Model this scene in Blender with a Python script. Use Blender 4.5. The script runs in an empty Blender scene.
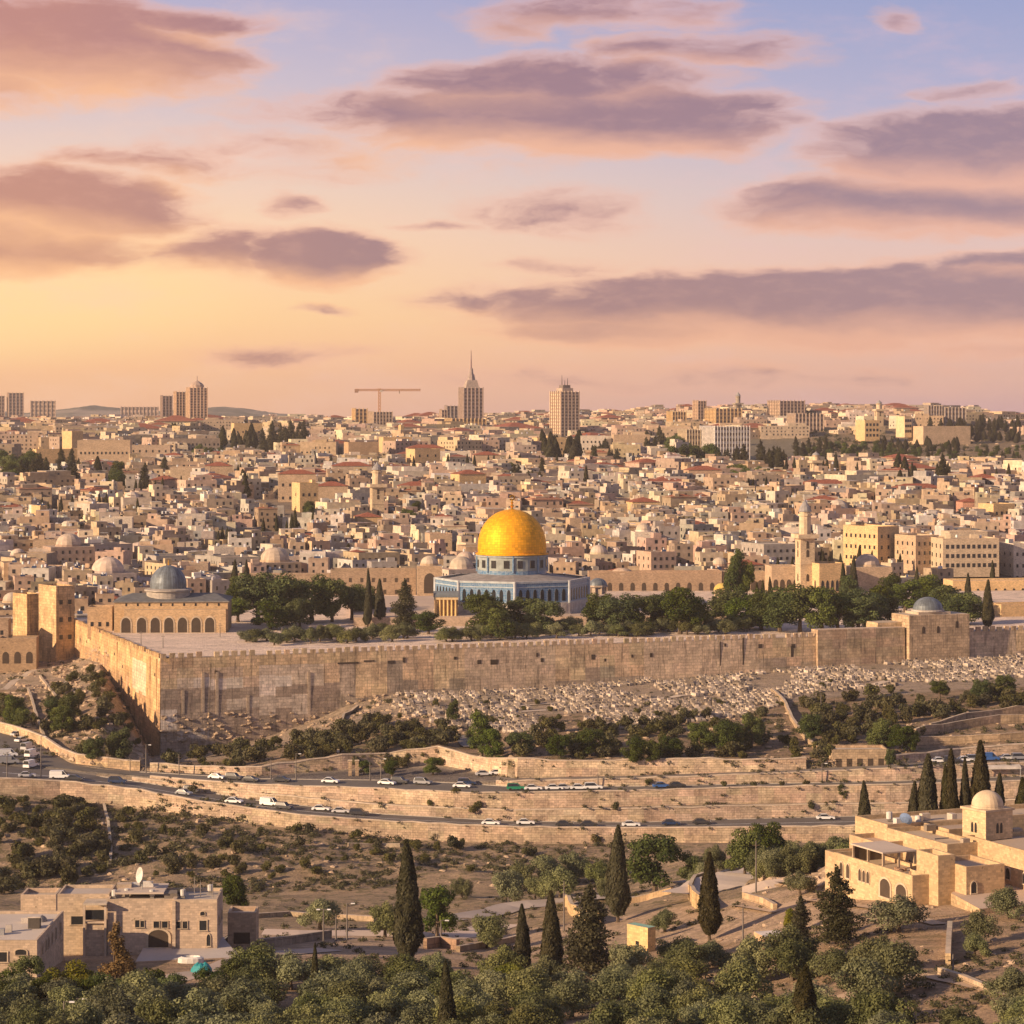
import bpy, math, random
import numpy as np
from mathutils import Vector
SC = bpy.context.scene
COL = SC.collection
random.seed(7); RNG = np.random.default_rng(7)
F = 2583.0; HY = 415.0; CX = 512.0
def srgb(r, g, b):
    f = lambda c: (c/255/12.92 if c/255 <= .04045 else ((c/255+.055)/1.055)**2.4)
    return (f(r), f(g), f(b), 1.0)
# ---------------------------------------------------------------- camera
cam_d = bpy.data.cameras.new('camera'); cam = bpy.data.objects.new('camera', cam_d); COL.objects.link(cam)
cam.location = (0, 0, 0); cam.rotation_euler = (math.radians(90), 0, 0)
cam_d.sensor_width = 36; cam_d.lens = 36*F/1024; cam_d.shift_y = -(512-HY)/1024
cam_d.clip_start = 1; cam_d.clip_end = 60000
SC.camera = cam
SC.render.resolution_x = 1024; SC.render.resolution_y = 1024
# ---------------------------------------------------------------- light and exposure
SUN_DIR = Vector((-0.90, -0.52, 0.37)).normalized()
SUN_STRENGTH = 5.0
SUN_COL = (1.0, 0.70, 0.43)
SKY_NISHITA = 0.012
EXPOSURE = 0.7
sd = bpy.data.lights.new('sun', 'SUN'); sun = bpy.data.objects.new('sun', sd); COL.objects.link(sun)
sd.energy = SUN_STRENGTH; sd.color = SUN_COL; sd.angle = math.radians(0.6)
sun.rotation_euler = SUN_DIR.to_track_quat('Z', 'Y').to_euler(); sun.location = SUN_DIR*500
SC.view_settings.view_transform = 'Standard'; SC.view_settings.look = 'None'
SC.view_settings.exposure = EXPOSURE; SC.view_settings.gamma = 1; SC.view_settings.use_curve_mapping = False
# ---------------------------------------------------------------- node helper
class NT:
    def __init__(s, tree): s.t = tree; s.n = tree.nodes; s.l = tree.links
    def node(s, typ, **kw):
        n = s.n.new(typ)
        for k, v in kw.items():
            if k == 'ins':
                for i, x in v.items():
                    if hasattr(x, 'is_output') or isinstance(x, bpy.types.NodeSocket): s.l.new(x, n.inputs[i])
                    else: n.inputs[i].default_value = x
            else: setattr(n, k, v)
        return n
    def m(s, op, a, b=0.0, c=None, clamp=False):
        ins = {0: a, 1: b}
        if c is not None: ins[2] = c
        n = s.node('ShaderNodeMath', operation=op, ins=ins); n.use_clamp = clamp
        return n.outputs[0]
    def ss(s, x, a, b, to0=0.0, to1=1.0):
        return s.node('ShaderNodeMapRange', interpolation_type='SMOOTHSTEP', ins={0: x, 1: a, 2: b, 3: to0, 4: to1}).outputs[0]
    def lin(s, x, a, b, to0=0.0, to1=1.0):
        return s.node('ShaderNodeMapRange', ins={0: x, 1: a, 2: b, 3: to0, 4: to1}).outputs[0]
    def mix(s, f, a, b, mode='MIX'):
        n = s.node('ShaderNodeMix', data_type='RGBA', blend_type=mode)
        for i, x in ((0, f), (6, a), (7, b)):
            if isinstance(x, bpy.types.NodeSocket): s.l.new(x, n.inputs[i])
            else: n.inputs[i].default_value = x
        return n.outputs[2]
    def noise(s, vec, scale, detail=4, rough=.55, out=0):
        n = s.node('ShaderNodeTexNoise', ins={'Scale': scale, 'Detail': detail, 'Roughness': rough})
        if vec is not None: s.l.new(vec, n.inputs['Vector'])
        return n.outputs[out]
    def ramp(s, x, stops):
        n = s.node('ShaderNodeValToRGB', ins={0: x}); e = n.color_ramp.elements
        while len(e) < len(stops): e.new(0.5)
        for el, (p, c) in zip(e, stops): el.position = p; el.color = c
        return n.outputs[0]
# ---------------------------------------------------------------- sky
W = bpy.data.worlds.new('World'); SC.world = W; W.use_nodes = True
w = NT(W.node_tree); w.n.clear()
tc = w.node('ShaderNodeTexCoord'); sep = w.node('ShaderNodeSeparateXYZ', ins={0: tc.outputs['Generated']})
az = w.m('MULTIPLY', w.m('ARCTAN2', sep.outputs[0], sep.outputs[1]), 25.83)
el = w.m('MULTIPLY', w.m('ARCSINE', sep.outputs[2]), 25.83)
pv = w.node('ShaderNodeCombineXYZ', ins={0: az, 1: w.m('MULTIPLY', el, 2.6), 2: 0.0}).outputs[0]
nz = w.node('ShaderNodeTexNoise', ins={'Scale': .6, 'Detail': 6, 'Roughness': .55}); w.l.new(pv, nz.inputs['Vector'])
nsep = w.node('ShaderNodeSeparateColor', ins={0: nz.outputs['Color']})
azw = w.m('ADD', az, w.m('MULTIPLY', w.m('SUBTRACT', nsep.outputs[0], .5), 1.5))
elw = w.m('ADD', el, w.m('MULTIPLY', w.m('SUBTRACT', nsep.outputs[1], .5), .48))
eln = w.m('DIVIDE', el, 40.6, clamp=True)
S = srgb
left = w.ramp(eln, [(0.0, S(242, 180, 136)), (.012, S(250, 188, 134)), (.025, S(255, 206, 140)), (.045, S(252, 206, 160)), (.062, S(234, 198, 178)), (.08, S(206, 184, 190)), (.104, S(172, 164, 194)), (.35, S(120, 120, 145)), (1.0, S(80, 92, 128))])
glow = None
right = w.ramp(eln, [(0.0, S(200, 154, 156)), (.008, S(216, 164, 150)), (.02, S(228, 172, 150)), (.035, S(224, 178, 165)), (.055, S(200, 176, 182)), (.075, S(170, 162, 190)), (.104, S(140, 146, 188)), (.35, S(114, 116, 145)), (1.0, S(80, 92, 128))])
fx = w.ss(az, -5.5, 5.2)
base = w.mix(fx, left, right)
gx = w.m('DIVIDE', w.m('ADD', az, 5.8), 3.6); gy = w.m('DIVIDE', w.m('SUBTRACT', el, 1.25), .95)
glow = w.ss(w.m('MULTIPLY_ADD', gx, gx, w.m('MULTIPLY', gy, gy)), 1.0, .0)
base = w.mix(w.m('MULTIPLY', glow, .75), base, S(255, 214, 148))
blobs = [  # px, y, half width, half height, weight
 (60, 58, 185, 52, 1.15), (190, 30, 90, 16, .8), (-30, 95, 120, 28, .9), (565, 122, 235, 40, 1.25), (520, 88, 130, 32, 1.0), (620, 84, 120, 20, .7), (600, 20, 130, 20, .5), (700, 58, 120, 18, .5), (520, 30, 50, 20, .35),
 (55, 208, 150, 38, 1.15), (30, 245, 130, 30, 1.0), (325, 256, 84, 30, 1.15), (225, 250, 90, 26, .7), (300, 203, 26, 11, .42), (170, 165, 120, 18, .45),
 (985, 152, 175, 42, 1.2), (925, 205, 185, 36, 1.0), (810, 196, 60, 14, .5), (860, 308, 390, 42, 1.35), (1010, 270, 120, 14, .8), (640, 330, 160, 22, .9), (480, 302, 80, 12, .5), (560, 212, 90, 20, .38), (565, 268, 60, 9, .35),
 (290, 355, 90, 9, .35), (315, 312, 26, 6, .35), (965, 100, 55, 8, .35), (900, 22, 20, 10, .3), (435, 219, 40, 5, .4), (990, 352, 90, 8, .5), (330, 110, 110, 20, .28), (340, 150, 160, 26, .2), (700, 378, 330, 12, .3)]
D = None; D2 = None
for (px, y, rx, ry, wt) in blobs:
    a, e = (px-512)/100, (415-y)/100
    tx = w.m('DIVIDE', w.m('SUBTRACT', azw, a), rx/100); ty = w.m('DIVIDE', w.m('SUBTRACT', elw, e), ry/100)
    r2 = w.m('MULTIPLY_ADD', tx, tx, w.m('MULTIPLY', ty, ty))
    d = w.m('MULTIPLY', w.m('SUBTRACT', 1.25, r2), wt)
    D = d if D is None else w.m('MAXIMUM', D, d)
    if wt >= .45 and rx >= 50:
        ty2 = w.m('ADD', ty, min(.8, 22/ry)); tx2 = w.m('ADD', tx, .08)
        d2 = w.m('MULTIPLY', w.m('SUBTRACT', 1.25, w.m('MULTIPLY_ADD', tx2, tx2, w.m('MULTIPLY', ty2, ty2))), wt); D2 = d2 if D2 is None else w.m('MAXIMUM', D2, d2)
wv = w.node('ShaderNodeCombineXYZ', ins={0: azw, 1: w.m('MULTIPLY', elw, 3.4), 2: 0.0}).outputs[0]
streak = w.noise(wv, .95, 6, .56)
streak2 = w.noise(wv, 3.4, 5, .55)
Dn = w.m('ADD', D, w.m('ADD', w.m('MULTIPLY', w.m('SUBTRACT', streak, .5), 1.7), w.m('MULTIPLY', w.m('SUBTRACT', streak2, .5), .45)))
# thin high cloud everywhere
thin = w.m('MULTIPLY', w.ss(w.noise(pv, .55, 8, .62), .48, .72), .38)
mask = w.m('MULTIPLY', w.ss(Dn, -.3, .8), .93)
core = w.ss(Dn, .1, .85)
lit = w.ss(w.m('ADD', w.m('SUBTRACT', D2, D), w.m('MULTIPLY', w.m('SUBTRACT', streak, .5), .8)), -.55, .75)
edge_c = w.mix(fx, S(238, 172, 142), S(228, 170, 150))
core_l = w.mix(w.ss(az, -5.0, -1.0), S(186, 118, 98), S(146, 98, 108))
core_c = w.mix(w.ss(az, 0.0, 5.0), core_l, S(142, 102, 118))
cloud = w.mix(core, edge_c, core_c)
cloud = w.mix(w.m('MULTIPLY', lit, .88), cloud, w.mix(fx, S(252, 184, 128), S(232, 166, 138)))
cloud = w.mix(w.m('MULTIPLY', w.ss(w.noise(pv, 2.4, 7, .65), .46, .68), .14), cloud, edge_c)
thin_c = w.mix(fx, S(250, 200, 168), S(222, 176, 182))
skyc = w.mix(thin, base, thin_c)
skyc = w.mix(mask, skyc, cloud)
nish = w.node('ShaderNodeTexSky', sky_type='NISHITA'); nish.sun_disc = False
nish.sun_elevation = math.asin(SUN_DIR.z); nish.sun_rotation = math.atan2(SUN_DIR.x, SUN_DIR.y)
nish.altitude = 800; nish.dust_density = 2
bg1 = w.node('ShaderNodeBackground', ins={0: nish.outputs[0], 1: SKY_NISHITA})
bg2 = w.node('ShaderNodeBackground', ins={0: skyc, 1: 0.615})
addn = w.node('ShaderNodeAddShader', ins={0: bg1.outputs[0], 1: bg2.outputs[0]})
wout = w.node('ShaderNodeOutputWorld', ins={0: addn.outputs[0]})

# ---------------------------------------------------------------- materials
MATS = {}
def newmat(name):
    m = bpy.data.materials.new(name); m.use_nodes = True; t = NT(m.node_tree); t.n.clear()
    b = t.node('ShaderNodeBsdfPrincipled'); o = t.node('ShaderNodeOutputMaterial', ins={0: b.outputs[0]})
    b.inputs['Specular IOR Level'].default_value = .2
    MATS[name] = m
    return m, t, b
def geo(t): return t.node('ShaderNodeNewGeometry').outputs['Position']
def colattr(t): return t.node('ShaderNodeVertexColor', layer_name='Col').outputs[0]
def bump(t, h, s, d, b):
    n = t.node('ShaderNodeBump', ins={'Strength': s, 'Distance': d, 'Height': h}); t.l.new(n.outputs[0], b.inputs['Normal'])
# coloured by the mesh's own Col attribute, mottled by noise
def mottled(name, rough=.85, amp=.35, scale=.5, spec=.2, fine=6.0, bmp=.1):
    m, t, b = newmat(name); p = geo(t)
    f = t.m('ADD', t.m('MULTIPLY', t.noise(p, scale, 5), .65), t.m('MULTIPLY', t.noise(p, fine, 3), .35))
    k = t.lin(f, .3, .7, 1-amp, 1+amp)
    c = t.mix(1.0, colattr(t), t.node('ShaderNodeCombineColor', ins={0: k, 1: k, 2: k}).outputs[0], 'MULTIPLY')
    t.l.new(c, b.inputs['Base Color']); b.inputs['Roughness'].default_value = rough; b.inputs['Specular IOR Level'].default_value = spec
    bump(t, f, bmp, .3, b)
    return m
def masonry(name, bw, bh, amp=.3, mortar=.62, streaks=0.0, bmpd=.12):
    m, t, b = newmat(name); p = geo(t)
    uv = t.node('ShaderNodeUVMap').outputs[0]
    br = t.node('ShaderNodeTexBrick', ins={'Vector': uv, 'Color1': (.80, .79, .78, 1), 'Color2': (1.18, 1.15, 1.10, 1), 'Mortar': (mortar,)*3+(1,), 'Scale': 1.0, 'Mortar Size': .035*bh, 'Mortar Smooth': .4, 'Bias': 0.0, 'Brick Width': bw, 'Row Height': bh})
    f = t.m('ADD', t.m('MULTIPLY', t.noise(p, .22, 6, .6), .6), t.m('MULTIPLY', t.noise(p, 2.2, 4, .6), .4))
    k = t.lin(f, .3, .7, 1-amp, 1+amp)
    c = t.mix(1.0, colattr(t), br.outputs[0], 'MULTIPLY')
    c = t.mix(1.0, c, t.node('ShaderNodeCombineColor', ins={0: k, 1: k, 2: k}).outputs[0], 'MULTIPLY')
    if streaks:
        mp = t.node('ShaderNodeMapping', ins={0: p, 3: (.9, .9, .07)})
        s = t.ss(t.noise(mp.outputs[0], 1.6, 5, .65), .5, .72)
        c = t.mix(t.m('MULTIPLY', s, streaks), c, (.07, .055, .042, 1))
        pk = t.ss(t.noise(p, 1.1, 3, .6), .66, .72)
        c = t.mix(t.m('MULTIPLY', pk, .6), c, (.06, .06, .03, 1))
    t.l.new(c, b.inputs['Base Color']); b.inputs['Roughness'].default_value = .9
    h = t.m('ADD', t.node('ShaderNodeSeparateColor', ins={0: br.outputs[0]}).outputs[0], f)
    bump(t, h, .6, bmpd, b)
    return m
mottled('plaster'); mottled('paving', amp=.12, scale=.12, fine=1.5); mottled('rock', amp=.4, scale=.8, bmp=.5)
mottled('metal_paint', rough=.35, amp=.06, spec=.5); mottled('timber', amp=.3); mottled('asphalt', amp=.22, scale=.15, fine=3); mottled('tower_glass', amp=.1)
masonry('ashlar', .7, .36, streaks=.12, mortar=.75, amp=.22); masonry('wall_blocks', 1.5, .95, streaks=.75, amp=.45, mortar=.5, bmpd=.4); masonry('rubble_wall', 1.1, .6, amp=.48, mortar=.5, streaks=.4, bmpd=.4)
masonry('far_facade', 3.2, 3.2, amp=.15, mortar=.5)
m, t, b = newmat('terracotta'); p = geo(t)
wv = t.node('ShaderNodeTexWave', ins={'Scale': 1.6, 'Distortion': .4}); t.l.new(t.node('ShaderNodeUVMap').outputs[0], wv.inputs['Vector'])
t.l.new(t.mix(t.lin(t.m('ADD', t.noise(p, .9, 4), t.m('MULTIPLY', wv.outputs[1], .3)), .3, .9), (.12, .035, .022, 1), (.36, .13, .075, 1)), b.inputs['Base Color'])
b.inputs['Roughness'].default_value = .85
def plain(name, col, rough=.5, metal=0, spec=.4, var=.15, sc=1.0):
    m, t, b = newmat(name); p = geo(t)
    k = t.lin(t.noise(p, sc, 4), .3, .7, 1-var, 1+var)
    t.l.new(t.mix(1.0, col+(1,) if len(col) == 3 else col, t.node('ShaderNodeCombineColor', ins={0: k, 1: k, 2: k}).outputs[0], 'MULTIPLY'), b.inputs['Base Color'])
    b.inputs['Roughness'].default_value = rough; b.inputs['Metallic'].default_value = metal; b.inputs['Specular IOR Level'].default_value = spec
    return m
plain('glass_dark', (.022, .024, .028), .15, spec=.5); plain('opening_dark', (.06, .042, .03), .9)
plain('rubber', (.02, .02, .02), .8); plain('pole_metal', (.16, .14, .13), .5, .3); plain('white_paint', (.75, .75, .74), .5)
plain('bark', (.10, .072, .05), .95, var=.4, sc=4); plain('tarp_teal', (.02, .22, .24), .5); plain('sheet_green', (.20, .34, .28), .5)
plain('solar_glass', (.03, .05, .1), .15, spec=.6); plain('gilt', (.75, .40, .05), .3, .8)
plain('crane_paint', (.42, .20, .08), .6)
# gilded dome: ribbed panels
m, t, b = newmat('gold_plate'); p = geo(t); uv = t.node('ShaderNodeUVMap').outputs[0]
br = t.node('ShaderNodeTexBrick', ins={'Vector': uv, 'Color1': (.78, .76, .74, 1), 'Color2': (1.1, 1.08, 1.02, 1), 'Mortar': (.62, .55, .45, 1), 'Scale': 1.0, 'Mortar Size': .035, 'Mortar Smooth': .3, 'Brick Width': 1.0, 'Row Height': .9}, offset=0.0)
k = t.lin(t.noise(p, .5, 5), .3, .7, .95, 1.05)
c = t.mix(1.0, (.86, .42, .016, 1), br.outputs[0], 'MULTIPLY'); c = t.mix(1.0, c, t.node('ShaderNodeCombineColor', ins={0: k, 1: k, 2: k}).outputs[0], 'MULTIPLY')
t.l.new(c, b.inputs['Base Color']); b.inputs['Metallic'].default_value = .35; b.inputs['Roughness'].default_value = .6
bump(t, t.node('ShaderNodeSeparateColor', ins={0: br.outputs[0]}).outputs[0], .6, .15, b)
# lead dome
m, t, b = newmat('lead_sheet'); p = geo(t); uv = t.node('ShaderNodeUVMap').outputs[0]
br = t.node('ShaderNodeTexBrick', ins={'Vector': uv, 'Color1': (.75, .75, .75, 1), 'Color2': (1.15, 1.15, 1.15, 1), 'Mortar': (.5, .5, .5, 1), 'Scale': 1.0, 'Mortar Size': .06, 'Brick Width': .9, 'Row Height': 9.0}, offset=0.0)
k = t.lin(t.noise(p, .6, 5), .3, .7, .7, 1.3)
c = t.mix(1.0, (.15, .175, .20, 1), br.outputs[0], 'MULTIPLY'); c = t.mix(1.0, c, t.node('ShaderNodeCombineColor', ins={0: k, 1: k, 2: k}).outputs[0], 'MULTIPLY')
t.l.new(c, b.inputs['Base Color']); b.inputs['Metallic'].default_value = .2; b.inputs['Roughness'].default_value = .5
# glazed blue tiles
m, t, b = newmat('blue_tile'); p = geo(t); uv = t.node('ShaderNodeUVMap').outputs[0]
vo = t.node('ShaderNodeTexVoronoi', ins={'Scale': 1.3}); t.l.new(uv, vo.inputs['Vector'])
br = t.node('ShaderNodeTexBrick', ins={'Vector': uv, 'Color1': (.045, .13, .26, 1), 'Color2': (.09, .21, .33, 1), 'Mortar': (.22, .28, .36, 1), 'Scale': 1.0, 'Mortar Size': .06, 'Brick Width': .8, 'Row Height': .8}, offset=0.0)
c = t.mix(t.ss(t.noise(p, 1.4, 4, .7), .45, .62), br.outputs[0], (.20, .28, .38, 1))
c = t.mix(t.m('MULTIPLY', t.ss(vo.outputs[0], .5, .2), .5), c, (.05, .12, .26, 1))
t.l.new(c, b.inputs['Base Color']); b.inputs['Roughness'].default_value = .3; b.inputs['Specular IOR Level'].default_value = .5
# marble
m, t, b = newmat('marble'); p = geo(t)
t.l.new(t.mix(t.ss(t.noise(p, .5, 6, .7), .4, .65), (.50, .45, .40, 1), (.33, .29, .26, 1)), b.inputs['Base Color']); b.inputs['Roughness'].default_value = .5
# leaves
def leafmat(name, c1, c2, v0=.62, v1=1.4):
    m, t, b = newmat(name)
    oi = t.node('ShaderNodeObjectInfo').outputs['Random']
    a = t.node('ShaderNodeSeparateColor', ins={0: colattr(t)}).outputs[0]
    c = t.mix(a, c1+(1,), c2+(1,))
    hsv = t.node('ShaderNodeHueSaturation', ins={0: t.lin(oi, 0, 1, .485, .515), 1: t.lin(t.m('FRACT', t.m('MULTIPLY', oi, 7.3)), 0, 1, 1.15, .75), 2: t.lin(t.m('FRACT', t.m('MULTIPLY', oi, 3.7)), 0, 1, v0, v1), 4: c})
    t.l.new(hsv.outputs[0], b.inputs['Base Color']); b.inputs['Roughness'].default_value = .6
    tr = t.node('ShaderNodeBsdfTranslucent', ins={0: hsv.outputs[0]})
    mx = t.node('ShaderNodeMixShader', ins={0: .25, 1: b.outputs[0], 2: tr.outputs[0]})
    out = [n for n in t.n if n.type == 'OUTPUT_MATERIAL'][0]; t.l.new(mx.outputs[0], out.inputs[0])
leafmat('leaf_olive', (.066, .078, .034), (.24, .245, .10)); leafmat('leaf_pine', (.03, .048, .012), (.12, .145, .022))
leafmat('leaf_cypress', (.028, .028, .011), (.080, .070, .026), .75, 1.15); leafmat('leaf_bright', (.11, .13, .012), (.26, .25, .02))
leafmat('leaf_autumn', (.09, .062, .03), (.20, .135, .06)); leafmat('leaf_shrub', (.05, .052, .020), (.13, .115, .042), .65, 1.25)
# ground
m, t, b = newmat('ground_earth'); p = geo(t)
n1 = t.noise(p, .035, 6, .6); n2 = t.noise(p, .35, 6, .65); n3 = t.noise(p, 2.2, 5, .7)
st = t.noise(t.node('ShaderNodeMapping', ins={0: p, 3: (.05, .30, 1.6)}).outputs[0], 1.0, 6, .65)
k = t.lin(t.m('ADD', t.m('MULTIPLY', n2, .25), t.m('ADD', t.m('MULTIPLY', n3, .4), t.m('MULTIPLY', st, .35))), .36, .64, .38, 1.55)
sepc = t.node('ShaderNodeSeparateColor', ins={0: colattr(t)})
c = t.mix(1.0, colattr(t), t.node('ShaderNodeCombineColor', ins={0: k, 1: k, 2: k}).outputs[0], 'MULTIPLY')
scrub = t.m('MULTIPLY', t.ss(n2, .50, .60), t.node('ShaderNodeVertexColor', layer_name='Mask').outputs[0])
c = t.mix(scrub, c, t.mix(n3, (.035, .04, .015, 1), (.11, .10, .04, 1)))
t.l.new(c, b.inputs['Base Color']); b.inputs['Roughness'].default_value = .95
bump(t, t.m('ADD', n3, n2), .7, .6, b)
m, t, b = newmat('far_hill'); p = geo(t)
c = t.mix(t.ss(t.noise(p, .004, 8, .7), .45, .6), (.13, .12, .09, 1), (.30, .25, .2, 1))
t.l.new(c, b.inputs['Base Color']); b.inputs['Roughness'].default_value = .95

# ---------------------------------------------------------------- mesh builder
class MB:
    def __init__(s): s.v = []; s.f = []; s.u = []; s.c = []; s.m = []; s.mats = []
    def mi(s, mat):
        if mat not in s.mats: s.mats.append(mat)
        return s.mats.index(mat)
    def face(s, pts, col, mat, uv=None):
        i = len(s.v); s.v.extend(pts); s.f.append(tuple(range(i, i+len(pts))))
        if uv is None:
            a = Vector(pts[1])-Vector(pts[0]); n = a.cross(Vector(pts[2])-Vector(pts[1]))
            if abs(n.z) > .8*n.length: uv = [(q[0], q[1]) for q in pts]
            else:
                h = Vector((-n.y, n.x, 0)); h = h.normalized() if h.length > 1e-9 else Vector((1, 0, 0))
                uv = [(q[0]*h.x+q[1]*h.y, q[2]) for q in pts]
        s.u.extend(uv); s.c.append(col); s.m.append(s.mi(mat))
    def box(s, c, d, rz=0, col=(.4, .33, .26), mat='plaster', top=None, topmat=None, bottom=False, taper=1.0):
        x, y, z = c; hx, hy = d[0]/2, d[1]/2; cs, sn = math.cos(rz), math.sin(rz)
        def P(a, b, zz): return (x+a*cs-b*sn, y+a*sn+b*cs, zz)
        lo = [P(a*hx, b*hy, z) for a, b in ((-1, -1), (1, -1), (1, 1), (-1, 1))]
        hi = [P(a*hx*taper, b*hy*taper, z+d[2]) for a, b in ((-1, -1), (1, -1), (1, 1), (-1, 1))]
        for i in range(4):
            j = (i+1) % 4; L = d[0] if i % 2 == 0 else d[1]
            s.face([lo[i], lo[j], hi[j], hi[i]], col, mat, [(0, 0), (L, 0), (L, d[2]), (0, d[2])])
        s.face(hi, top or col, topmat or mat)
        if bottom: s.face(lo[::-1], col, mat)
    def prism(s, poly, z0, z1, col, mat, top=None, topmat=None, cap=True):
        n = len(poly); L = 0
        for i in range(n):
            a, b = poly[i], poly[(i+1) % n]; dl = math.hypot(b[0]-a[0], b[1]-a[1])
            s.face([(a[0], a[1], z0), (b[0], b[1], z0), (b[0], b[1], z1), (a[0], a[1], z1)], col, mat, [(L, 0), (L+dl, 0), (L+dl, z1-z0), (L, z1-z0)]); L += dl
        if cap: s.face([(a[0], a[1], z1) for a in poly], top or col, topmat or mat)
    def lathe(s, prof, seg, c=(0, 0, 0), col=(.4, .33, .26), mat='plaster', ph=0, uvw=None):
        L = 0
        for (r0, z0), (r1, z1) in zip(prof, prof[1:]):
            dl = math.hypot(r1-r0, z1-z0)
            for i in range(seg):
                a0, a1 = ph+2*math.pi*i/seg, ph+2*math.pi*(i+1)/seg
                q = [(c[0]+r*math.cos(a), c[1]+r*math.sin(a), c[2]+z) for r, a, z in ((r0, a0, z0), (r0, a1, z0), (r1, a1, z1), (r1, a0, z1))]
                k = uvw or 1.0
                uv = [(i*k, L), ((i+1)*k, L), ((i+1)*k, L+dl), (i*k, L+dl)]
                if r1 < 1e-4: q = q[:3]; uv = uv[:3]
                s.face(q, col, mat, uv)
            L += dl
    def build(s, name, parent=None, loc=(0, 0, 0), rz=0, smooth=False):
        me = s.mesh(name, smooth); o = bpy.data.objects.new(name, me); COL.objects.link(o)
        o.location = loc; o.rotation_euler = (0, 0, rz); o.parent = parent
        return o
    def mesh(s, name, smooth=False):
        me = bpy.data.meshes.new(name); me.from_pydata([tuple(q) for q in s.v], [], s.f)
        for mt in s.mats: me.materials.append(MATS[mt])
        me.polygons.foreach_set('material_index', s.m)
        uvl = me.uv_layers.new(name='UVMap'); uvl.data.foreach_set('uv', [x for q in s.u for x in q])
        ca = me.color_attributes.new('Col', 'FLOAT_COLOR', 'CORNER')
        arr = []
        for f, c in zip(s.f, s.c): arr.extend((c[0], c[1], c[2], 1.0)*len(f))
        ca.data.foreach_set('color', arr)
        if smooth:
            import bmesh
            bm = bmesh.new(); bm.from_mesh(me); bmesh.ops.remove_doubles(bm, verts=bm.verts, dist=.002)
            bm.to_mesh(me); bm.free(); me.shade_smooth()
        me.update(); return me
def mobj(name, me, parent=None, loc=(0, 0, 0), rz=0, sc=None):
    o = bpy.data.objects.new(name, me); COL.objects.link(o); o.parent = parent; o.location = loc; o.rotation_euler = (0, 0, rz)
    if sc: o.scale = sc
    return o
def empty(name, loc, rz=0, sc=1):
    o = bpy.data.objects.new(name, None); COL.objects.link(o); o.location = loc; o.rotation_euler = (0, 0, rz); o.scale = (sc,)*3 if not isinstance(sc, tuple) else sc
    return o
def tag(o, label=None, cat=None, group=None, kind=None):
    for k, v in (('label', label), ('category', cat), ('group', group), ('kind', kind)):
        if v: o[k] = v
    return o
KIDS = {}
def copy_tree(o, parent=None):
    c = o.copy(); COL.objects.link(c); c.parent = parent
    for ch in list(o.children): copy_tree(ch, c)
    return c
def jit(c, a=.12):
    k = 1+random.uniform(-a, a); return tuple(x*k*(1+random.uniform(-a, a)*.25) for x in c[:3])
# auto labels -------------------------------------------------
QUEUE = []
def queue(o, desc, cat, px, y, group=None): QUEUE.append((o, desc, cat, px, y, group))
def project(p): return CX+p[0]/p[1]*F, HY-p[2]/p[1]*F

# ---------------------------------------------------------------- terrain
PX = np.arange(-420, 1445, 4.0)
def L(ys, zs=None, Ys=None):
    y = np.interp(PX, [a for a, _ in ys], [b for _, b in ys])
    if zs is not None:
        z = np.interp(PX, [a for a, _ in zs], [b for _, b in zs]); return [F*z/(HY-y), z]
    if callable(Ys): Y = Ys(PX)
    else: Y = np.interp(PX, [a for a, _ in Ys], [b for _, b in Ys])
    return [Y, -(y-HY)*Y/F]
def LY(Y, z):
    Y = np.interp(PX, [a for a, _ in Y], [b for _, b in Y]) if isinstance(Y, list) else np.full(len(PX), float(Y))
    z = np.interp(PX, [a for a, _ in z], [b for _, b in z]) if isinstance(z, list) else np.full(len(PX), float(z))
    return [Y, z]
EW0, EW1 = np.array((-104., 764.)), np.array((170., 865.))     # long wall
SW1 = np.array((-154., 903.))                                  # far end of the side wall
def line_Y(a, b, px):
    k = (px-CX)/F; d = b-a; t = (k*a[1]-a[0])/(d[0]-k*d[1]); return a[1]+d[1]*t
def wallY(px):
    e = line_Y(EW0, EW1, px); s = line_Y(EW0, SW1, px)
    c0 = CX+F*EW0[0]/EW0[1]; c1 = CX+F*SW1[0]/SW1[1]
    r = np.where(px >= c0, e, np.where(px >= c1, s, 903-(c1-px)*.0))
    return r
lines = []
lines.append(('near', LY(60, -30)))
lines.append(('near', LY(190, -56)))
lines.append(('grove', L([(0, 1024), (1024, 1024)], [(0, -76), (256, -76), (512, -75), (768, -73), (900, -70), (1024, -68)])))
lines.append(('grove', L([(0, 960), (230, 955), (512, 960), (700, 945), (820, 930), (880, 918), (1024, 905)], [(0, -83), (230, -82.5), (512, -88), (700, -82), (820, -76), (880, -74), (1024, -72.5)])))
lines.append(('yard', L([(0, 915), (230, 925), (512, 930), (620, 915), (700, 903), (780, 890), (880, 872), (1024, 868)], [(0, -92), (230, -94), (512, -94), (620, -90), (700, -84), (780, -79), (880, -76), (1024, -75)])))
lines.append(('gully', L([(0, 885), (230, 895), (512, 893), (620, 880), (700, 870), (780, 860), (880, 852), (1024, 846)], [(0, -106), (230, -105), (512, -103), (620, -102), (700, -97), (780, -94), (880, -92), (1024, -91)])))
r1z = [(0, -93), (128, -95.5), (256, -98.5), (384, -100), (512, -100.7), (640, -100.9), (768, -100.5), (896, -100), (1024, -99.5)]
S2 = L([(0, 780), (60, 783), (128, 790), (200, 803), (256, 811), (300, 817), (384, 823), (512, 829), (640, 830), (768, 829), (896, 827), (1024, 826)], r1z)
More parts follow.
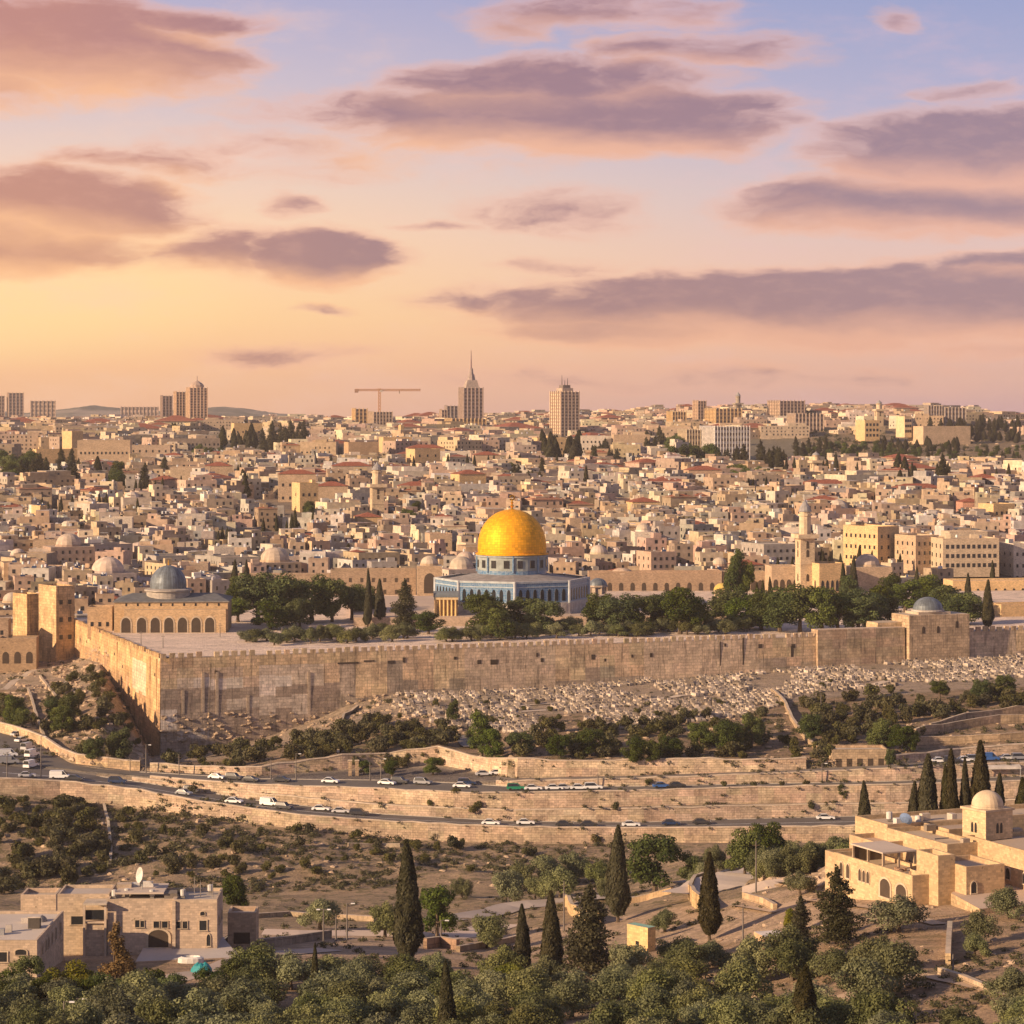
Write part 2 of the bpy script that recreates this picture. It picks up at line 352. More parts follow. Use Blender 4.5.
lines.append(('bank', L([(0, 792), (128, 806), (256, 823), (384, 838), (512, 843), (1024, 842)], Ys=lambda p: S2[0]-.4)))
lines.append(('wallE', S2))
S3 = L([(0, 765), (60, 771), (128, 780), (200, 791), (256, 800), (300, 805), (384, 814), (512, 821), (640, 822), (768, 818), (896, 815), (1024, 812)], r1z)
lines.append(('road1', S3))
lines.append(('wallD', L([(0, 764.6), (60, 770), (110, 776), (128, 777), (200, 785), (256, 793), (384, 805), (512, 810), (640, 808), (768, 805), (896, 803), (1024, 800)], Ys=lambda p: S3[0]+.4)))
r2z = [(0, -92.5), (128, -94.5), (256, -94.8), (384, -94.5), (512, -94.2), (640, -94), (768, -93.5), (896, -93), (1024, -92.5)]
S6 = L([(0, 763), (60, 768.5), (128, 774.5), (200, 781), (256, 785), (384, 789), (460, 793), (512, 793), (640, 791), (768, 787), (896, 785), (1024, 781)], r2z)
S5 = [S6[0]-.4, np.minimum(S6[1], lines[-1][1][1]-(S6[0]-lines[-1][1][0])*.01)]
lines.append(('ledge', S5)); lines.append(('wallC', S6))
S7 = L([(-200, 700), (0, 733), (40, 745), (70, 764), (100, 769), (128, 771), (256, 778.5), (384, 780), (460, 783), (512, 786.5), (640, 786), (768, 783.5), (896, 781), (1024, 776)], r2z)
lines.append(('road2', S7))
S8 = L([(-200, 699.7), (0, 732.7), (40, 744.7), (70, 763.7), (128, 770.7), (256, 778), (384, 779.6), (450, 781), (480, 781), (512, 781), (640, 778), (768, 773.5), (896, 768), (1024, 762)], Ys=lambda p: S7[0]+.5)
lines.append(('wallB', S8))
zz = S8[1]
S9y = np.interp(PX, [-200, 0, 40, 70, 128, 256, 300, 384, 440, 480, 512, 640, 768, 896, 960, 1024], [699, 732, 744, 763, 770, 776, 772, 766, 764, 772, 778, 775, 771, 764, 757, 754])
S9z = zz+np.interp(PX, [256, 340, 440, 480, 512], [0, .6, .9, .2, 0.])
S9 = [F*S9z/(HY-S9y), S9z]
lines.append(('road3', S9))
S10 = L([(-200, 696), (0, 727), (40, 740), (70, 759), (128, 766), (150, 768), (256, 770), (300, 766), (340, 760), (384, 756), (440, 749), (455, 756), (480, 763), (512, 763), (640, 764), (768, 762), (896, 757), (960, 750), (1024, 745)], Ys=lambda p: S9[0]+.5)
lines.append(('wallA', S10))
wy = wallY(PX)
base_y = [(-200, 690), (0, 668), (40, 661), (72, 656), (85, 658), (100, 662), (115, 685), (130, 712), (145, 742), (152, 755), (200, 752), (256, 740), (310, 722), (350, 704), (400, 693), (512, 690), (640, 680), (760, 672), (830, 665), (900, 662), (960, 658), (1024, 655), (1400, 650)]
S12 = L(base_y, Ys=lambda p: wallY(p))
S11 = [S10[0]*.42+S12[0]*.58, S10[1]*.30+S12[1]*.70]
lines.append(('scrub', S11)); lines.append(('tombs', S12))
plat = np.interp(PX, [60, 71, 72.5], [0, 0, 1])
S13 = [S12[0]+.6, np.where(plat > .5, -72.5, S12[1]+.01)]
lines.append(('pwall', S13))
lines.append(('platform', LY(1072, -72.5)))
lines.append(('city', L([(0, 530), (1024, 530)], Ys=[(0, 1300), (1024, 1300)])))
lines.append(('city', L([(0, 492), (1024, 490)], Ys=[(0, 1500), (1024, 1500)])))
lines.append(('city', L([(0, 462), (512, 464), (780, 466), (1024, 468)], Ys=[(0, 1900), (1024, 1900)])))
lines.append(('suburb', L([(0, 443), (512, 447), (780, 445), (1024, 441)], Ys=[(0, 2300), (1024, 2300)])))
lines.append(('suburb', L([(0, 430), (400, 430), (600, 427), (720, 424), (820, 420), (960, 421), (1024, 428)], Ys=[(0, 2750), (600, 2750), (760, 2600), (1024, 2550)])))
lines.append(('suburb', L([(0, 424), (400, 425), (600, 418), (720, 413), (820, 412), (960, 415), (1024, 423)], Ys=[(0, 3300), (600, 3200), (760, 2950), (1024, 2900)])))
lines.append(('drop', LY(4200, -38))); lines.append(('drop', LY(30000, -260)))
for i in range(1, len(lines)):       # keep depth strictly increasing
    a, b_ = lines[i-1][1], lines[i][1]; b_[0] = np.maximum(b_[0], a[0]+.05)
TY = np.array([l[1][0] for l in lines]); TZ = np.array([l[1][1] for l in lines]); TN = [l[0] for l in lines]
def profile(px):
    i = (px-PX[0])/4.0; i = min(max(i, 0), len(PX)-1.001); k = int(i); f = i-k
    return TY[:, k]*(1-f)+TY[:, k+1]*f, TZ[:, k]*(1-f)+TZ[:, k+1]*f
from mathutils import noise as mn
AMPS = {'gully': 1.2, 'bank': 1.6, 'scrub': 1.0, 'tombs': .8, 'grove': .5, 'suburb': 2}
def rough_at(X, Y, ys):
    i = int(np.searchsorted(ys, Y))
    if i < 1 or i >= len(ys) or TN[i] not in AMPS: return 0.0
    f = (Y-ys[i-1])/(ys[i]-ys[i-1])
    return mn.fractal(Vector((X*.07, Y*.07, 0)), .8, 2.1, 4)*AMPS[TN[i]]*math.sin(math.pi*f)
def ground(X, Y):
    ys, zs = profile(CX+X/Y*F); return float(np.interp(Y, ys, zs))+rough_at(X, Y, ys)
def P(px, y, lo=0, hi=99):
    ys, zs = profile(px); yp = HY-F*zs/ys
    for i in range(1, len(ys)):
        if yp[i] <= y and ys[i] > lo:
            k = (px-CX)/F; s = (y-HY)/F; dY = ys[i]-ys[i-1]; dz = zs[i]-zs[i-1]
            t = (-s*ys[i-1]-zs[i-1])/(dz+s*dY) if abs(dz+s*dY) > 1e-9 else 1
            Y = ys[i-1]+dY*min(max(t, 0), 1)
            if Y < lo: continue
            return Vector((k*Y, Y, zs[i-1]+dz*min(max(t, 0), 1)+rough_at(k*Y, Y, ys)))
    Y = 3000; return Vector(((px-CX)/F*Y, Y, ground((px-CX)/F*Y, Y)))
def W3(px, y, Y): return Vector(((px-CX)/F*Y, Y, -(y-HY)/F*Y))
ZONE = {'near': ((.24, .17, .11), .6), 'grove': ((.34, .235, .15), .5), 'yard': ((.40, .29, .20), .35), 'gully': ((.29, .215, .14), .7), 'bank': ((.30, .22, .145), .7), 'wallE': ((.3, .24, .17), 0), 'road1': ((.11, .10, .09), 0),
 'wallD': ((.3, .24, .17), 0), 'ledge': ((.27, .21, .15), .2), 'wallC': ((.3, .24, .17), 0), 'road2': ((.10, .095, .095), 0), 'wallB': ((.3, .24, .17), 0), 'road3': ((.14, .12, .11), .1), 'wallA': ((.3, .24, .17), 0),
 'scrub': ((.27, .19, .125), .75), 'tombs': ((.31, .24, .18), .45), 'pwall': ((.3, .24, .17), 0), 'platform': ((.66, .53, .43), 0), 'city': ((.20, .16, .125), .1), 'suburb': ((.20, .17, .12), .6), 'drop': ((.2, .17, .13), .5)}
SUBD = {'near': 6, 'grove': 30, 'yard': 14, 'gully': 26, 'bank': 26, 'ledge': 2, 'road3': 3, 'scrub': 24, 'tombs': 26, 'platform': 24, 'city': 14, 'suburb': 14, 'drop': 6, 'road1': 3, 'road2': 3}
def build_terrain():
    rows = []; zc = []; nz_amp = []
    for i in range(1, len(lines)):
        nme = TN[i]; n = SUBD.get(nme, 1)
        for k in range(n):
            f = k/n; rows.append((TY[i-1]*(1-f)+TY[i]*f, TZ[i-1]*(1-f)+TZ[i]*f)); zc.append(ZONE[nme])
            nz_amp.append(AMPS.get(nme, 0)*math.sin(math.pi*f))
    rows.append((TY[-1], TZ[-1])); zc.append(ZONE['drop']); nz_amp.append(0)
    nr, nc = len(rows), len(PX)
    Yg = np.array([r[0] for r in rows]); Zg = np.array([r[1] for r in rows]); Xg = (PX-CX)/F*Yg
    amp = np.array(nz_amp)[:, None]
    N = np.zeros_like(Yg)
    for i in range(nr):
        if nz_amp[i] > 0:
            for j in range(nc): N[i, j] = mn.fractal(Vector((Xg[i, j]*.07, Yg[i, j]*.07, 0)), .8, 2.1, 4)
    # little terraces across the dry bank
    Zg = Zg+N*amp
    co = np.stack([Xg, Yg, Zg-.02], -1).reshape(-1, 3)
    idx = np.arange(nr*nc).reshape(nr, nc)
    faces = np.stack([idx[:-1, :-1], idx[:-1, 1:], idx[1:, 1:], idx[1:, :-1]], -1).reshape(-1, 4)
    me = bpy.data.meshes.new('ground'); me.from_pydata(co.tolist(), [], faces.tolist())
    cc = np.ones((nr, nc, 4)); mk = np.ones((nr, nc, 4))
    for i in range(nr):
        cc[i, :, :3] = zc[i][0]; mk[i, :, :3] = zc[i][1]
    # left of the wall the platform row is rising city ground
    pcol = np.array(ZONE['city'][0])
    for i in range(nr):
        sel = (PX < 72) & (Yg[i] > 900) & (Yg[i] < 1075); cc[i, sel, :3] = pcol
        sel = (PX > 800) & (Yg[i] > 1850) & (Yg[i] < 2500); cc[i, sel, :3] = (.26, .19, .12); mk[i, sel, :3] = .8
    a = me.color_attributes.new('Col', 'FLOAT_COLOR', 'POINT'); a.data.foreach_set('color', cc.reshape(-1))
    a = me.color_attributes.new('Mask', 'FLOAT_COLOR', 'POINT'); a.data.foreach_set('color', mk.reshape(-1))
    me.materials.append(MATS['ground_earth']); me.shade_smooth()
    o = bpy.data.objects.new('ground', me); COL.objects.link(o); tag(o, kind='structure')
build_terrain()
def strip(name, mat, col, rows_xyz, kind='structure'):
    mb = MB(); D_ = 0
    for i in range(len(rows_xyz)-1):
        a, b_ = rows_xyz[i], rows_xyz[i+1]; d = (Vector(a[0])-Vector(b_[0])).length; wd = (Vector(a[0])-Vector(a[1])).length
        mb.face([a[0], b_[0], b_[1], a[1]], col, mat, [(D_, 0), (D_+d, 0), (D_+d, wd), (D_, wd)]); D_ += d
    o = mb.build(name); 
    if kind: tag(o, kind=kind)
    return o
def line_pt(k, px, dY=0, dz=0):
    Y = np.interp(px, PX, TY[k]); z = np.interp(px, PX, TZ[k]); return ((px-CX)/F*(Y+dY), Y+dY, z+dz)
K = {n: i for i, n in enumerate(TN)}
pxr = list(range(-400, 1441, 8))
strip('lower_road', 'asphalt', (.13, .115, .105), [(line_pt(K['wallE'], p, .5, .03), line_pt(K['road1'], p, -.3, .03)) for p in pxr])
strip('upper_road', 'asphalt', (.14, .125, .11), [(line_pt(K['wallC'], p, .5, .03), line_pt(K['road2'], p, -.3, .03)) for p in pxr])
strip('top_lane', 'asphalt', (.18, .155, .135), [(line_pt(K['wallB'], p, .5, .03), line_pt(K['road3'], p, -.2, .03)) for p in range(496, 1441, 8)])
strip('junction_road', 'asphalt', (.135, .12, .11), [(line_pt(K['road1'], p, -.2, .035), line_pt(K['wallC'], p, .6, .035)) for p in range(-400, 97, 8)])
# painted lines
strip('road_marking', 'white_paint', (.5, .5, .5), [((Vector(line_pt(K['wallE'], p, .5, .045))*.52+Vector(line_pt(K['road1'], p, -.3, .045))*.48)[:], (Vector(line_pt(K['wallE'], p, .5, .045))*.505+Vector(line_pt(K['road1'], p, -.3, .045))*.495)[:]) for p in range(-100, 1200, 8)])
# kerbs of the roads
def kerb(k, px0, px1, dY, name):
    mb = MB(); ps = list(range(px0, px1, 8)); 
    for a, b_ in zip(ps, ps[1:]):
        A, B = Vector(line_pt(k, a, dY)), Vector(line_pt(k, b_, dY)); c = (A+B)/2; d = B-A
        mb.box((c.x, c.y, c.z-.05), (d.length, .35, .2), math.atan2(d.y, d.x), (.42, .38, .33), 'plaster')
    tag(mb.build(name), kind='structure')
kerb(K['wallE'], 100, 1400, 1.2, 'kerb'); kerb(K['road1'], 100, 1400, -.8, 'kerb'); kerb(K['road2'], 140, 1400, -.8, 'kerb')
def ribbon(name, pts, width, mat, col, lift=.08, kind='structure', lo=0, wall=None):
    q = [P(px, y, lo) for px, y in pts]; fine = []
    for a, b_ in zip(q, q[1:]):
        n = max(1, int((b_-a).length/3)); fine += [a+(b_-a)*k/n for k in range(n)]
    fine.append(q[-1]); rows = []
    for i, c in enumerate(fine):
        d = (fine[min(i+1, len(fine)-1)]-fine[max(i-1, 0)]); d.z = 0; d.normalize(); nrm = Vector((-d.y, d.x, 0))
        e = []
        for s_ in (-1, 1):
            p_ = c+nrm*s_*width/2; e.append((p_.x, p_.y, ground(p_.x, p_.y)+lift))
        zz_ = (e[0][2]+e[1][2])/2; rows.append(((e[0][0], e[0][1], zz_+.35*0), (e[1][0], e[1][1], zz_)))
    return strip(name, mat, col, rows, kind)
# ================================================================ city walls
ST = (.56, .44, .31); ST_D = (.38, .31, .235); ST_P = (.44, .36, .28)
def ccol(base, a=.16): return jit(base, a)
def wall_run(name, A, B, zbot, ztop, thick, label, mat='wall_blocks', base=ST, old=ST_D, old_frac=.35, merlon=None, cell=5.0, group=None, patches=(), course=3.0, out_sign=-1, cat='wall'):
    """A wall from A to B (xy). zbot(t) is the foot. Front face is split into patches of differently weathered masonry."""
    root = empty(name, (A[0], A[1], 0)); tag(root, label, cat, group)
    A = Vector((A[0], A[1])); B = Vector((B[0], B[1])); d = B-A; Ln = d.length; u = d/Ln; n = Vector((u.y, -u.x))*(1 if out_sign < 0 else -1)
    mb = MB(); nc = max(1, int(Ln/cell)); zt = ztop
    def Q(s, z, off=0): p = A+u*s+n*off; return (p.x-A.x, p.y-A.y, z)
    for i in range(nc):
        s0, s1 = Ln*i/nc, Ln*(i+1)/nc; zb = min(zbot(s0/Ln), zbot(s1/Ln))-2.0; nr = max(1, int((zt-zb)/course))
        for j in range(nr):
            z0, z1 = zb+(zt-zb)*j/nr, zb+(zt-zb)*(j+1)/nr; zf = (z0-zb)/(zt-zb)
            h = mn.noise(Vector((i*.45, j*.9, 3.1)))*.25
            c = old if zf+h < old_frac*(1.0) and old_frac > 0 else base
            c = ccol(c, .13)
            for (ps0, ps1, pz0, pz1, pc) in patches:
                if ps0 <= (s0+s1)/2/Ln <= ps1 and pz0 <= (z0+z1)/2 <= pz1: c = jit(pc, .05)
            batter0, batter1 = .35*(1-zf), .35*(1-(z1-zb)/(zt-zb))
            mb.face([Q(s0, z0, batter0), Q(s1, z0, batter0), Q(s1, z1, batter1), Q(s0, z1, batter1)], c, mat, [(s0, z0), (s1, z0), (s1, z1), (s0, z1)])
    mb.face([Q(0, zt, 0), Q(Ln, zt, 0), Q(Ln, zt, -thick), Q(0, zt, -thick)], ccol(ST_P), 'plaster')
    zb = min(zbot(0), zbot(1))-2
    for s_, o_ in ((0, 1), (Ln, -1)): mb.face([Q(s_, zb), Q(s_, zt), Q(s_, zt, -thick), Q(s_, zb, -thick)], ccol(base), mat)
    mb.face([Q(0, zb, -thick), Q(Ln, zb, -thick), Q(Ln, zt, -thick), Q(0, zt, -thick)], base, mat)
    mb.build('masonry', root)
    ang = math.atan2(u.y, u.x)
    if merlon:
        w_, g_, h_ = merlon; cm = MB(); s = w_/2+.1
        while s < Ln-w_/2:
            p = A+u*s-n*.35; hh = h_*random.uniform(.75, 1.05)
            if random.random() > .04: cm.box((p.x-A.x, p.y-A.y, zt), (w_*random.uniform(.9, 1.05), .7, hh), ang, ccol(base), mat)
            s += w_+g_
        cm.build('battlement', root)
    return root
def wall_detail(root, A, B, items, name, mat='opening_dark', depth=.25, col=(.03, .025, .02), out_sign=-1):
    A = Vector((A[0], A[1])); B = Vector((B[0], B[1])); u = (B-A).normalized(); n = Vector((u.y, -u.x))*(1 if out_sign < 0 else -1); Ln = (B-A).length
    for (s, z0, wd, ht, off) in items:
        p = A+u*(s*Ln)+n*off; mb = MB(); mb.box((0, 0, 0), (wd, depth, ht), 0, col, mat, bottom=True)
        mb.build(name, root, (p.x-A.x, p.y-A.y, z0), math.atan2(u.y, u.x))
EWE = EW0+(EW1-EW0)*1.75
def ew_base(t):   # t along EW0 -> EWE
    p = EW0+(EWE-EW0)*t; px = CX+F*p[0]/p[1]; return float(np.interp(px, PX, TZ[K['tombs']]))
def sw_base(t):
    p = EW0+(SW1-EW0)*t; px = CX+F*p[0]/p[1]; return float(np.interp(px, PX, TZ[K['tombs']]))
def t_at(px):
    Y = float(line_Y(EW0, EW1, px)); return (Y-EW0[1])/(EWE[1]-EW0[1])
def z_at(px, y): return -(y-HY)*float(line_Y(EW0, EW1, px))/F
pt = []
for (a, b_, y0, y1, c) in [(160, 190, 655, 668, (.4, .29, .19)), (172, 200, 678, 712, (.42, .35, .28)), (200, 256, 672, 690, (.40, .31, .23)), (256, 330, 668, 690, (.46, .38, .30)), (345, 362, 660, 690, (.34, .28, .22)), (384, 395, 665, 690, (.28, .23, .18)), (160, 345, 690, 760, (.25, .20, .16)), (160, 178, 714, 726, (.50, .44, .38)), (200, 235, 676, 690, (.48, .42, .36)), (225, 300, 700, 712, (.40, .34, .28)), (180, 215, 725, 735, (.40, .35, .30)), (256, 284, 672, 690, (.52, .46, .40)), (470, 560, 600, 700, (.42, .33, .24)), (640, 760, 600, 700, (.45, .35, .25)), (900, 1020, 600, 700, (.42, .33, .24))]:
    zt, zb_ = z_at((a+b_)/2, y0), z_at((a+b_)/2, y1); pt.append((t_at(a), t_at(b_), zb_, zt, tuple(x*1.3 for x in c)))
long_wall = wall_run('city_wall', EW0, EWE, ew_base, -72.0, 3.0, 'long weathered stone rampart running across the picture below the gold dome', merlon=(1.7, 1.0, 1.6), patches=pt, old_frac=.22, base=(.60, .455, .295), out_sign=-1)
pil = []
for px, y0, y1 in [(183, 690, 714), (203, 672, 712), (217, 672, 716), (309, 672, 745), (248, 695, 716), (206, 730, 752)]:
    zb_, zt = z_at(px, y1), z_at(px, y0); pil.append((t_at(px), zb_, .8, zt-zb_, .08))
wall_detail(long_wall, EW0, EWE, pil, 'pilaster', 'ashlar', .5, (.42, .34, .26))
wall_detail(long_wall, EW0, EWE, [(t_at(720), z_at(720, 676), .35, 11, .02), (t_at(743), z_at(743, 675), .5, 12, .02)], 'crack', 'opening_dark', .4)
holes = []
for px, y, ww, hh in [(348, 663, 22, 1.6), (369, 661, 11, 1.6), (391, 662, 7, 3), (479, 662, 4, 4), (494, 662, 8, 5), (404, 660, 3, 5), (593, 657, 4, 5), (651, 655, 3, 4), (537, 655, 2, 4), (542, 660, 3, 4), (632, 656, 2, 3), (760, 646, 4, 4), (725, 645, 2, 3), (605, 660, 2, 3), (792, 655, 3, 18), (793, 646, 4, 4), (455, 658, 3, 3), (216, 672, 3, 3), (186, 741, 6, 9), (231, 737, 8, 12), (262, 692, 10, 6)]:
    if px in (262,): continue
    Y = float(line_Y(EW0, EW1, px)); sc = F/Y; holes.append((t_at(px), z_at(px, y)-hh/sc/2, ww/sc, hh/sc, .03))
wall_detail(long_wall, EW0, EWE, holes, 'hole', 'opening_dark', .3)
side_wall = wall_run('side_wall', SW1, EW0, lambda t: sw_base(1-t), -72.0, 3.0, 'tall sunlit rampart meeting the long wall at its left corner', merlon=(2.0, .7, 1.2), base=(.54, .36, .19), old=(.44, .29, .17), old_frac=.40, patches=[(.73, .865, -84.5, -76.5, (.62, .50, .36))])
wall_detail(side_wall, SW1, EW0, [(x, z, .9, .9, .05) for x, z in [(.05, -77), (.12, -77.4), (.2, -77.2), (.28, -77.8), (.36, -77.3), (.44, -78), (.53, -77.2), (.62, -80), (.95, -78), (.33, -80.5)]], 'hole', 'opening_dark', .3)
wall_detail(side_wall, SW1, EW0, [(x, -100, .5, 27.5, .1) for x in (.56, .905, .97)], 'pilaster', 'ashlar', .4, (.42, .28, .16))
# raised stretch of wall and the domed gatehouse
def dome(mb, r, h, c, mat, col=(.4, .33, .26), seg=28, bulge=0.0, n=9, uvw=None):
    prof = []
    for i in range(n+1):
        a = math.pi/2*i/n; prof.append((r*math.cos(a)*(1+bulge*math.sin(2*a)), h*math.sin(a)))
    prof[-1] = (0, h); mb.lathe(prof, seg, c, col, mat, 0, uvw)
    return mb
ARCH = {}
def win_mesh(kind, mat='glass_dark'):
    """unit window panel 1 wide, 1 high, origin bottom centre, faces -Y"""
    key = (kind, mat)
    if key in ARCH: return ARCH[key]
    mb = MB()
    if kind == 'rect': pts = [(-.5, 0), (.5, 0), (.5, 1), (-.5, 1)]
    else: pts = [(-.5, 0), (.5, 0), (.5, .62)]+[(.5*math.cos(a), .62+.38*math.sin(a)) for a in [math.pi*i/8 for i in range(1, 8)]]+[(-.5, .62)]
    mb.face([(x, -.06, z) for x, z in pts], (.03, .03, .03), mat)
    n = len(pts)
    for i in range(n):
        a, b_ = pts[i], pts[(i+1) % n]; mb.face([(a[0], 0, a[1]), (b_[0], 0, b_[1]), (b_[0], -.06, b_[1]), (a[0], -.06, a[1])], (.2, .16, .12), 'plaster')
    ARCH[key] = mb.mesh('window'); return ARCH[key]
def frame_mesh(kind):
    key = ('frame', kind)
    if key in ARCH: return ARCH[key]
    mb = MB(); c = (.46, .37, .27)
    if kind == 'rect':
        for x in (-.56, .56): mb.box((x, -.03, -.02), (.12, .2, 1.04), 0, c, 'plaster')
        mb.box((0, -.03, 1.0), (1.3, .22, .1), 0, c, 'plaster', bottom=True); mb.box((0, -.05, -.08), (1.4, .3, .08), 0, c, 'plaster', bottom=True)
    else:
        pts = [(.5, 0), (.5, .62)]+[(.5*math.cos(a), .62+.38*math.sin(a)) for a in [math.pi*i/8 for i in range(1, 8)]]+[(-.5, .62), (-.5, 0)]
        for a, b_ in zip(pts, pts[1:]):
            o1, o2 = [(q[0]*1.24, q[1] if q[1] < .6 else .62+(q[1]-.62)*1.3) for q in (a, b_)]
            mb.face([(a[0], -.14, a[1]), (o1[0], -.14, o1[1]), (o2[0], -.14, o2[1]), (b_[0], -.14, b_[1])][::-1], c, 'plaster')
            mb.face([(a[0], -.14, a[1]), (b_[0], -.14, b_[1]), (b_[0], 0, b_[1]), (a[0], 0, a[1])], c, 'plaster')
            mb.face([(o1[0], -.14, o1[1]), (o2[0], -.14, o2[1]), (o2[0], 0, o2[1]), (o1[0], 0, o1[1])], c, 'plaster')
        mb.box((0, -.05, -.08), (1.3, .3, .08), 0, c, 'plaster', bottom=True)
    ARCH[key] = mb.mesh('frame'); return ARCH[key]
def add_window(parent, face_c, rz, x, z, wd, ht, kind='rect', frame=False, name='window', mat='glass_dark'):
    """face_c: centre foot of the facade in parent space, rz facade rotation"""
    cs, sn = math.cos(rz), math.sin(rz)
    o = mobj(name, win_mesh(kind, mat), parent, (face_c[0]+x*cs, face_c[1]+x*sn, face_c[2]+z), rz, (wd, 1 if not frame else 1.0, ht))
    if frame: mobj('frame', frame_mesh(kind), o)
    return o
FOOT = []
def building(name, label, cat, loc, dims, rz, col, desc=None, roof='flat', wins=(), mat='ashlar', top=None, group=None, parapet=.7, frame=False, clutter=0, kind='rect', wsize=(1.0, 1.5), wmat='glass_dark', foot=True, qpx=None, sink=3.0, windows_as=True):
    """dims (w,d,h); wins: rows/cols per front,left,right"""
    wd, dp, h = dims; root = empty(name, loc, rz); c = col; topc = top or jit((.43, .36, .29), .12)
    mb = MB(); mb.box((0, 0, -sink), (wd, dp, h+sink), 0, c, mat, topc, 'plaster'); mb.build('wall', root)
    if roof == 'flat':
        rb = MB(); t = .35
        for (x, y, a, b_) in ((0, -dp/2+t/2, wd, t), (0, dp/2-t/2, wd, t), (-wd/2+t/2, 0, t, dp-2*t), (wd/2-t/2, 0, t, dp-2*t)): rb.box((x, y, h+.003), (a, b_, parapet), 0, jit(c, .08), mat)
        rb.build('parapet', root)
    elif roof == 'hip':
        rb = MB(); e = .4; rh = min(wd, dp)*.17; X, Y_ = wd/2+e, dp/2+e; rx = max(X-Y_, 0); ry = max(Y_-X, 0)
        A_, B_, C_, D_ = (-X, -Y_, h), (X, -Y_, h), (X, Y_, h), (-X, Y_, h)
        if X >= Y_: r1, r2 = (-rx, 0, h+rh), (rx, 0, h+rh); fs = ([A_, B_, r2, r1], [B_, C_, r2], [C_, D_, r1, r2], [D_, A_, r1])
        else: r1, r2 = (0, -ry, h+rh), (0, ry, h+rh); fs = ([A_, B_, r1], [B_, C_, r2, r1], [C_, D_, r2], [D_, A_, r1, r2])
        for q in fs: rb.face(q, (.3, .1, .06), 'terracotta')
        rb.build('roof', root)
    elif roof == 'dome':
        rb = MB(); r = min(wd, dp)*.36; rb.lathe([(r*1.05, 0), (r*1.05, .8)], 16, (0, 0, h), c, 'plaster'); dome(rb, r, r*.85, (0, 0, h+.8), 'plaster', jit((.46, .38, .3), .1), 16, n=6); rb.build('dome', root, smooth=False)
    for side, rows, cols, *rest in wins:
        ws = rest[0] if rest else wsize; z0 = rest[1] if len(rest) > 1 else 1.2; kk = rest[2] if len(rest) > 2 else kind
        length, fc, r = {'f': (wd, (0, -dp/2, 0), 0), 'l': (dp, (-wd/2, 0, 0), -math.pi/2), 'r': (dp, (wd/2, 0, 0), math.pi/2)}[side]
        for i in range(rows):
            for j in range(cols):
                x = (j+.5)/cols*length-length/2; x *= .94
                z = z0+i*(h-z0+.3)/rows
                if z+ws[1] < h: add_window(root, fc, r, x, z, ws[0], ws[1], kk, frame, mat=wmat)
    for k in range(clutter):
        q = MB(); kind_ = random.choice(['tank', 'tank', 'box', 'dish', 'solar'])
        x, y = random.uniform(-.35, .35)*wd, random.uniform(-.35, .35)*dp
        if kind_ == 'tank': q.lathe([(0, .5), (.45, .5), (.5, .55), (.5, 1.6), (.1, 1.75), (0, 1.75)], 8, (0, 0, 0), jit((.6, .6, .6), .2), 'plaster'); q.box((0, 0, 0), (.6, .6, .5), 0, (.2, .2, .2), 'plaster'); nm = 'water_tank'
        elif kind_ == 'box': q.box((0, 0, 0), (random.uniform(2, 3.5), random.uniform(2, 3), 2.2), 0, jit(c), 'plaster'); nm = 'stair_hut'
        elif kind_ == 'dish': q.lathe([(0, 0), (.35, .08), (.7, .35)], 10, (0, 0, .6), (.6, .6, .6), 'plaster'); q.box((0, 0, 0), (.1, .1, .7), 0, (.2, .2, .2), 'plaster'); nm = 'satellite_dish'
        else: q.face([(-1, -.6, .3), (1, -.6, .3), (1, .6, 1.3), (-1, .6, 1.3)], (.05, .07, .12), 'solar_glass'); q.box((0, .5, 0), (1.8, .1, 1.2), 0, (.2, .2, .2), 'plaster'); q.lathe([(.3, 0), (.3, 1.4), (0, 1.4)], 8, (0, .9, .6), (.6, .6, .6), 'plaster'); nm = 'solar_heater'
        q.build(nm, root, (x, y, h), random.uniform(-.3, .3))
    if foot:
        FOOT.append((loc[0], loc[1], max(wd, dp)*.55))
    if label: tag(root, label, cat, group)
    return root
def block(px0, px1, yt, yb, label, col=ST, rz=0.25, depth=12, Y=None, **kw):
    """building whose front spans px0..px1, roof line at yt and foot at yb in the reference view"""
    p = P((px0+px1)/2, yb) if Y is None else W3((px0+px1)/2, yb, Y)
    s = F/p.y; wpx = (px1-px0)/s; dp = min(depth, wpx*1.2); wd = max((wpx-abs(math.sin(rz))*dp)/math.cos(rz), wpx*.4); h = (yb-yt)/s
    z = p.z
    zt = z+h; cx, cy = p.x, p.y+dp/2
    kw.setdefault('name', 'house'); nm = kw.pop('name'); cat = kw.pop('cat', 'building')
    return building(nm, label, cat, (cx, cy, z), (wd, dp, h), rz, col, **kw)
wang = math.atan2((EW1-EW0)[1], (EW1-EW0)[0])
def on_wall(px, off=0.0):
    Y = float(line_Y(EW0, EW1, px)); u = Vector(((EW1-EW0)[0], (EW1-EW0)[1])).normalized(); n = Vector((-u.y, u.x))
    return Vector(((px-CX)/F*Y, Y))+n*off
# raised stretch px 816..903
a, b_ = on_wall(816, -1.2), on_wall(903, -1.2)
wall_run('raised_wall', (a.x, a.y), (b_.x, b_.y), lambda t: -83.5, -69.7, 4.5, 'slightly higher plain stretch of rampart left of the domed gatehouse', base=(.42, .32, .22), old_frac=.0)
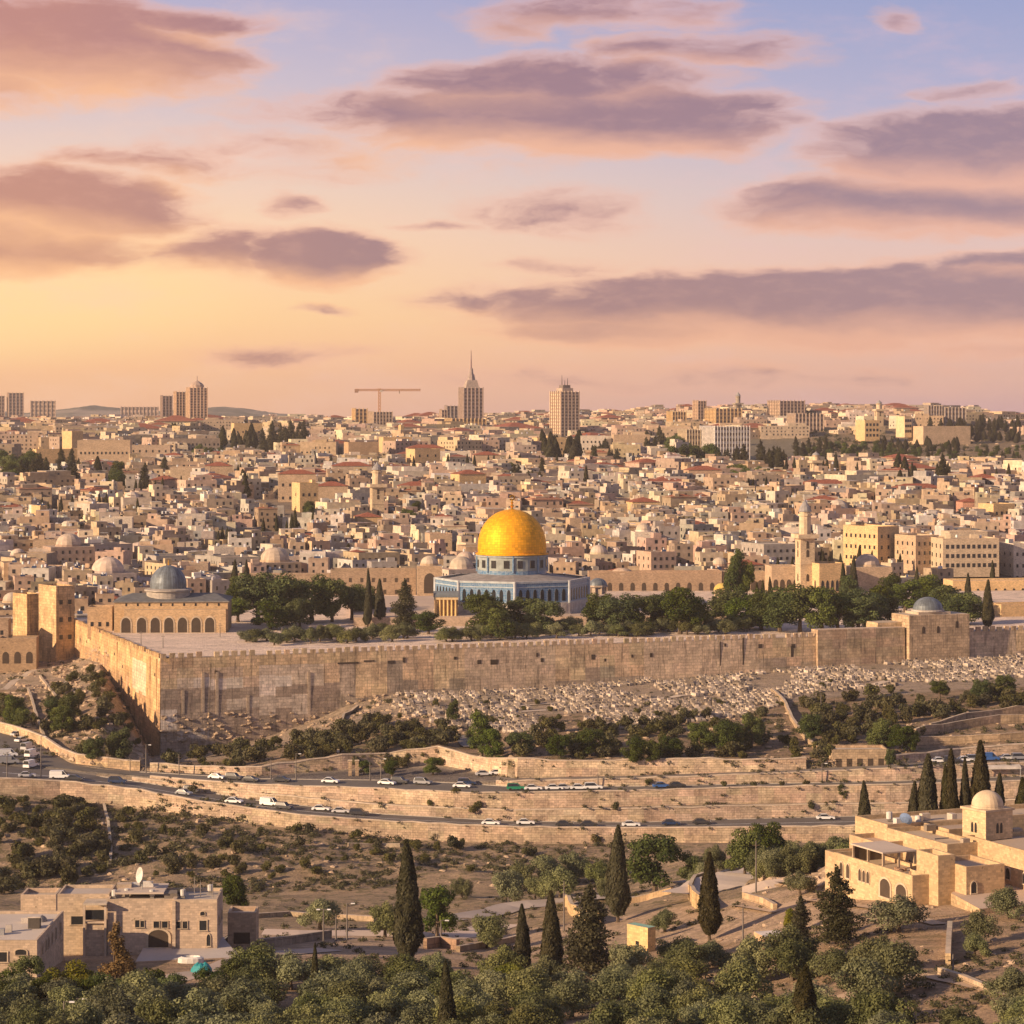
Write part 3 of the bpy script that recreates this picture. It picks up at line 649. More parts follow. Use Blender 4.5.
# gatehouse
g0, g1 = on_wall(905, 0), on_wall(965, 0); gc = on_wall(935, 3.0); Yg = gc.y; sg = F/Yg
gate = empty('gatehouse', (gc.x, gc.y, z_at(935, 664)), wang); tag(gate, 'square stone gatehouse with grey dome standing on the long wall', 'gatehouse')
hg = z_at(935, 614)-z_at(935, 664); wg = (g1-g0).length
mb = MB(); mb.box((0, 0, -2), (wg, 12, hg+2), 0, (.45, .34, .23), 'wall_blocks', (.42, .35, .27), 'plaster'); mb.build('wall', gate)
mb = MB(); mb.box((-wg/2-4.5, 3, -2), (9, 8, hg-.5), 0, (.50, .38, .24), 'wall_blocks', (.42, .35, .27), 'plaster'); mb.build('side_bay', gate)
mb = MB(); mb.box((-1, 0, hg+.003), (12, 9, .8), 0, (.45, .36, .27), 'plaster'); mb.build('roof_step', gate)
mb = MB(); mb.lathe([(5.4, 0), (5.4, .5), (5.1, .6)], 28, (-1, 0, hg+.8), (.4, .36, .32), 'plaster'); dome(mb, 5.0, 4.2, (-1, 0, hg+1.3), 'lead_sheet', uvw=1.0); mb.build('dome', gate)
for x, z in ((-6, hg-6), (-.5, hg-6), (6.5, hg-4.5)): add_window(gate, (0, -6, 0), 0, x, z, 1.1, 2.3, 'arch', mat='opening_dark')
for x in (-3, -1, 1, 3): add_window(gate, (-wg/2-4.5, -1, 0), 0, x*.9, hg-7, .8, 2.6, 'arch', mat='opening_dark')

# ================================================================ golden dome shrine
RC = (W3(512, 616, 920).x, 920.0, -69.6)
shrine = empty('domed_shrine', RC); tag(shrine, 'octagonal blue tiled shrine with a great gold dome on the platform', 'shrine')
R8 = 27.4; ROT = math.radians(-90+2)
def oct_pts(r): return [(r*math.cos(ROT+math.pi/4*i), r*math.sin(ROT+math.pi/4*i)) for i in range(8)]
mb = MB(); mb.prism(oct_pts(R8+.15), -2, 4.2, (.5, .44, .38), 'marble', cap=False); mb.prism(oct_pts(R8+.5), -2, .6, (.45, .4, .34), 'plaster'); mb.build('marble_base', shrine)
mb = MB(); mb.prism(oct_pts(R8), 4.2, 11.2, (.1, .2, .3), 'blue_tile', cap=False); mb.build('tiled_wall', shrine)
mb = MB(); mb.prism(oct_pts(R8+.2), 11.2, 11.9, (.36, .40, .42), 'plaster', cap=False); mb.prism(oct_pts(R8+.12), 9.7, 10.1, (.34, .4, .44), 'plaster'); mb.prism(oct_pts(R8+.1), 4.0, 4.5, (.42, .43, .42), 'plaster')
po, pi_ = oct_pts(R8+.2), oct_pts(R8-1.0)
for i in range(8): j = (i+1) % 8; mb.face([po[i]+(11.9,), po[j]+(11.9,), pi_[j]+(11.9,), pi_[i]+(11.9,)], (.45, .42, .4), 'plaster')
for i in range(8):
    x, y = po[i]; mb.lathe([(.55, 4.0), (.55, 11.9)], 8, (x*.992, y*.992, 0), (.40, .42, .44), 'plaster')
mb.build('cornice', shrine)
mb = MB()
for i in range(8):
    a_, b2 = pi_[i], pi_[(i+1) % 8]; q1, q2 = [(12.6*math.cos(t_), 12.6*math.sin(t_)) for t_ in (ROT+math.pi/4*i, ROT+math.pi/4*(i+1))]
    mb.face([a_+(11.0,), b2+(11.0,), q2+(13.4,), q1+(13.4,)], (.24, .225, .22), 'plaster')
mb.build('roof', shrine)
mb = MB(); mb.lathe([(12.4, 12.6), (12.4, 14.6)], 40, (0, 0, 0), (.1, .25, .3), 'blue_tile'); mb.lathe([(12.3, 14.6), (12.3, 20.2)], 40, (0, 0, 0), (.27, .30, .29), 'plaster'); mb.lathe([(12.3, 19.2), (12.75, 19.4), (12.75, 19.9), (12.3, 20)], 40, (0, 0, 0), (.30, .33, .33), 'plaster'); mb.build('drum', shrine)
for i in range(16):
    a_ = ROT+2*math.pi*(i+.5)/16
    add_window(shrine, (12.36*math.cos(a_), 12.36*math.sin(a_), 0), a_+math.pi/2, 0, 15.6, 1.9, 2.7, 'rect', mat='glass_dark')
    if i % 2: m2 = MB(); m2.lathe([(.35, 0), (.35, 6)], 6, (0, 0, 0), (.12, .2, .26), 'blue_tile'); m2.build('buttress', shrine, (12.5*math.cos(a_+.196), 12.5*math.sin(a_+.196), 14.0))
mb = MB(); prof = [(13.0, 20.1), (13.0, 20.45), (12.15, 20.6)]
for i in range(1, 15):
    t_ = i/14; a_ = t_*math.pi/2; prof.append((12.15*math.cos(a_)**.9*(1+.055*math.sin(2*a_)), 20.6+15.4*math.sin(a_)**.98))
prof[-1] = (0.05, 36.1); mb.lathe(prof, 72, (0, 0, 0), (.9, .5, .05), 'gold_plate', uvw=1.0); mb.build('gold_dome', shrine, smooth=False)
mb = MB(); mb.lathe([(.9, 35.8), (.35, 36.6), (.75, 37.3), (.3, 37.9), (.6, 38.4), (.25, 38.9), (.25, 39.4)], 10, (0, 0, 0), (.8, .5, .1), 'gilt')
for i in range(14):
    a0, a1 = math.radians(-60+300*i/14), math.radians(-60+300*(i+1)/14); w_ = .22
    mb.box((.8*math.sin((a0+a1)/2), 0, 40.0-.8*math.cos((a0+a1)/2)-.15), (.5, .35, .5), 0, (.8, .5, .1), 'gilt', bottom=True)
mb.build('finial', shrine)
for i in range(8):     # seven window bays on each face
    p0, p1 = oct_pts(R8)[i], oct_pts(R8)[(i+1) % 8]; mx, my = (p0[0]+p1[0])/2, (p0[1]+p1[1])/2; r_ = math.atan2(p1[1]-p0[1], p1[0]-p0[0]); ln = math.hypot(p1[0]-p0[0], p1[1]-p0[1])
    if my > 12: continue
    for k in range(7): add_window(shrine, (mx, my, 0), r_, (k-3)*ln/7.6, 4.9, 1.35, 4.2, 'arch', mat='glass_dark')
    for k in range(7):
        m2 = MB(); m2.box((0, -.12, 0), (1.9, .2, 3.2), 0, (.38, .32, .27), 'marble'); m2.build('marble_panel', shrine, (mx+math.cos(r_)*(k-3)*ln/7.6, my+math.sin(r_)*(k-3)*ln/7.6, .8), r_)
FOOT.append((RC[0], RC[1], 33))
# colonnaded pavilion beside it
pc = W3(446, 612, 893); pav = empty('pavilion', (pc.x, pc.y, -69.6)); tag(pav, 'small colonnaded pavilion with grey barrel roof against the shrine', 'pavilion')
for i in range(6):
    m2 = MB(); m2.lathe([(.6, 0), (.38, .3), (.36, 5.2), (.6, 5.8)], 8, (0, 0, 0), (.62, .42, .18), 'plaster'); m2.build('column', pav, (-3.4+1.36*i, -.6, 0))
mb = MB(); mb.box((0, -.4, 5.8), (8.4, 1.6, .9), 0, (.55, .42, .25), 'plaster', bottom=True); mb.box((0, 1.6, 0), (8.2, 2.6, 5.8), 0, (.45, .32, .2), 'ashlar'); mb.build('entablature', pav)
mb = MB()
for i in range(8):
    a0, a1 = math.pi*i/8, math.pi*(i+1)/8; y0, y1, z0, z1 = .8-2.2*math.cos(a0), .8-2.2*math.cos(a1), 6.7+2.0*math.sin(a0), 6.7+2.0*math.sin(a1)
    mb.face([(-4.3, y0, z0), (4.3, y0, z0), (4.3, y1, z1), (-4.3, y1, z1)], (.13, .15, .17), 'plaster')
for sx in (-4.3, 4.3): mb.face([(sx, .8-2.2*math.cos(math.pi*i/8), 6.7+2.0*math.sin(math.pi*i/8)) for i in range(9)], (.13, .15, .17), 'plaster')
mb.build('barrel_roof', pav)
# raised terrace under the shrine
mb = MB(); mb.box((RC[0]+8, RC[1]+22, -75), (132, 104, 5.6), wang*.2, (.44, .34, .26), 'ashlar', (.46, .36, .28), 'paving'); tag(mb.build('upper_terrace'), kind='structure')
def steps(): pass
# small domed pavilion right of the shrine and a little yellow one
def kiosk(px, yb, wpx, yt, label, col, dmat, dcol=(.2, .25, .3), Y=None):
    p = P(px, yb) if Y is None else W3(px, yb, Y); s = F/p.y; wd = wpx/s; H = (yb-yt)/s; k = empty('kiosk', p); tag(k, label, 'kiosk')
    mb = MB()
    for i in range(8):
        a_ = math.pi/4*i+.39; m2 = MB(); m2.lathe([(.3, 0), (.25, H*.42)], 6, (0, 0, 0), col, 'plaster'); m2.build('column', k, (wd*.42*math.cos(a_), wd*.42*math.sin(a_), 0))
    mb = MB(); mb.lathe([(wd*.36, 0), (wd*.36, H*.45), (wd*.52, H*.45), (wd*.52, H*.55), (wd*.45, H*.56)], 8, (0, 0, 0), col, 'plaster', .39); mb.build('wall', k)
    mb = MB(); dome(mb, wd*.46, H*.46, (0, 0, H*.54), dmat, dcol, 16, n=7, uvw=1); mb.build('dome', k)
    FOOT.append((p.x, p.y, wd)); return k
kiosk(598, 594, 20, 578, 'small kiosk with blue grey dome right of the golden shrine', (.40, .32, .25), 'lead_sheet', Y=960)
kiosk(722, 598, 18, 583, 'small kiosk with yellow dome before the arcaded wall', (.42, .33, .22), 'plaster', (.50, .36, .10), Y=1030)

# ================================================================ silver domed mosque
mp = W3(171, 628, 862); mosque = empty('mosque', (mp.x, mp.y, -72.5), math.radians(3)); tag(mosque, 'long mosque with an arched front and silver grey dome', 'mosque')
sm = F/862; MW = 113/sm; MH = (628-597)/sm
mb = MB(); mb.box((0, 11.5, -1), (MW, 23, MH+1), 0, (.48, .34, .20), 'ashlar', (.2, .21, .22), 'plaster'); mb.build('wall', mosque)
mb = MB(); mb.box((1.5, -1.2, -1), (MW-4, 2.4, MH-1.6), 0, (.50, .36, .22), 'ashlar', (.38, .31, .24), 'plaster'); mb.build('arcade', mosque)
mb = MB(); e = .5
A_, B_, C_, D_ = [(x, y, MH) for x, y in ((-MW/2-e, -e), (MW/2+e, -e), (MW/2+e, 23.5), (-MW/2-e, 23.5))]; r1, r2 = (-MW/2+5, 12, MH+2.0), (MW/2-5, 12, MH+2.0)
for q in ([A_, B_, r2, r1], [B_, C_, r2], [C_, D_, r1, r2], [D_, A_, r1]): mb.face(q, (.13, .135, .14), 'plaster')
mb.box((0, 11.5, MH-.35), (MW+1, 24, .34), 0, (.2, .19, .18), 'plaster', bottom=True); mb.build('roof', mosque)
dr = 18.2/sm; dx = (166-171)/sm
mb = MB(); mb.lathe([(dr+1.3, 0), (dr+1.3, 2.6), (dr+2.0, 2.7), (dr+2.0, 3.2), (dr+.2, 3.6)], 32, (dx, 10, MH+.2), (.36, .33, .3), 'ashlar'); mb.build('drum', mosque)
mb = MB(); prof = [(dr*math.cos(a_)*(1+.08*math.sin(2*a_)), 3.5+dr*1.28*math.sin(a_)) for a_ in [math.pi/2*i/12 for i in range(13)]]; prof[-1] = (0, prof[-1][1]); mb.lathe(prof, 40, (dx, 10, MH+.2), (.2, .2, .2), 'lead_sheet', uvw=1.0); mb.lathe([(.3, 11.2), (.1, 13)], 6, (dx, 10, MH+.2), (.5, .4, .2), 'gilt'); mb.build('dome', mosque)
for k, px in enumerate((127, 142.5, 156, 169.5, 183, 196.5, 210)):
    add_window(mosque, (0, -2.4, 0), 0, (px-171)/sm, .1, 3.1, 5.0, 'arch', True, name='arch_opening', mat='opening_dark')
for k in range(9): add_window(mosque, (0, 0, 0), 0, -MW/2+4+k*(MW-7)/8, MH-1.6+.0, .6, .9, 'rect')
for k in range(3): add_window(mosque, (-MW/2, 11.5, 0), -math.pi/2, -6+k*6, 4.5, 1.0, 2.2, 'arch')
FOOT.append((mp.x, mp.y+12, 22)); FOOT.append((mp.x-12, mp.y+8, 12)); FOOT.append((mp.x+12, mp.y+12, 12))
block(86, 112, 609, 630, 'low flat annex in the corner between mosque and sunlit rampart', (.46, .33, .21), rz=.05, depth=10, Y=868, wins=[('f', 1, 3)], roof='flat', name='annex')
# tower block at the far end of the side wall and its neighbours
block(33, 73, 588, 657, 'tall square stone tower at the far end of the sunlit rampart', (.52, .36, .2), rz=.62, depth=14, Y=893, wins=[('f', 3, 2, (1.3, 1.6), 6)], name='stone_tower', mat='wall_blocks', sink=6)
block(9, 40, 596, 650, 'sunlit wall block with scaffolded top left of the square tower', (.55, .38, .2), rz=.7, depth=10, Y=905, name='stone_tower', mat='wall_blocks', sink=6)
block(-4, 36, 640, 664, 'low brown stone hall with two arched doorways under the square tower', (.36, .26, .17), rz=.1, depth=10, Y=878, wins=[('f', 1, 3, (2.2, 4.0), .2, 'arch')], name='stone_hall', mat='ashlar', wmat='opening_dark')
block(-30, 8, 622, 652, 'brown stone block at the left picture edge beside the arched hall', (.34, .25, .18), rz=.1, depth=10, Y=886, wins=[('f', 2, 3)], name='stone_hall')

# ================================================================ retaining walls along the roads
def terrace_wall(name, k, px0, px1, label, dY=-.9, top_extra=.7, col=(.46, .355, .265), step=16, topfun=None):
    """stone face in front of terrain step between rows k-1 (foot) and k (top)"""
    tf0 = topfun; topfun = lambda p: (tf0(p) if tf0 else 0)+mn.noise(Vector((p*.06, k, 0)))*.35; root = empty(name, Vector(line_pt(k, (px0+px1)/2, dY))); tag(root, label, 'retaining wall'); o_ = root.location
    mb = MB(); cp = MB(); ps = list(np.arange(px0, px1+.1, step)); Ld = 0
    for a_, b2 in zip(ps, ps[1:]):
        A, B = Vector(line_pt(k, a_, dY)), Vector(line_pt(k, b2, dY)); la, lb = line_pt(k-1, a_, dY), line_pt(k-1, b2, dY)
        d = (B-A).length; u = (B-A).normalized(); n = Vector((u.y, -u.x, 0)); n.normalize()
        za, zb = A.z+top_extra, B.z+top_extra
        if topfun: za += topfun(a_); zb += topfun(b2)
        zfa, zfb = min(la[2], A.z)-1.5, min(lb[2], B.z)-1.5; nr = 3
        for r_ in range(nr):
            q = [(A.x+n.x*.3*(1-r_/nr), A.y+n.y*.3*(1-r_/nr), zfa+(za-zfa)*r_/nr), (B.x+n.x*.3*(1-r_/nr), B.y+n.y*.3*(1-r_/nr), zfb+(zb-zfb)*r_/nr),
                 (B.x+n.x*.3*(1-(r_+1)/nr), B.y+n.y*.3*(1-(r_+1)/nr), zfb+(zb-zfb)*(r_+1)/nr), (A.x+n.x*.3*(1-(r_+1)/nr), A.y+n.y*.3*(1-(r_+1)/nr), zfa+(za-zfa)*(r_+1)/nr)]
            mb.face([tuple(Vector(v)-o_) for v in q], jit(col, .15), 'rubble_wall', [(Ld, q[0][2]), (Ld+d, q[1][2]), (Ld+d, q[2][2]), (Ld, q[3][2])])
        q = [(A.x, A.y, za), (B.x, B.y, zb), (B.x-n.x*.7, B.y-n.y*.7, zb), (A.x-n.x*.7, A.y-n.y*.7, za)]
        cp.face([tuple(Vector(v)-o_+Vector((0, 0, .12))) for v in q], jit((.44, .36, .28), .05), 'plaster')
        cp.face([tuple(Vector(v)-o_) for v in ((q[0][0]+n.x*.12, q[0][1]+n.y*.12, q[0][2]-.15), (q[1][0]+n.x*.12, q[1][1]+n.y*.12, q[1][2]-.15), (q[1][0], q[1][1], q[1][2]+.12), (q[0][0], q[0][1], q[0][2]+.12))], jit((.42, .34, .26), .05), 'plaster')
        q = [(B.x-n.x*.7, B.y-n.y*.7, zb+.12), (A.x-n.x*.7, A.y-n.y*.7, za+.12), (A.x-n.x*.7, A.y-n.y*.7, za-2.2), (B.x-n.x*.7, B.y-n.y*.7, zb-2.2)]
        mb.face([tuple(Vector(v)-o_) for v in q], jit(col, .06), 'rubble_wall', [(Ld, 0), (Ld+d, 0), (Ld+d, 2), (Ld, 2)]); Ld += d
    mb.build('masonry', root); cp.build('coping', root); return root
terrace_wall('retaining_wall', K['wallE'], -404, 1436, 'lowest stone retaining wall, carrying the near edge of the lower road', col=(.42, .325, .24))
terrace_wall('retaining_wall', K['wallD'], 132, 1436, 'stone retaining wall right behind the lower road', top_extra=.1, dY=-.5, col=(.43, .335, .25))
terrace_wall('retaining_wall', K['wallC'], 150, 1436, 'middle stone retaining wall holding up the road with parked cars', top_extra=.3, dY=-.9)
terrace_wall('retaining_wall', K['wallB'], 496, 1436, 'stone retaining wall between the parked cars and the top lane', top_extra=.1, dY=-.6, col=(.46, .355, .265))
terrace_wall('retaining_wall', K['wallA'], 150, 820, 'uppermost boundary wall under the dark shrubs', top_extra=.9, dY=-.9, col=(.48, .37, .27), topfun=lambda p: (.5 if (int(p/90) % 2) else 0))
terrace_wall('retaining_wall', K['wallA'], 896, 1436, 'uppermost boundary wall behind the car park at the right', top_extra=.5, dY=-.9)
terrace_wall('retaining_wall', K['wallA'], -404, 150, 'curving stone parapet beside the sloping junction below the tall corner', top_extra=1.6, dY=-.6, col=(.46, .34, .22))
def free_wall(pts, h, label, th=.7, col=(.40, .30, .20), name='stone_wall', lo=0, mat='rubble_wall'):
    q = [P(px, y, lo) for px, y in pts]; root = empty(name, q[0]); tag(root, label, 'wall'); o_ = q[0]; mb = MB()
    for a_, b2 in zip(q, q[1:]):
        n_ = max(1, int((b2-a_).length/5))
        for k_ in range(n_):
            s0 = a_+(b2-a_)*k_/n_; s1 = a_+(b2-a_)*(k_+1)/n_; g0, g1 = ground(s0.x, s0.y), ground(s1.x, s1.y); d = s1-s0; d.z = 0; ln_ = d.length; d.normalize(); nn = Vector((-d.y, d.x, 0))*th/2; cc_ = jit(col, .07)
            def Q_(s, g, sg, zz): return (s.x+nn.x*sg-o_.x, s.y+nn.y*sg-o_.y, g+zz-o_.z)
            for sg in (-1, 1): mb.face([Q_(s0, g0, sg, -1.5), Q_(s1, g1, sg, -1.5), Q_(s1, g1, sg, h), Q_(s0, g0, sg, h)], cc_, mat, [(k_*5, 0), (k_*5+ln_, 0), (k_*5+ln_, h), (k_*5, h)])
            mb.face([Q_(s0, g0, -1, h), Q_(s1, g1, -1, h), Q_(s1, g1, 1, h), Q_(s0, g0, 1, h)], jit((.44, .36, .27), .06), 'plaster')
            for s_e, g_e in ((s0, g0), (s1, g1)):
                if (s_e-q[0]).length < .01 or (s_e-q[-1]).length < .01: mb.face([Q_(s_e, g_e, -1, -1.5), Q_(s_e, g_e, 1, -1.5), Q_(s_e, g_e, 1, h), Q_(s_e, g_e, -1, h)], cc_, mat)
    mb.build('masonry', root); return root
# terraces at right under the gatehouse
free_wall([(915, 738), (925, 735), (960, 729), (1000, 724), (1040, 722)], 2.4, 'short terrace wall lower of two right of the shrubs')
free_wall([(930, 731), (965, 721), (1000, 716), (1050, 712)], 2.2, 'short terrace wall upper of two at the right edge')
free_wall([(908, 745), (940, 744), (1000, 741), (1050, 738)], 2.0, 'terrace wall just behind the car park at the right')
free_wall([(772, 692), (785, 705), (792, 722), (805, 738), (818, 752), (832, 762)], 1.4, 'narrow stone wall descending the scrub slope to the road')
free_wall([(338, 756), (340, 730), (344, 718), (358, 708)], 1.2, 'curved stone channel wall climbing through shrubs below the long wall', col=(.2, .16, .12))
ribbon('cemetery_path', [(440, 727), (500, 714), (560, 708.5), (620, 703), (680, 697), (740, 691), (800, 690), (860, 686), (900, 680), (950, 673), (1060, 668)], 3.2, 'paving', (.46, .38, .30), .12)
ribbon('cemetery_path', [(512, 706), (560, 703), (575, 706)], 2.2, 'paving', (.46, .38, .30), .12)
ribbon('service_track', [(430, 740), (448, 737), (470, 739), (480, 748)], 9, 'asphalt', (.22, .20, .19), .15)
ribbon('slope_path', [(4, 690), (16, 680), (40, 668), (70, 664)], 2.5, 'paving', (.46, .38, .30), .12)
ribbon('slope_path', [(52, 690), (66, 683), (74, 690), (80, 699)], 1.2, 'paving', (.5, .43, .36), .14)
free_wall([(40, 677), (50, 690), (60, 702)], .6, 'low pale wall slanting across the slope under the arched hall', col=(.44, .36, .27))
free_wall([(28, 690), (33, 706), (38, 722), (44, 738)], .9, 'thin stone wall running down left of the slope trees', col=(.36, .29, .22))
# small stone building beside the top lane
block(831, 888, 752, 771, 'low flat stone building with two doorways beside the top lane', (.42, .32, .22), rz=.02, depth=9, name='roadside_building', wins=[('f', 1, 5, (1.4, 2.6), .6)], Y=float(np.interp(860, PX, TY[K['wallA']]))-1, wmat='opening_dark', mat='rubble_wall')
# ================================================================ landmarks in the old city
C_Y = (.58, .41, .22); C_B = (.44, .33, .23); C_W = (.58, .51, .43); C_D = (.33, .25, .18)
def minaret(px, yt, yb, wpx, label, col=(.52, .41, .28), Y=None, lo=0):
    p = P(px, yb, lo) if Y is None else W3(px, yb, Y); s = F/p.y; H = (yb-yt)/s; wd = wpx/s; r = empty('minaret', p, .25); tag(r, label, 'minaret')
    mb = MB(); mb.box((0, 0, -3), (wd, wd, H*.58+3), 0, col, 'ashlar'); mb.box((0, 0, H*.30), (wd*1.06, wd*1.06, .5), 0, col, 'plaster', bottom=True); mb.build('shaft', r)
    mb = MB(); mb.box((0, 0, H*.58), (wd*1.45, wd*1.45, .6), 0, col, 'plaster', bottom=True)
    for a_, b2, c_, d_ in ((0, -.7, 1.45, .06), (0, .7, 1.45, .06), (-.7, 0, .06, 1.45), (.7, 0, .06, 1.45)): mb.box((a_*wd, b2*wd, H*.58+.6), (c_*wd, d_*wd, 1.1), 0, col, 'plaster')
    mb.build('gallery', r)
    mb = MB(); mb.lathe([(wd*.40, 0), (wd*.40, H*.22), (wd*.48, H*.225), (wd*.48, H*.245), (wd*.36, H*.25), (wd*.36, H*.28)], 12, (0, 0, H*.58+.6), col, 'plaster'); mb.build('lantern', r)
    mb = MB(); mb.lathe([(wd*.46, 0), (wd*.34, H*.05), (wd*.12, H*.10), (0, H*.14)], 12, (0, 0, H*.85+.6), (.25, .24, .24), 'plaster'); mb.build('cap', r)
    for z in (.12, .38, .47):
        for sd_ in (0, 1): add_window(r, (0, -wd/2, 0) if sd_ == 0 else (-wd/2, 0, 0), 0 if sd_ == 0 else -math.pi/2, 0, H*z, wd*.2, H*.08, 'arch', mat='opening_dark')
    FOOT.append((p.x, p.y, wd*1.2)); return r
minaret(805, 499, 592, 15, 'tall square minaret rising from the trees at the right', Y=1052)
minaret(377, 462, 522, 12, 'slim square minaret among red roofs left of the gold dome', lo=1100)
minaret(816, 452, 478, 9, 'pointed stone belfry in the right hand upper old city', lo=1300)
block(768, 800, 568, 594, 'brown arcaded hall left of the tall square minaret', C_B, rz=.1, depth=14, Y=1055, wins=[('f', 1, 4, (2.0, 4.5), 1.5, 'arch')], name='arcaded_hall', wmat='opening_dark')
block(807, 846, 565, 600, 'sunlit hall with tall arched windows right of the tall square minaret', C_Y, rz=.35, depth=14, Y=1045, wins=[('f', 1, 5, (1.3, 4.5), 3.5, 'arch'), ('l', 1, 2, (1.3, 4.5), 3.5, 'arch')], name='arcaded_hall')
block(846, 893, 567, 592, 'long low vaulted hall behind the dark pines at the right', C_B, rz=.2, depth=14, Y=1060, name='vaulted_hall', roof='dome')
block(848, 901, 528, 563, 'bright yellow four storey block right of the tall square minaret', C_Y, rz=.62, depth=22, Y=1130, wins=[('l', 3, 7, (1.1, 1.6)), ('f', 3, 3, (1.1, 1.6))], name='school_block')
block(899, 940, 537, 567, 'tall pale block with narrow windows beside the yellow block', C_B, rz=.45, depth=16, Y=1118, wins=[('l', 3, 4, (1, 1.6)), ('f', 3, 4, (1, 1.6))], name='apartment_block')
block(936, 1000, 540, 570, 'wide stepped stone block with rows of dark windows near the right edge', (.50, .40, .29), rz=.15, depth=18, Y=1105, wins=[('f', 3, 10, (1.4, 1.7)), ('l', 3, 3, (1.4, 1.8))], name='apartment_block', clutter=4)
block(945, 988, 533, 545, 'recessed upper storey on the wide stepped block near the right edge', (.50, .41, .31), rz=.15, depth=12, Y=1128, wins=[('f', 1, 12, (1.3, 1.6), 1.0)], name='penthouse')
block(1002, 1040, 545, 582, 'stone apartment block cut by the right picture edge', C_W, rz=.3, depth=16, Y=1115, wins=[('f', 3, 4), ('l', 3, 3)], name='apartment_block', clutter=2)
block(948, 1040, 582, 600, 'long low yellow hall with small arched windows at the right edge', C_Y, rz=.12, depth=14, Y=1068, wins=[('f', 1, 9, (1.1, 1.8), 3, 'arch')], name='arcaded_hall')
block(992, 1040, 606, 628, 'low sunlit house behind the rampart at the right edge', C_Y, rz=.3, depth=10, Y=930, wins=[('f', 1, 3)], name='house')
# arcaded wall behind the platform
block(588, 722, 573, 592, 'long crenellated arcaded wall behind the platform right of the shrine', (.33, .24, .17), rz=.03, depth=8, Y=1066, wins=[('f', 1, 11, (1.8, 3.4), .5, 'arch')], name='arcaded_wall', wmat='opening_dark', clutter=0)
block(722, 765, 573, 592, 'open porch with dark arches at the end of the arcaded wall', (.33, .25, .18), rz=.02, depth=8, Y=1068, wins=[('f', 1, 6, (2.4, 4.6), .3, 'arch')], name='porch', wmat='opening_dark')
for px_, w_, l_ in ((622, 22, 'low pale dome on the arcaded wall right of the shrine'),):
    p = W3(px_, 574, 1070); mb = MB(); dome(mb, 4.6, 2.6, (0, 0, 0), 'plaster', (.44, .33, .24), 18); o = mb.build('roof_dome', None, (p.x, p.y, p.z)); tag(o, l_, 'dome')
block(232, 330, 576, 596, 'brown stone range behind the dense platform pines', (.31, .235, .17), rz=.02, depth=10, Y=1050, wins=[('f', 2, 10)], name='stone_range')
block(330, 416, 571, 597, 'brown wall with one pale blind arch left of the domed tower', (.31, .23, .165), rz=.02, depth=10, Y=1040, wins=[('f', 2, 7, (1.2, 1.7))], name='stone_range', wmat='opening_dark')
bt = block(416, 442, 566, 597, 'domed square tower with an arched doorway left of the shrine', (.42, .31, .21), rz=.05, depth=10, Y=1030, roof='dome', wins=[('f', 1, 1, (4.5, 8), 1.5, 'arch')], name='domed_tower', wmat='opening_dark')
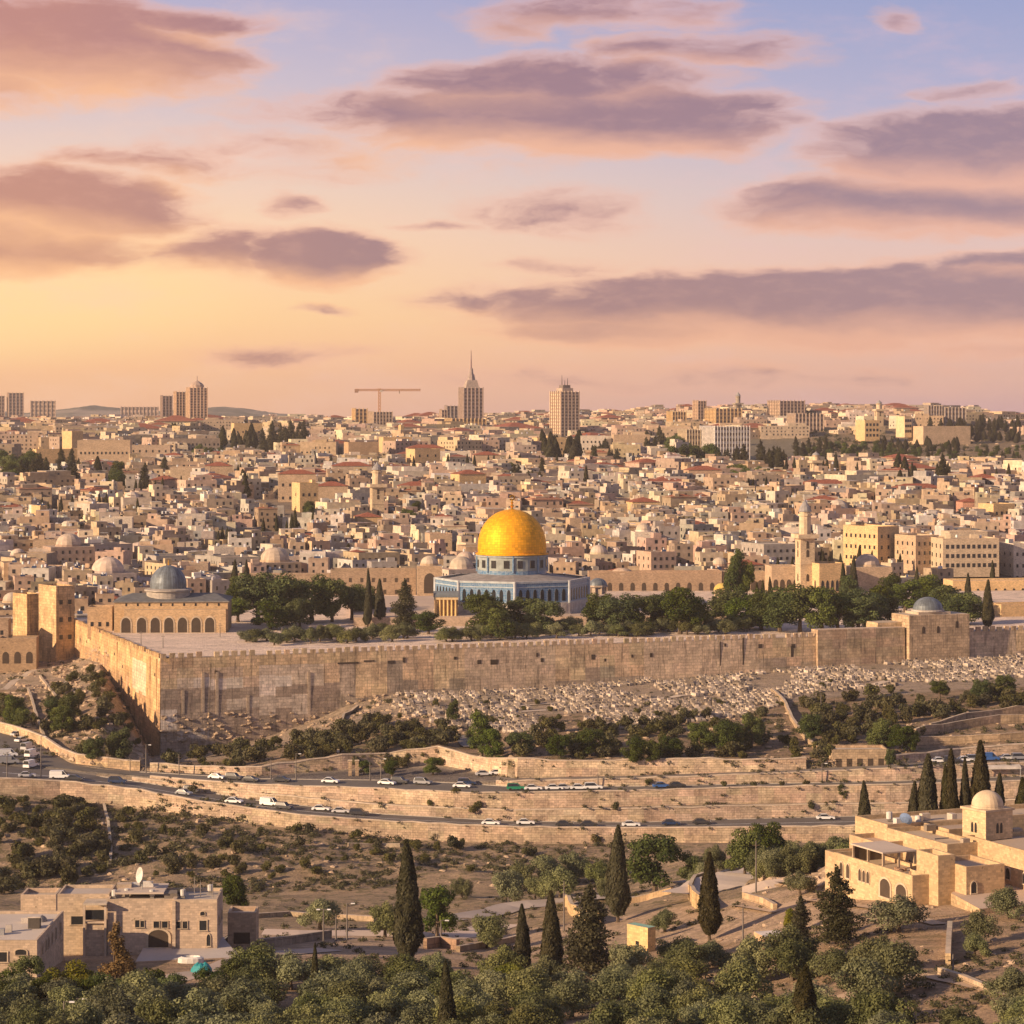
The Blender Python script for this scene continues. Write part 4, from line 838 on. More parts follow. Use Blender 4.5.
# hand placed blocks: px0, px1, ytop, yfoot, colour, roof, label, extras
HB = [
 (30, 56, 541, 566, C_B, 'flat', 'square brown house with four small windows on the far left', .1, 2, 2), (28, 46, 507, 528, C_Y, 'flat', 'narrow sunlit house on the far left', .6, 1, 1),
 (98, 132, 519, 540, C_W, 'flat', 'wide pale house with two windows left of the silver dome', .1, 2, 3), (178, 208, 565, 590, (.34, .26, .2), 'flat', 'plain brown block directly right of the silver dome', .05, 2, 4),
 (205, 234, 548, 572, C_W, 'flat', 'cream house with sunlit side above the silver domed mosque', .3, 1, 2), (70, 84, 568, 590, C_Y, 'flat', 'small sunlit tower house left of the mosque', .6, 1, 1),
 (60, 82, 432, 462, C_Y, 'flat', 'bright narrow tower of the large upper left complex', .7, 1, 1), (76, 130, 441, 470, C_B, 'flat', 'large stone complex with a row of dark windows, upper left', .08, 2, 12),
 (30, 78, 450, 468, C_Y, 'flat', 'low golden wing left of the large upper left complex', .4, 1, 2), (128, 170, 446, 468, (.42, .32, .24), 'flat', 'long brown three storey block right of the upper left complex', .05, 3, 6),
 (168, 210, 468, 488, (.48, .37, .26), 'flat', 'low stone block beside the dark red roof, upper left', .1, 1, 5), (202, 232, 466, 486, C_B, 'hip', 'long house with pale red roof in the upper left', .1, 1, 5), (230, 262, 424, 444, C_Y, 'flat', 'pale golden block on the left skyline slope', .3, 2, 5),
 (148, 178, 480, 492, (.42, .3, .22), 'hip', 'low house with dark red roof between two dark cypresses', .05, 1, 3),
 (276, 316, 474, 502, C_B, 'hip', 'large house with brownish red roof left of the slim minaret', .1, 2, 5), (290, 318, 484, 512, C_Y, 'flat', 'sunlit yellow house with gables left of the slim minaret', .4, 2, 3),
 (314, 348, 486, 506, C_B, 'hip', 'brown house with flat red hipped roof left of the slim minaret', .1, 1, 5), (330, 372, 466, 488, (.36, .29, .23), 'hip', 'dark house with bright red roof just left of the slim minaret', .1, 2, 4),
 (343, 378, 443, 465, (.42, .29, .18), 'flat', 'reddish brown block with sunlit side under the crane', .3, 1, 3), (378, 412, 438, 462, C_Y, 'flat', 'golden church like block with small tower under the crane', .3, 1, 3), (398, 404, 426, 450, C_Y, 'flat', 'thin golden tower standing below the crane', .4, 1, 1),
 (405, 445, 448, 470, (.50, .36, .22), 'hip', 'wide house with large dark red pyramid roof below the spired tower', .15, 1, 4), (406, 440, 450, 474, C_Y, 'flat', 'bright yellow cubic house below the spired tower', .45, 3, 3),
 (436, 470, 452, 470, C_W, 'flat', 'white balconied block below the spired tower', .1, 2, 4), (472, 500, 455, 474, C_B, 'hip', 'stone house with long dark red roof below the spired tower', .15, 1, 4),
 (450, 486, 474, 496, C_Y, 'hip', 'sunlit gabled house with brown roof above the gold dome', .4, 1, 3), (396, 432, 486, 502, C_B, 'hip', 'long low house with bright red roof right of the slim minaret', .1, 1, 5), (430, 452, 487, 500, C_B, 'hip', 'small house with red roof above left of the gold dome', .1, 1, 3),
 (380, 404, 516, 532, C_W, 'flat', 'clean white cubic house left of the gold dome', .1, 1, 3), (352, 382, 517, 532, (.5, .36, .2), 'hip', 'yellow house with flat red roof left of the white cubic house', .2, 1, 3), (332, 350, 512, 524, C_W, 'flat', 'cream house with sunlit gable left of the slim minaret foot', .4, 1, 2),
 (306, 324, 535, 548, C_W, 'dome', 'pale house carrying a broad whitewashed dome, centre left', .1, 1, 2), (448, 460, 522, 536, C_Y, 'dome', 'small domed house close left of the gold dome', .3, 1, 1), (424, 452, 535, 562, C_B, 'flat', 'tall brown house left of the gold dome shoulder', .2, 2, 2),
 (627, 660, 502, 518, C_Y, 'hip', 'cream villa with bright red hipped roof right of the gold dome', .2, 1, 3), (632, 656, 532, 553, C_W, 'dome', 'white polygonal building with pale dome right of the gold dome', .1, 1, 3), (566, 582, 518, 540, C_B, 'dome', 'grey domed stone house just right of the gold dome', .2, 1, 2),
 (680, 712, 525, 543, C_B, 'hip', 'brown house with small red roof right of the white dome', .35, 1, 2), (607, 618, 530, 544, C_Y, 'flat', 'small golden cube house right of the gold dome', .5, 1, 1), (704, 740, 555, 568, C_Y, 'flat', 'long low yellow house above the arcaded wall', .3, 1, 5), (650, 676, 557, 570, C_B, 'flat', 'flat topped brown house above the arcaded wall', .1, 1, 3),
 (512, 534, 441, 460, (.42, .3, .2), 'flat', 'brown block behind dark trees below the tower with roof masts', .05, 1, 3), (532, 566, 438, 458, C_Y, 'flat', 'pale block with vertical bays below the tower with roof masts', .3, 3, 4), (580, 606, 436, 458, C_W, 'flat', 'white clad block among dark trees right of the roof mast tower', .05, 3, 6),
 (612, 650, 434, 458, C_B, 'flat', 'stone block with arched windows, upper centre right', .1, 2, 5), (636, 664, 459, 468, C_Y, 'flat', 'low colonnaded building above the right part of the old city', .1, 1, 8), (685, 722, 470, 490, (.44, .31, .22), 'hip', 'long reddish roofed hall above the right old city', .15, 1, 6), (640, 692, 472, 486, (.38, .3, .23), 'flat', 'long low roof range in the upper old city right of centre', .1, 1, 7),
 (915, 942, 478, 492, C_W, 'flat', 'pale loggia house with three arches by cypresses, upper right', .1, 1, 3), (982, 1016, 505, 528, C_Y, 'flat', 'bright cream apartment house at the right edge of the old city', .4, 2, 4), (960, 984, 502, 516, (.46, .26, .2), 'hip', 'low house with dark red roof right of the yellow block', .1, 1, 3), (1014, 1040, 520, 536, C_Y, 'flat', 'sunlit cream house cut by the right edge', .3, 2, 3),
 (800, 850, 484, 496, (.5, .33, .24), 'hip', 'wide low house with red roof right of the pointed belfry', .1, 1, 6), (892, 945, 488, 500, (.5, .36, .25), 'hip', 'long red roofed hall left of the pale loggia house', .2, 1, 6), (970, 1000, 478, 490, (.5, .33, .25), 'hip', 'reddish roofed house in the far right old city', .2, 1, 4),
]
for (a, b2, yt, yb, c, rf, lab, rz, nr, ncol) in HB:
    wk = 'arch' if ('arch' in lab) else 'rect'
    block(a, b2, yt, yb, lab, c, rz=rz, depth=14, roof=rf, wins=[('f', nr, ncol, (1.2, 1.7), 1.4, wk), ('l', nr, max(1, ncol//2), (1.1, 1.6), 1.4, wk)], name='house' if b2-a < 34 else 'stone_block', clutter=2 if rf == 'flat' else 0)

# ================================================================ skyline
def tower(px0, px1, yt, yb, Y, label, col, rz=.3, floors=12, cols=5, depth=24, crown=None, name='tower_block'):
    p = W3((px0+px1)/2, yb, Y); s = F/Y; wpx = (px1-px0)/s; dp = min(depth, wpx*.8); wd = (wpx-abs(math.sin(rz))*dp)/math.cos(rz); H = (yb-yt)/s
    g = min(p.z, ground(p.x, Y)); H += p.z-g; r = empty(name, (p.x, Y+dp/2, g), rz); tag(r, label, 'tower block')
    mb = MB(); mb.box((0, 0, -4), (wd, dp, H+4), 0, col, 'plaster'); mb.build('wall', r)
    # floor bands and window strips
    mb = MB()
    for i in range(floors):
        z = H*(i+.45)/floors
        for (L_, fc, rr) in ((wd, (0, -dp/2), 0), (dp, (-wd/2, 0), 1), (dp, (wd/2, 0), 2)):
            for j in range(cols):
                x = (j+.5)/cols*L_-L_/2; ww = L_/cols*.52; hh = H/floors*.5
                if rr == 0: mb.box((x, -dp/2-.1, z), (ww, .3, hh), 0, (.19, .145, .12), 'tower_glass', bottom=True)
                else: mb.box((fc[0]+(-.1 if rr == 1 else .1), x, z), (.3, ww, hh), 0, (.19, .145, .12), 'tower_glass', bottom=True)
    o = mb.build('window_rows', r); tag(o, kind='stuff')
    mb = MB()
    for j in range(cols+1):
        x = j/cols*wd-wd/2; mb.box((x, -dp/2-.5, -4), (wd/cols*.22, 1, H+5), 0, jit(col, .04), 'plaster')
        x = j/cols*dp-dp/2; mb.box((-wd/2-.5, x, -4), (1, dp/cols*.22, H+5), 0, jit(col, .04), 'plaster')
    mb.build('facade_piers', r)
    if crown: crown(r, wd, dp, H, s)
    FOOT.append((p.x, Y+dp/2, max(wd, dp)*.6)); return r
def crown_spire(r, wd, dp, H, s):
    mb = MB(); mb.box((0, 0, H), (wd*.7, dp*.7, 8/s), 0, (.32, .26, .22), 'plaster', taper=.7); mb.lathe([(wd*.22, 0), (wd*.16, 6/s), (wd*.12, 6/s), (wd*.08, 12/s)], 8, (0, 0, H+8/s), (.3, .24, .22), 'plaster'); mb.build('crown', r)
    mb = MB(); mb.lathe([(.9, 0), (.7, 10/s), (.25, 22/s)], 6, (0, 0, H+18/s-2), (.25, .16, .16), 'plaster'); mb.build('spire', r)
def crown_masts(r, wd, dp, H, s):
    mb = MB(); mb.box((0, 0, H), (wd*.6, dp*.6, 4/s), 0, (.38, .30, .24), 'plaster'); mb.box((0, 0, H+4/s), (wd*.4, dp*.4, 3/s), 0, (.16, .13, .12), 'plaster'); mb.build('crown', r)
    for x, h in ((-3, 12), (3, 9), (0, 7)): m2 = MB(); m2.lathe([(.5, 0), (.2, h/s)], 5, (0, 0, 0), (.1, .08, .08), 'plaster'); m2.build('mast', r, (x, 0, H+5/s))
def crown_cap(r, wd, dp, H, s):
    mb = MB(); mb.lathe([(wd*.40, 0), (wd*.40, 3/s), (wd*.28, 5/s), (wd*.1, 7/s), (.6, 7.5/s), (.3, 12/s)], 10, (0, 0, H), (.36, .27, .22), 'plaster'); mb.build('crown', r)
TB = (.44, .33, .25)
tower(-14, 4, 396, 430, 4300, 'grey tower slab cut by the left picture edge', TB, .3)
tower(5, 23, 393, 428, 4300, 'plain grey tower slab second from the left edge', TB, .3, 14, 4)
tower(29, 55, 401, 428, 4200, 'rounded broad grey block third from the left on the skyline', TB, .15, 9, 6, crown=lambda r, w_, d_, H, s: dome(MB(), 1, 1, (0, 0, 0), 'plaster') and None)
tower(120, 158, 407, 430, 4300, 'wide low grey slab left of the tall double tower', (.42, .32, .26), .1, 6, 10)
tower(160, 172, 396, 430, 3000, 'slim brown tower left of the tall double tower', (.36, .27, .22), .3, 12, 3)
tower(173, 188, 392, 430, 2900, 'left half of the tall double tower on the left skyline', (.56, .40, .27), .3, 14, 4)
tower(185, 207, 388, 430, 2850, 'taller domed half of the double tower on the left skyline', (.58, .42, .29), .3, 16, 5, crown=crown_cap)
tower(352, 367, 409, 440, 2750, 'pale golden slab directly left under the crane', C_Y, .3, 8, 3)
tower(368, 392, 412, 440, 2700, 'pair of pale slabs directly right under the crane', (.52, .40, .29), .3, 8, 6)
tower(440, 447, 410, 440, 2800, 'narrow pale slab left of the spired tower', (.5, .38, .28), .3, 7, 2)
tower(445, 458, 406, 438, 2850, 'grey stepped block left of the spired tower', (.36, .29, .25), .2, 9, 3)
tower(459, 483, 388, 440, 2650, 'dark tall tower topped by a long needle spire', (.40, .31, .26), .25, 14, 5, crown=crown_spire)
tower(445, 486, 419, 442, 2600, 'pale broad base block beneath the spired tower', C_Y, .3, 5, 9)
tower(551, 579, 392, 436, 2450, 'tall pale tower with dark masts on its roof', (.56, .43, .31), .45, 15, 5, crown=crown_masts)
tower(668, 686, 412, 424, 2560, 'low golden block on the right skyline', C_Y, .3, 4, 5)
tower(694, 706, 401, 425, 2620, 'slim upright block on the right skyline', (.52, .38, .27), .4, 8, 3)
tower(707, 742, 409, 425, 2560, 'wide golden block on the right skyline', C_Y, .35, 5, 7)
tower(770, 805, 401, 424, 2600, 'tall broad block left end of the right hand ridge', (.48, .36, .27), .4, 7, 7)
tower(790, 824, 414, 430, 2450, 'long horizontal striped block on the right ridge', (.46, .36, .28), .2, 4, 8)
tower(927, 942, 406, 424, 2500, 'long flat grey block near the right end of the ridge', (.36, .30, .26), .1, 4, 5)
tower(943, 966, 408, 425, 2500, 'flat greyish block at the right end of the ridge', (.36, .30, .26), .1, 4, 6)
tower(680, 706, 430, 452, 2020, 'cream wing left of the white striped block', (.56, .46, .33), .3, 5, 7)
tower(703, 750, 427, 456, 2000, 'large white block with long dark window stripes', (.62, .58, .54), .30, 6, 12, depth=30)
minaret(879, 400, 426, 7, 'church tower with small dome on the right hand ridge', Y=2480)
minaret(738, 392, 422, 6, 'small church spire on the skyline right of the slim block', (.3, .25, .2), Y=2600)
# fortress like wall on the ridge
block(912, 972, 427, 441, 'long buttressed stone wall block on the ridge slope', (.50, .38, .26), rz=.3, depth=30, Y=2250, name='terrace_block')
block(898, 912, 417, 434, 'sunlit stepped cream house left of the buttressed ridge block', (.62, .48, .30), rz=.4, depth=20, Y=2260, name='house', wins=[('f', 3, 3, (2, 2.4))])
block(858, 880, 421, 438, 'cream apartment pair on the ridge slope', C_Y, rz=.3, depth=20, Y=2300, name='house', wins=[('f', 3, 4, (2, 2.4))])
# tower crane
cp_ = W3(379.5, 440, 2900); cr = empty('tower_crane', cp_); tag(cr, 'orange brown tower crane above the central skyline', 'crane'); s_ = F/2900; Hc = (440-390)/s_
def lattice(A, B, w_, n_, th):
    mb = MB(); A = Vector(A); B = Vector(B); u = (B-A).normalized(); up = Vector((0, 1, 0)) if abs(u.z) > .9 else Vector((0, 0, 1)); v = u.cross(up).normalized(); w2 = u.cross(v)
    cs = [(v*a+w2*b)*w_/2 for a, b in ((-1, -1), (1, -1), (1, 1), (-1, 1))]
    def bar(p, q):
        d = q-p; side = d.cross(Vector((.3, .5, .8))).normalized()*th/2; s2 = d.cross(side).normalized()*th/2
        c1 = [side+s2, side-s2, -side-s2, -side+s2]
        for i in range(4): mb.face([tuple(p+c1[i]), tuple(p+c1[(i+1) % 4]), tuple(q+c1[(i+1) % 4]), tuple(q+c1[i])], (.4, .2, .1), 'crane_paint')
    for c in cs: bar(A+c, B+c)
    for i in range(n_):
        p, q = A+(B-A)*i/n_, A+(B-A)*(i+1)/n_
        for k in range(4): bar(p+cs[k], q+cs[(k+1) % 4])
    return mb
lattice((0, 0, 0), (0, 0, Hc+2), 2.4, 16, .42).build('mast', cr); lattice((-24/s_, 0, Hc), (41/s_, 0, Hc), 2.0, 26, .38).build('jib', cr)
mb = MB(); mb.box((-23/s_, 0, Hc-3), (4, 3, 4), 0, (.25, .15, .1), 'plaster', bottom=True); mb.build('counterweight', cr); mb = MB(); mb.box((2, -1.5, Hc-2.5), (2.5, 2, 2.6), 0, (.4, .35, .3), 'plaster', bottom=True); mb.build('cab', cr)
mb = MB(); mb.box((20/s_, 0, Hc-4), (.8, .8, 3.5), 0, (.2, .15, .1), 'plaster', bottom=True); mb.build('hook_block', cr)
# far hills
def hill(pts, Y, name='hills'):
    mb = MB(); n = len(pts)
    for i in range(n-1):
        for k in range(10):
            f0, f1 = k/10, (k+1)/10
            def q(pt, f): x, y = pt; D_ = Y-900+900*f; z = -(y-HY)/F*Y; return ((x-CX)/F*Y, D_, -60+(z+60)*math.sin(f*math.pi/2))
            mb.face([q(pts[i], f0), q(pts[i+1], f0), q(pts[i+1], f1), q(pts[i], f1)], (.2, .17, .13), 'far_hill')
    tag(mb.build(name, smooth=True), kind='structure')
hp = [(-700, 412), (-300, 400), (-60, 408), (30, 413), (60, 410), (75, 408), (95, 405.5), (120, 408), (160, 411), (205, 408), (225, 406.5), (250, 409), (275, 413), (310, 416), (400, 418), (700, 420), (1100, 424), (1700, 420)]
fine = []
for (a, b2) in zip(hp, hp[1:]):
    for k in range(8): t_ = k/8; fine.append((a[0]+(b2[0]-a[0])*t_, a[1]+(b2[1]-a[1])*t_+random.uniform(-.3, .3)))
hill(fine, 7500)

# ================================================================ ordinary houses of the city
ANCH = [('the gold dome', 512, 535), ('the silver domed mosque', 166, 585), ('the domed gatehouse', 925, 615), ('the tall square minaret', 805, 545), ('the slim minaret', 377, 490), ('the white cubic house', 392, 524), ('the red roofed villa', 644, 510), ('the white domed building', 644, 543),
 ('the yellow four storey block', 874, 545), ('the arcaded wall', 680, 580), ('the square stone tower', 52, 620), ('the brown house with four windows', 43, 553), ('the domed square tower', 429, 580), ('the wide stepped block', 968, 555), ('the pointed belfry', 816, 465), ('the pale loggia house', 928, 485), ('the whitewashed dome', 315, 540), ('the narrow sunlit house', 37, 517), ('the cream apartment house', 998, 516), ('the wide pale house', 115, 530), ('the left picture edge', 5, 500), ('the long red roofed hall', 705, 480)]
HOUSE_PAL = [('pale', (.52, .44, .36)), ('brown', (.36, .28, .21)), ('sandy', (.50, .38, .25)), ('pinkish', (.47, .34, .26)), ('cream', (.60, .50, .36)), ('sandy', (.47, .36, .25)), ('tan', (.42, .31, .21)), ('white', (.60, .55, .49)), ('grey', (.38, .34, .30))]
TREEZONE = [(0, 84, 458, 492), (20, 84, 455, 492), (98, 116, 470, 492), (196, 290, 430, 462), (538, 588, 446, 474), (598, 625, 440, 470), (668, 790, 440, 470), (740, 790, 455, 480), (880, 1030, 428, 452), (230, 320, 500, 525)]
def blocked(x, y, r):
    for (a, b2, c) in FOOT:
        if (x-a)**2+(y-b2)**2 < (r*.5+c)**2: return True
    return False
cand = []; GREEN = []; Yr = 905.0
random.seed(11)
while Yr < 3250:
    step = 11 if Yr < 1480 else (17 if Yr < 1950 else 27); sz = 10.5 if Yr < 1480 else (16 if Yr < 1950 else 25)
    px = -40+random.uniform(0, 10)
    while px < 1064:
        wd = sz*random.choice([.6, .75, .9, 1, 1.1, 1.3, 1.7])*random.uniform(.9, 1.1); Y = Yr+random.uniform(-step*.35, step*.35); x = (px-CX)/F*Y
        ok = True
        if Y < 1072 and not (px < 62 and Y > 905) and not (px < 232 and Y > 1000 and px > 62) and not (px < 110 and Y > 935): ok = False
        if 1072 <= Y < 1085: ok = True
        yp = HY-F*ground(x, Y)/Y
        if px > 785 and 1820 < Y < 2400: ok = False
        if 1900 < Y < 2500 and random.random() < .25: ok = False
        for (a, b2, c, d) in TREEZONE:
            if a < px < b2 and c < yp < d and random.random() < .93: ok = False
        if ok and Y < 1900 and mn.noise(Vector((x*.012, Y*.012, 3))) > .34: ok = False; GREEN.append((x, Y))
        if ok and not blocked(x, Y, wd): cand.append((Y, x, px, yp, wd))
        px += (wd*1.06+random.uniform(0, 1.5 if Y < 1900 else 9))/Y*F
    Yr += step
cand.sort(key=lambda q: q[0])
NIND = 300-sum(1 for o in COL.objects if o.parent is None and o.get('category') == 'building' and o.name.startswith('house'))
SZ = {0: 'low', 1: 'two storey', 2: 'tall'}
stuffmb = MB(); fars = 0
def far_house(mb, x, Y, g, wd, dp, h, rz, col, roofc, detail=True, hip=False, dome_=False):
    mb.box((x, Y, g-3), (wd, dp, h+3), rz, col, 'plaster', roofc)
    cs, sn = math.cos(rz), math.sin(rz)
    def T(a, b2): return (x+a*cs-b2*sn, Y+a*sn+b2*cs)
    pr = .5
    if wd > 9 and random.random() < .75:
        w2, d2, h2 = wd*random.uniform(.3, .6), dp*random.uniform(.4, .8), random.uniform(2.4, 3.4); q = T(random.choice([-1, 1])*(wd-w2)/2*.96, (dp-d2)/2*.9); mb.box((q[0], q[1], g+h+.01), (w2, d2, h2), rz, jit(col, .14), 'plaster', jit(roofc, .2))
        q2 = (q[0]+sn*(d2/2+.03), q[1]-cs*(d2/2+.03)); u = (cs*.6, sn*.6); mb.face([(q2[0]-u[0], q2[1]-u[1], g+h+.7), (q2[0]+u[0], q2[1]+u[1], g+h+.7), (q2[0]+u[0], q2[1]+u[1], g+h+2), (q2[0]-u[0], q2[1]-u[1], g+h+2)], (.03, .03, .03), 'glass_dark')
    for (a, b2, c, d) in ((0, -dp/2+.15, wd, .3), (-wd/2+.15, 0, .3, dp-.6), (wd/2-.15, 0, .3, dp-.6)):
        q = T(a, b2); mb.box((q[0], q[1], g+h+.003), (c, d, pr), rz, jit(col, .1), 'plaster')
    if hip: mb.box((x, Y, g+h+.01), (wd*1.06, dp*1.06, min(wd, dp)*.14), rz, (.3, .11, .07), 'terracotta', taper=.12)
    elif dome_: q = T(random.uniform(-.2, .2)*wd, 0); dome(mb, min(wd, dp)*.3, min(wd, dp)*.26, (q[0], q[1], g+h), 'plaster', jit((.50, .42, .34)), 8, n=3)
    fl = max(1, int(h/3.1)); nw = max(1, int(wd/3.2)); nd = max(1, int(dp/3.6))
    for i in range(fl):
        z = g+i*3.1+1.1
        for j in range(nw):
            if random.random() < .75:
                q = T((j+.5)/nw*wd-wd/2+random.uniform(-.3, .3), -dp/2-.03); ww = random.uniform(.8, 1.5); u = (cs*ww/2, sn*ww/2); hh = random.uniform(1.1, 1.8)
                mb.face([(q[0]-u[0], q[1]-u[1], z), (q[0]+u[0], q[1]+u[1], z), (q[0]+u[0], q[1]+u[1], z+hh), (q[0]-u[0], q[1]-u[1], z+hh)], (.03, .03, .03), 'glass_dark')
        for j in range(nd):
            for sgn in (-1, 1):
                if random.random() < .6:
                    q = T(sgn*(wd/2+.03), (j+.5)/nd*dp-dp/2); u = (-sn*.5, cs*.5)
                    mb.face([(q[0]-u[0], q[1]-u[1], z), (q[0]+u[0], q[1]+u[1], z), (q[0]+u[0], q[1]+u[1], z+1.5), (q[0]-u[0], q[1]-u[1], z+1.5)], (.03, .03, .03), 'glass_dark')
    for k in range(random.randint(2, 6)):
        q = T(random.uniform(-.4, .4)*wd, random.uniform(-.35, .35)*dp); t_ = random.random()
        if t_ < .35: mb.box((q[0], q[1], g+h), (1.0, 1.0, random.uniform(1.2, 2)), rz, jit((.55, .55, .55), .3), 'plaster')
        elif t_ < .7: mb.box((q[0], q[1], g+h), (random.uniform(2, .45*wd), random.uniform(2, .45*dp), random.uniform(1.5, 2.8)), rz+random.uniform(-.1, .1), jit(col, .15), 'plaster', jit(roofc, .2))
        else: mb.box((q[0], q[1], g+h+1.6), (random.uniform(1.5, 4), random.uniform(1.5, 3), .12), rz, jit(random.choice([(.12, .12, .13), (.55, .55, .55), (.2, .25, .3), (.3, .2, .15)]), .2), 'plaster', bottom=True)
NROOF = [(.42, .35, .28), (.34, .27, .21), (.52, .46, .39), (.25, .21, .18), (.38, .29, .22)]
for n, (Y, x, px, yp, wd) in enumerate(cand):
    g = ground(x, Y); pn, pal = random.choice(HOUSE_PAL if Y < 1900 else HOUSE_PAL[:5]); col = jit(tuple(c_*.84 for c_ in pal), .16); dp = wd*random.uniform(.75, 1.2); rz = random.choice([0.1, .3, .5, .22, .35, -.1, .6])+random.uniform(-.12, .12)
    lv = random.choice([0, 0, 1, 1, 2]) if Y < 1900 else random.choice([1, 2, 3, 4] if Y < 2400 else [0, 1, 1, 2]); h = 3.2+lv*3.0+random.uniform(-1.2, 1.6)
    t_ = random.random(); roof = 'hip' if t_ < (.04 if Y < 1400 else .13) else ('dome' if t_ < .11 else 'flat'); rc = jit(random.choice(NROOF), .1)
    if n < NIND and -25 < px < 1050:
        nw = max(1, int(wd/3)); ww = [('f', lv+1, nw, (random.uniform(.8, 1.3), random.uniform(1.2, 1.7)), 1.1), ('l', lv+1, max(1, nw-1), (.9, 1.4), 1.1)]
        r = building('house', None, None, (x, Y, g), (wd, dp, h), rz, col, roof=roof, wins=ww, mat='plaster', top=rc, clutter=random.randint(1, 3) if roof == 'flat' else 0, foot=False, sink=3)
        q = project((x, Y, g+h*.6)); queue(r, f"{SZ[min(lv, 2)]} {pn} {'red roofed ' if roof == 'hip' else 'domed ' if roof == 'dome' else ''}house", 'house', q[0], q[1], 'ordinary houses of the old city')
    else:
        far_house(stuffmb, x, Y, g, wd, dp, h, rz, col, rc, hip=roof == 'hip', dome_=roof == 'dome'); fars += 1
o = stuffmb.build('distant_houses'); tag(o, 'dense mass of small stone houses climbing the far slopes to the skyline', 'houses', kind='stuff')
print('individual houses', min(NIND, len(cand)), 'mass', fars)
# ================================================================ monastery, lower right
MZ = -66.6; ma = math.radians(23.5); MC = (.49, .36, .22); MT = (.42, .33, .25)
mon = empty('monastery', (67.4, 400, -74.8)); tag(mon, 'sunlit stone monastery with flat paved roof at the lower right', 'monastery')
mo = Vector((67.4, 400, -74.8)); uV = Vector((math.cos(ma), math.sin(ma))); uU = Vector((-math.sin(ma), math.cos(ma)))
def wing(corner, lv, lu, zt, zb, name='wing', mat='ashlar', par=.7, col=None):
    """corner = near-left corner (xy); lv along the right axis, lu along the away-left axis"""
    col = col or jit(MC, .05); c = Vector(corner)+uV*lv/2+uU*lu/2; mb = MB()
    mb.box((0, 0, zb), (lv, lu, zt-zb), 0, col, mat, jit(MT, .08), 'paving')
    t = .4
    for (x, y, a, b2) in ((0, -lu/2+t/2, lv, t), (0, lu/2-t/2, lv, t), (-lv/2+t/2, 0, t, lu-2*t), (lv/2-t/2, 0, t, lu-2*t)): mb.box((x, y, zt+.003), (a, b2, par), 0, jit(col, .05), mat)
    return mb.build(name, mon, (c.x-mo.x, c.y-mo.y, -mo.z), ma)
def mwin(corner, side, s, z, wd, ht, kind='rect', frame=True, mat='glass_dark'):
    c = Vector(corner)
    if side == 'l': p = c+uU*s; r = ma-math.pi/2
    else: p = c+uV*s; r = ma
    o = add_window(mon, (p.x-mo.x, p.y-mo.y, 0), r, 0, z-mo.z, wd, ht, kind, frame, mat=mat); return o
c1 = (67.4, 400)
wing(c1, 6.5, 17.5, MZ-.6, -78)
for s, z, k in ((13.6, -72.3, 'arch'), (10.6, -72.4, 'arch'), (9.4, -72.4, 'arch'), (6.9, -72.0, 'rect'), (3.3, -71.8, 'rect')): mwin(c1, 'l', s, z, .7 if k == 'arch' else .95, 1.9 if s > 9 else 1.3, k)
c2 = Vector(c1)+uU*6.5+uV*6.5
c2b = Vector((80.6+3, 383.7-7)); wing((c2b.x, c2b.y), 45, 31, MZ, -78)
for s in (11, 15, 19.5, 6.5): mwin((c2b.x, c2b.y), 'l', s, -70.9 if s != 11 else -71.6, 1.1 if s != 11 else 1.5, 1.7 if s != 11 else 2.9, 'arch')
c3 = Vector(c1)+uU*17.4; wing((c3.x, c3.y), 50, 10, MZ-.05, -79)
wing((Vector(c1)+uU*9.5+uV*6.5)[:], 9, 8, MZ-.1, -78)
wing((Vector(c1)+uU*1+uV*6.6)[:], 4, 8, MZ-1.4, -78, col=jit((.50, .37, .22)))
tc1 = Vector(((990-CX)/F*388, 388)); tcl = tc1-uV*4.2; wing((tcl.x, tcl.y), 6.8, 9, -68.3, -76); mwin((tcl.x, tcl.y), 'f', 1.3, -71.6, 1.0, 1.7, 'arch')
tc2 = tcl-uV*3.0+uU*3; wing((tc2.x, tc2.y), 3, 6, -66.9, -76)
# arched lower wing with terrace and canopy
cw = (60.3, 389); wing(cw, 6.2, 23, -70.1, -77, par=.7)
for s, wd, ht, z in ((3.0, 2.9, 2.8, -74.0), (7.6, 2.9, 2.8, -73.9), (12.6, .8, 1.8, -72.6), (13.8, .8, 1.8, -72.6), (15.0, .8, 1.8, -72.6), (18.6, 1.0, 2.2, -72.8), (20.6, 1.0, 2.2, -72.8)): mwin(cw, 'l', s, z, wd, ht, 'arch', True, 'opening_dark')
mb = MB(); pc_ = Vector(cw)+uV*6.2; 
mb.lathe([(3.4, -7), (3.4, .9)], 24, (0, 0, -70.1), jit(MC), 'ashlar'); mb.face([(3.4*math.cos(a_), 3.4*math.sin(a_), -69.7) for a_ in [math.pi*2*i/24 for i in range(24)]], MT, 'paving')
q = pc_+uU*3.2-uV*.6; mb.build('round_bay', mon, (q.x-mo.x, q.y-mo.y, -mo.z))
cn = Vector(cw)+uU*13.5+uV*3.3; cb = MB(); cb.box((0, 0, 2.6), (6.2, 9.5, .22), 0, (.48, .40, .33), 'paving', bottom=True)
for x in (-2.8, 0, 2.8):
    for y in (-4.4, 0, 4.4): cb.box((x, y, 0), (.3, .3, 2.6), 0, (.35, .27, .19), 'plaster')
cb.box((0, 4.5, 0), (5.4, .3, 2.5), 0, (.12, .09, .06), 'timber'); cb.build('terrace_canopy', mon, (cn.x-mo.x, cn.y-mo.y, -70.1-mo.z), ma)
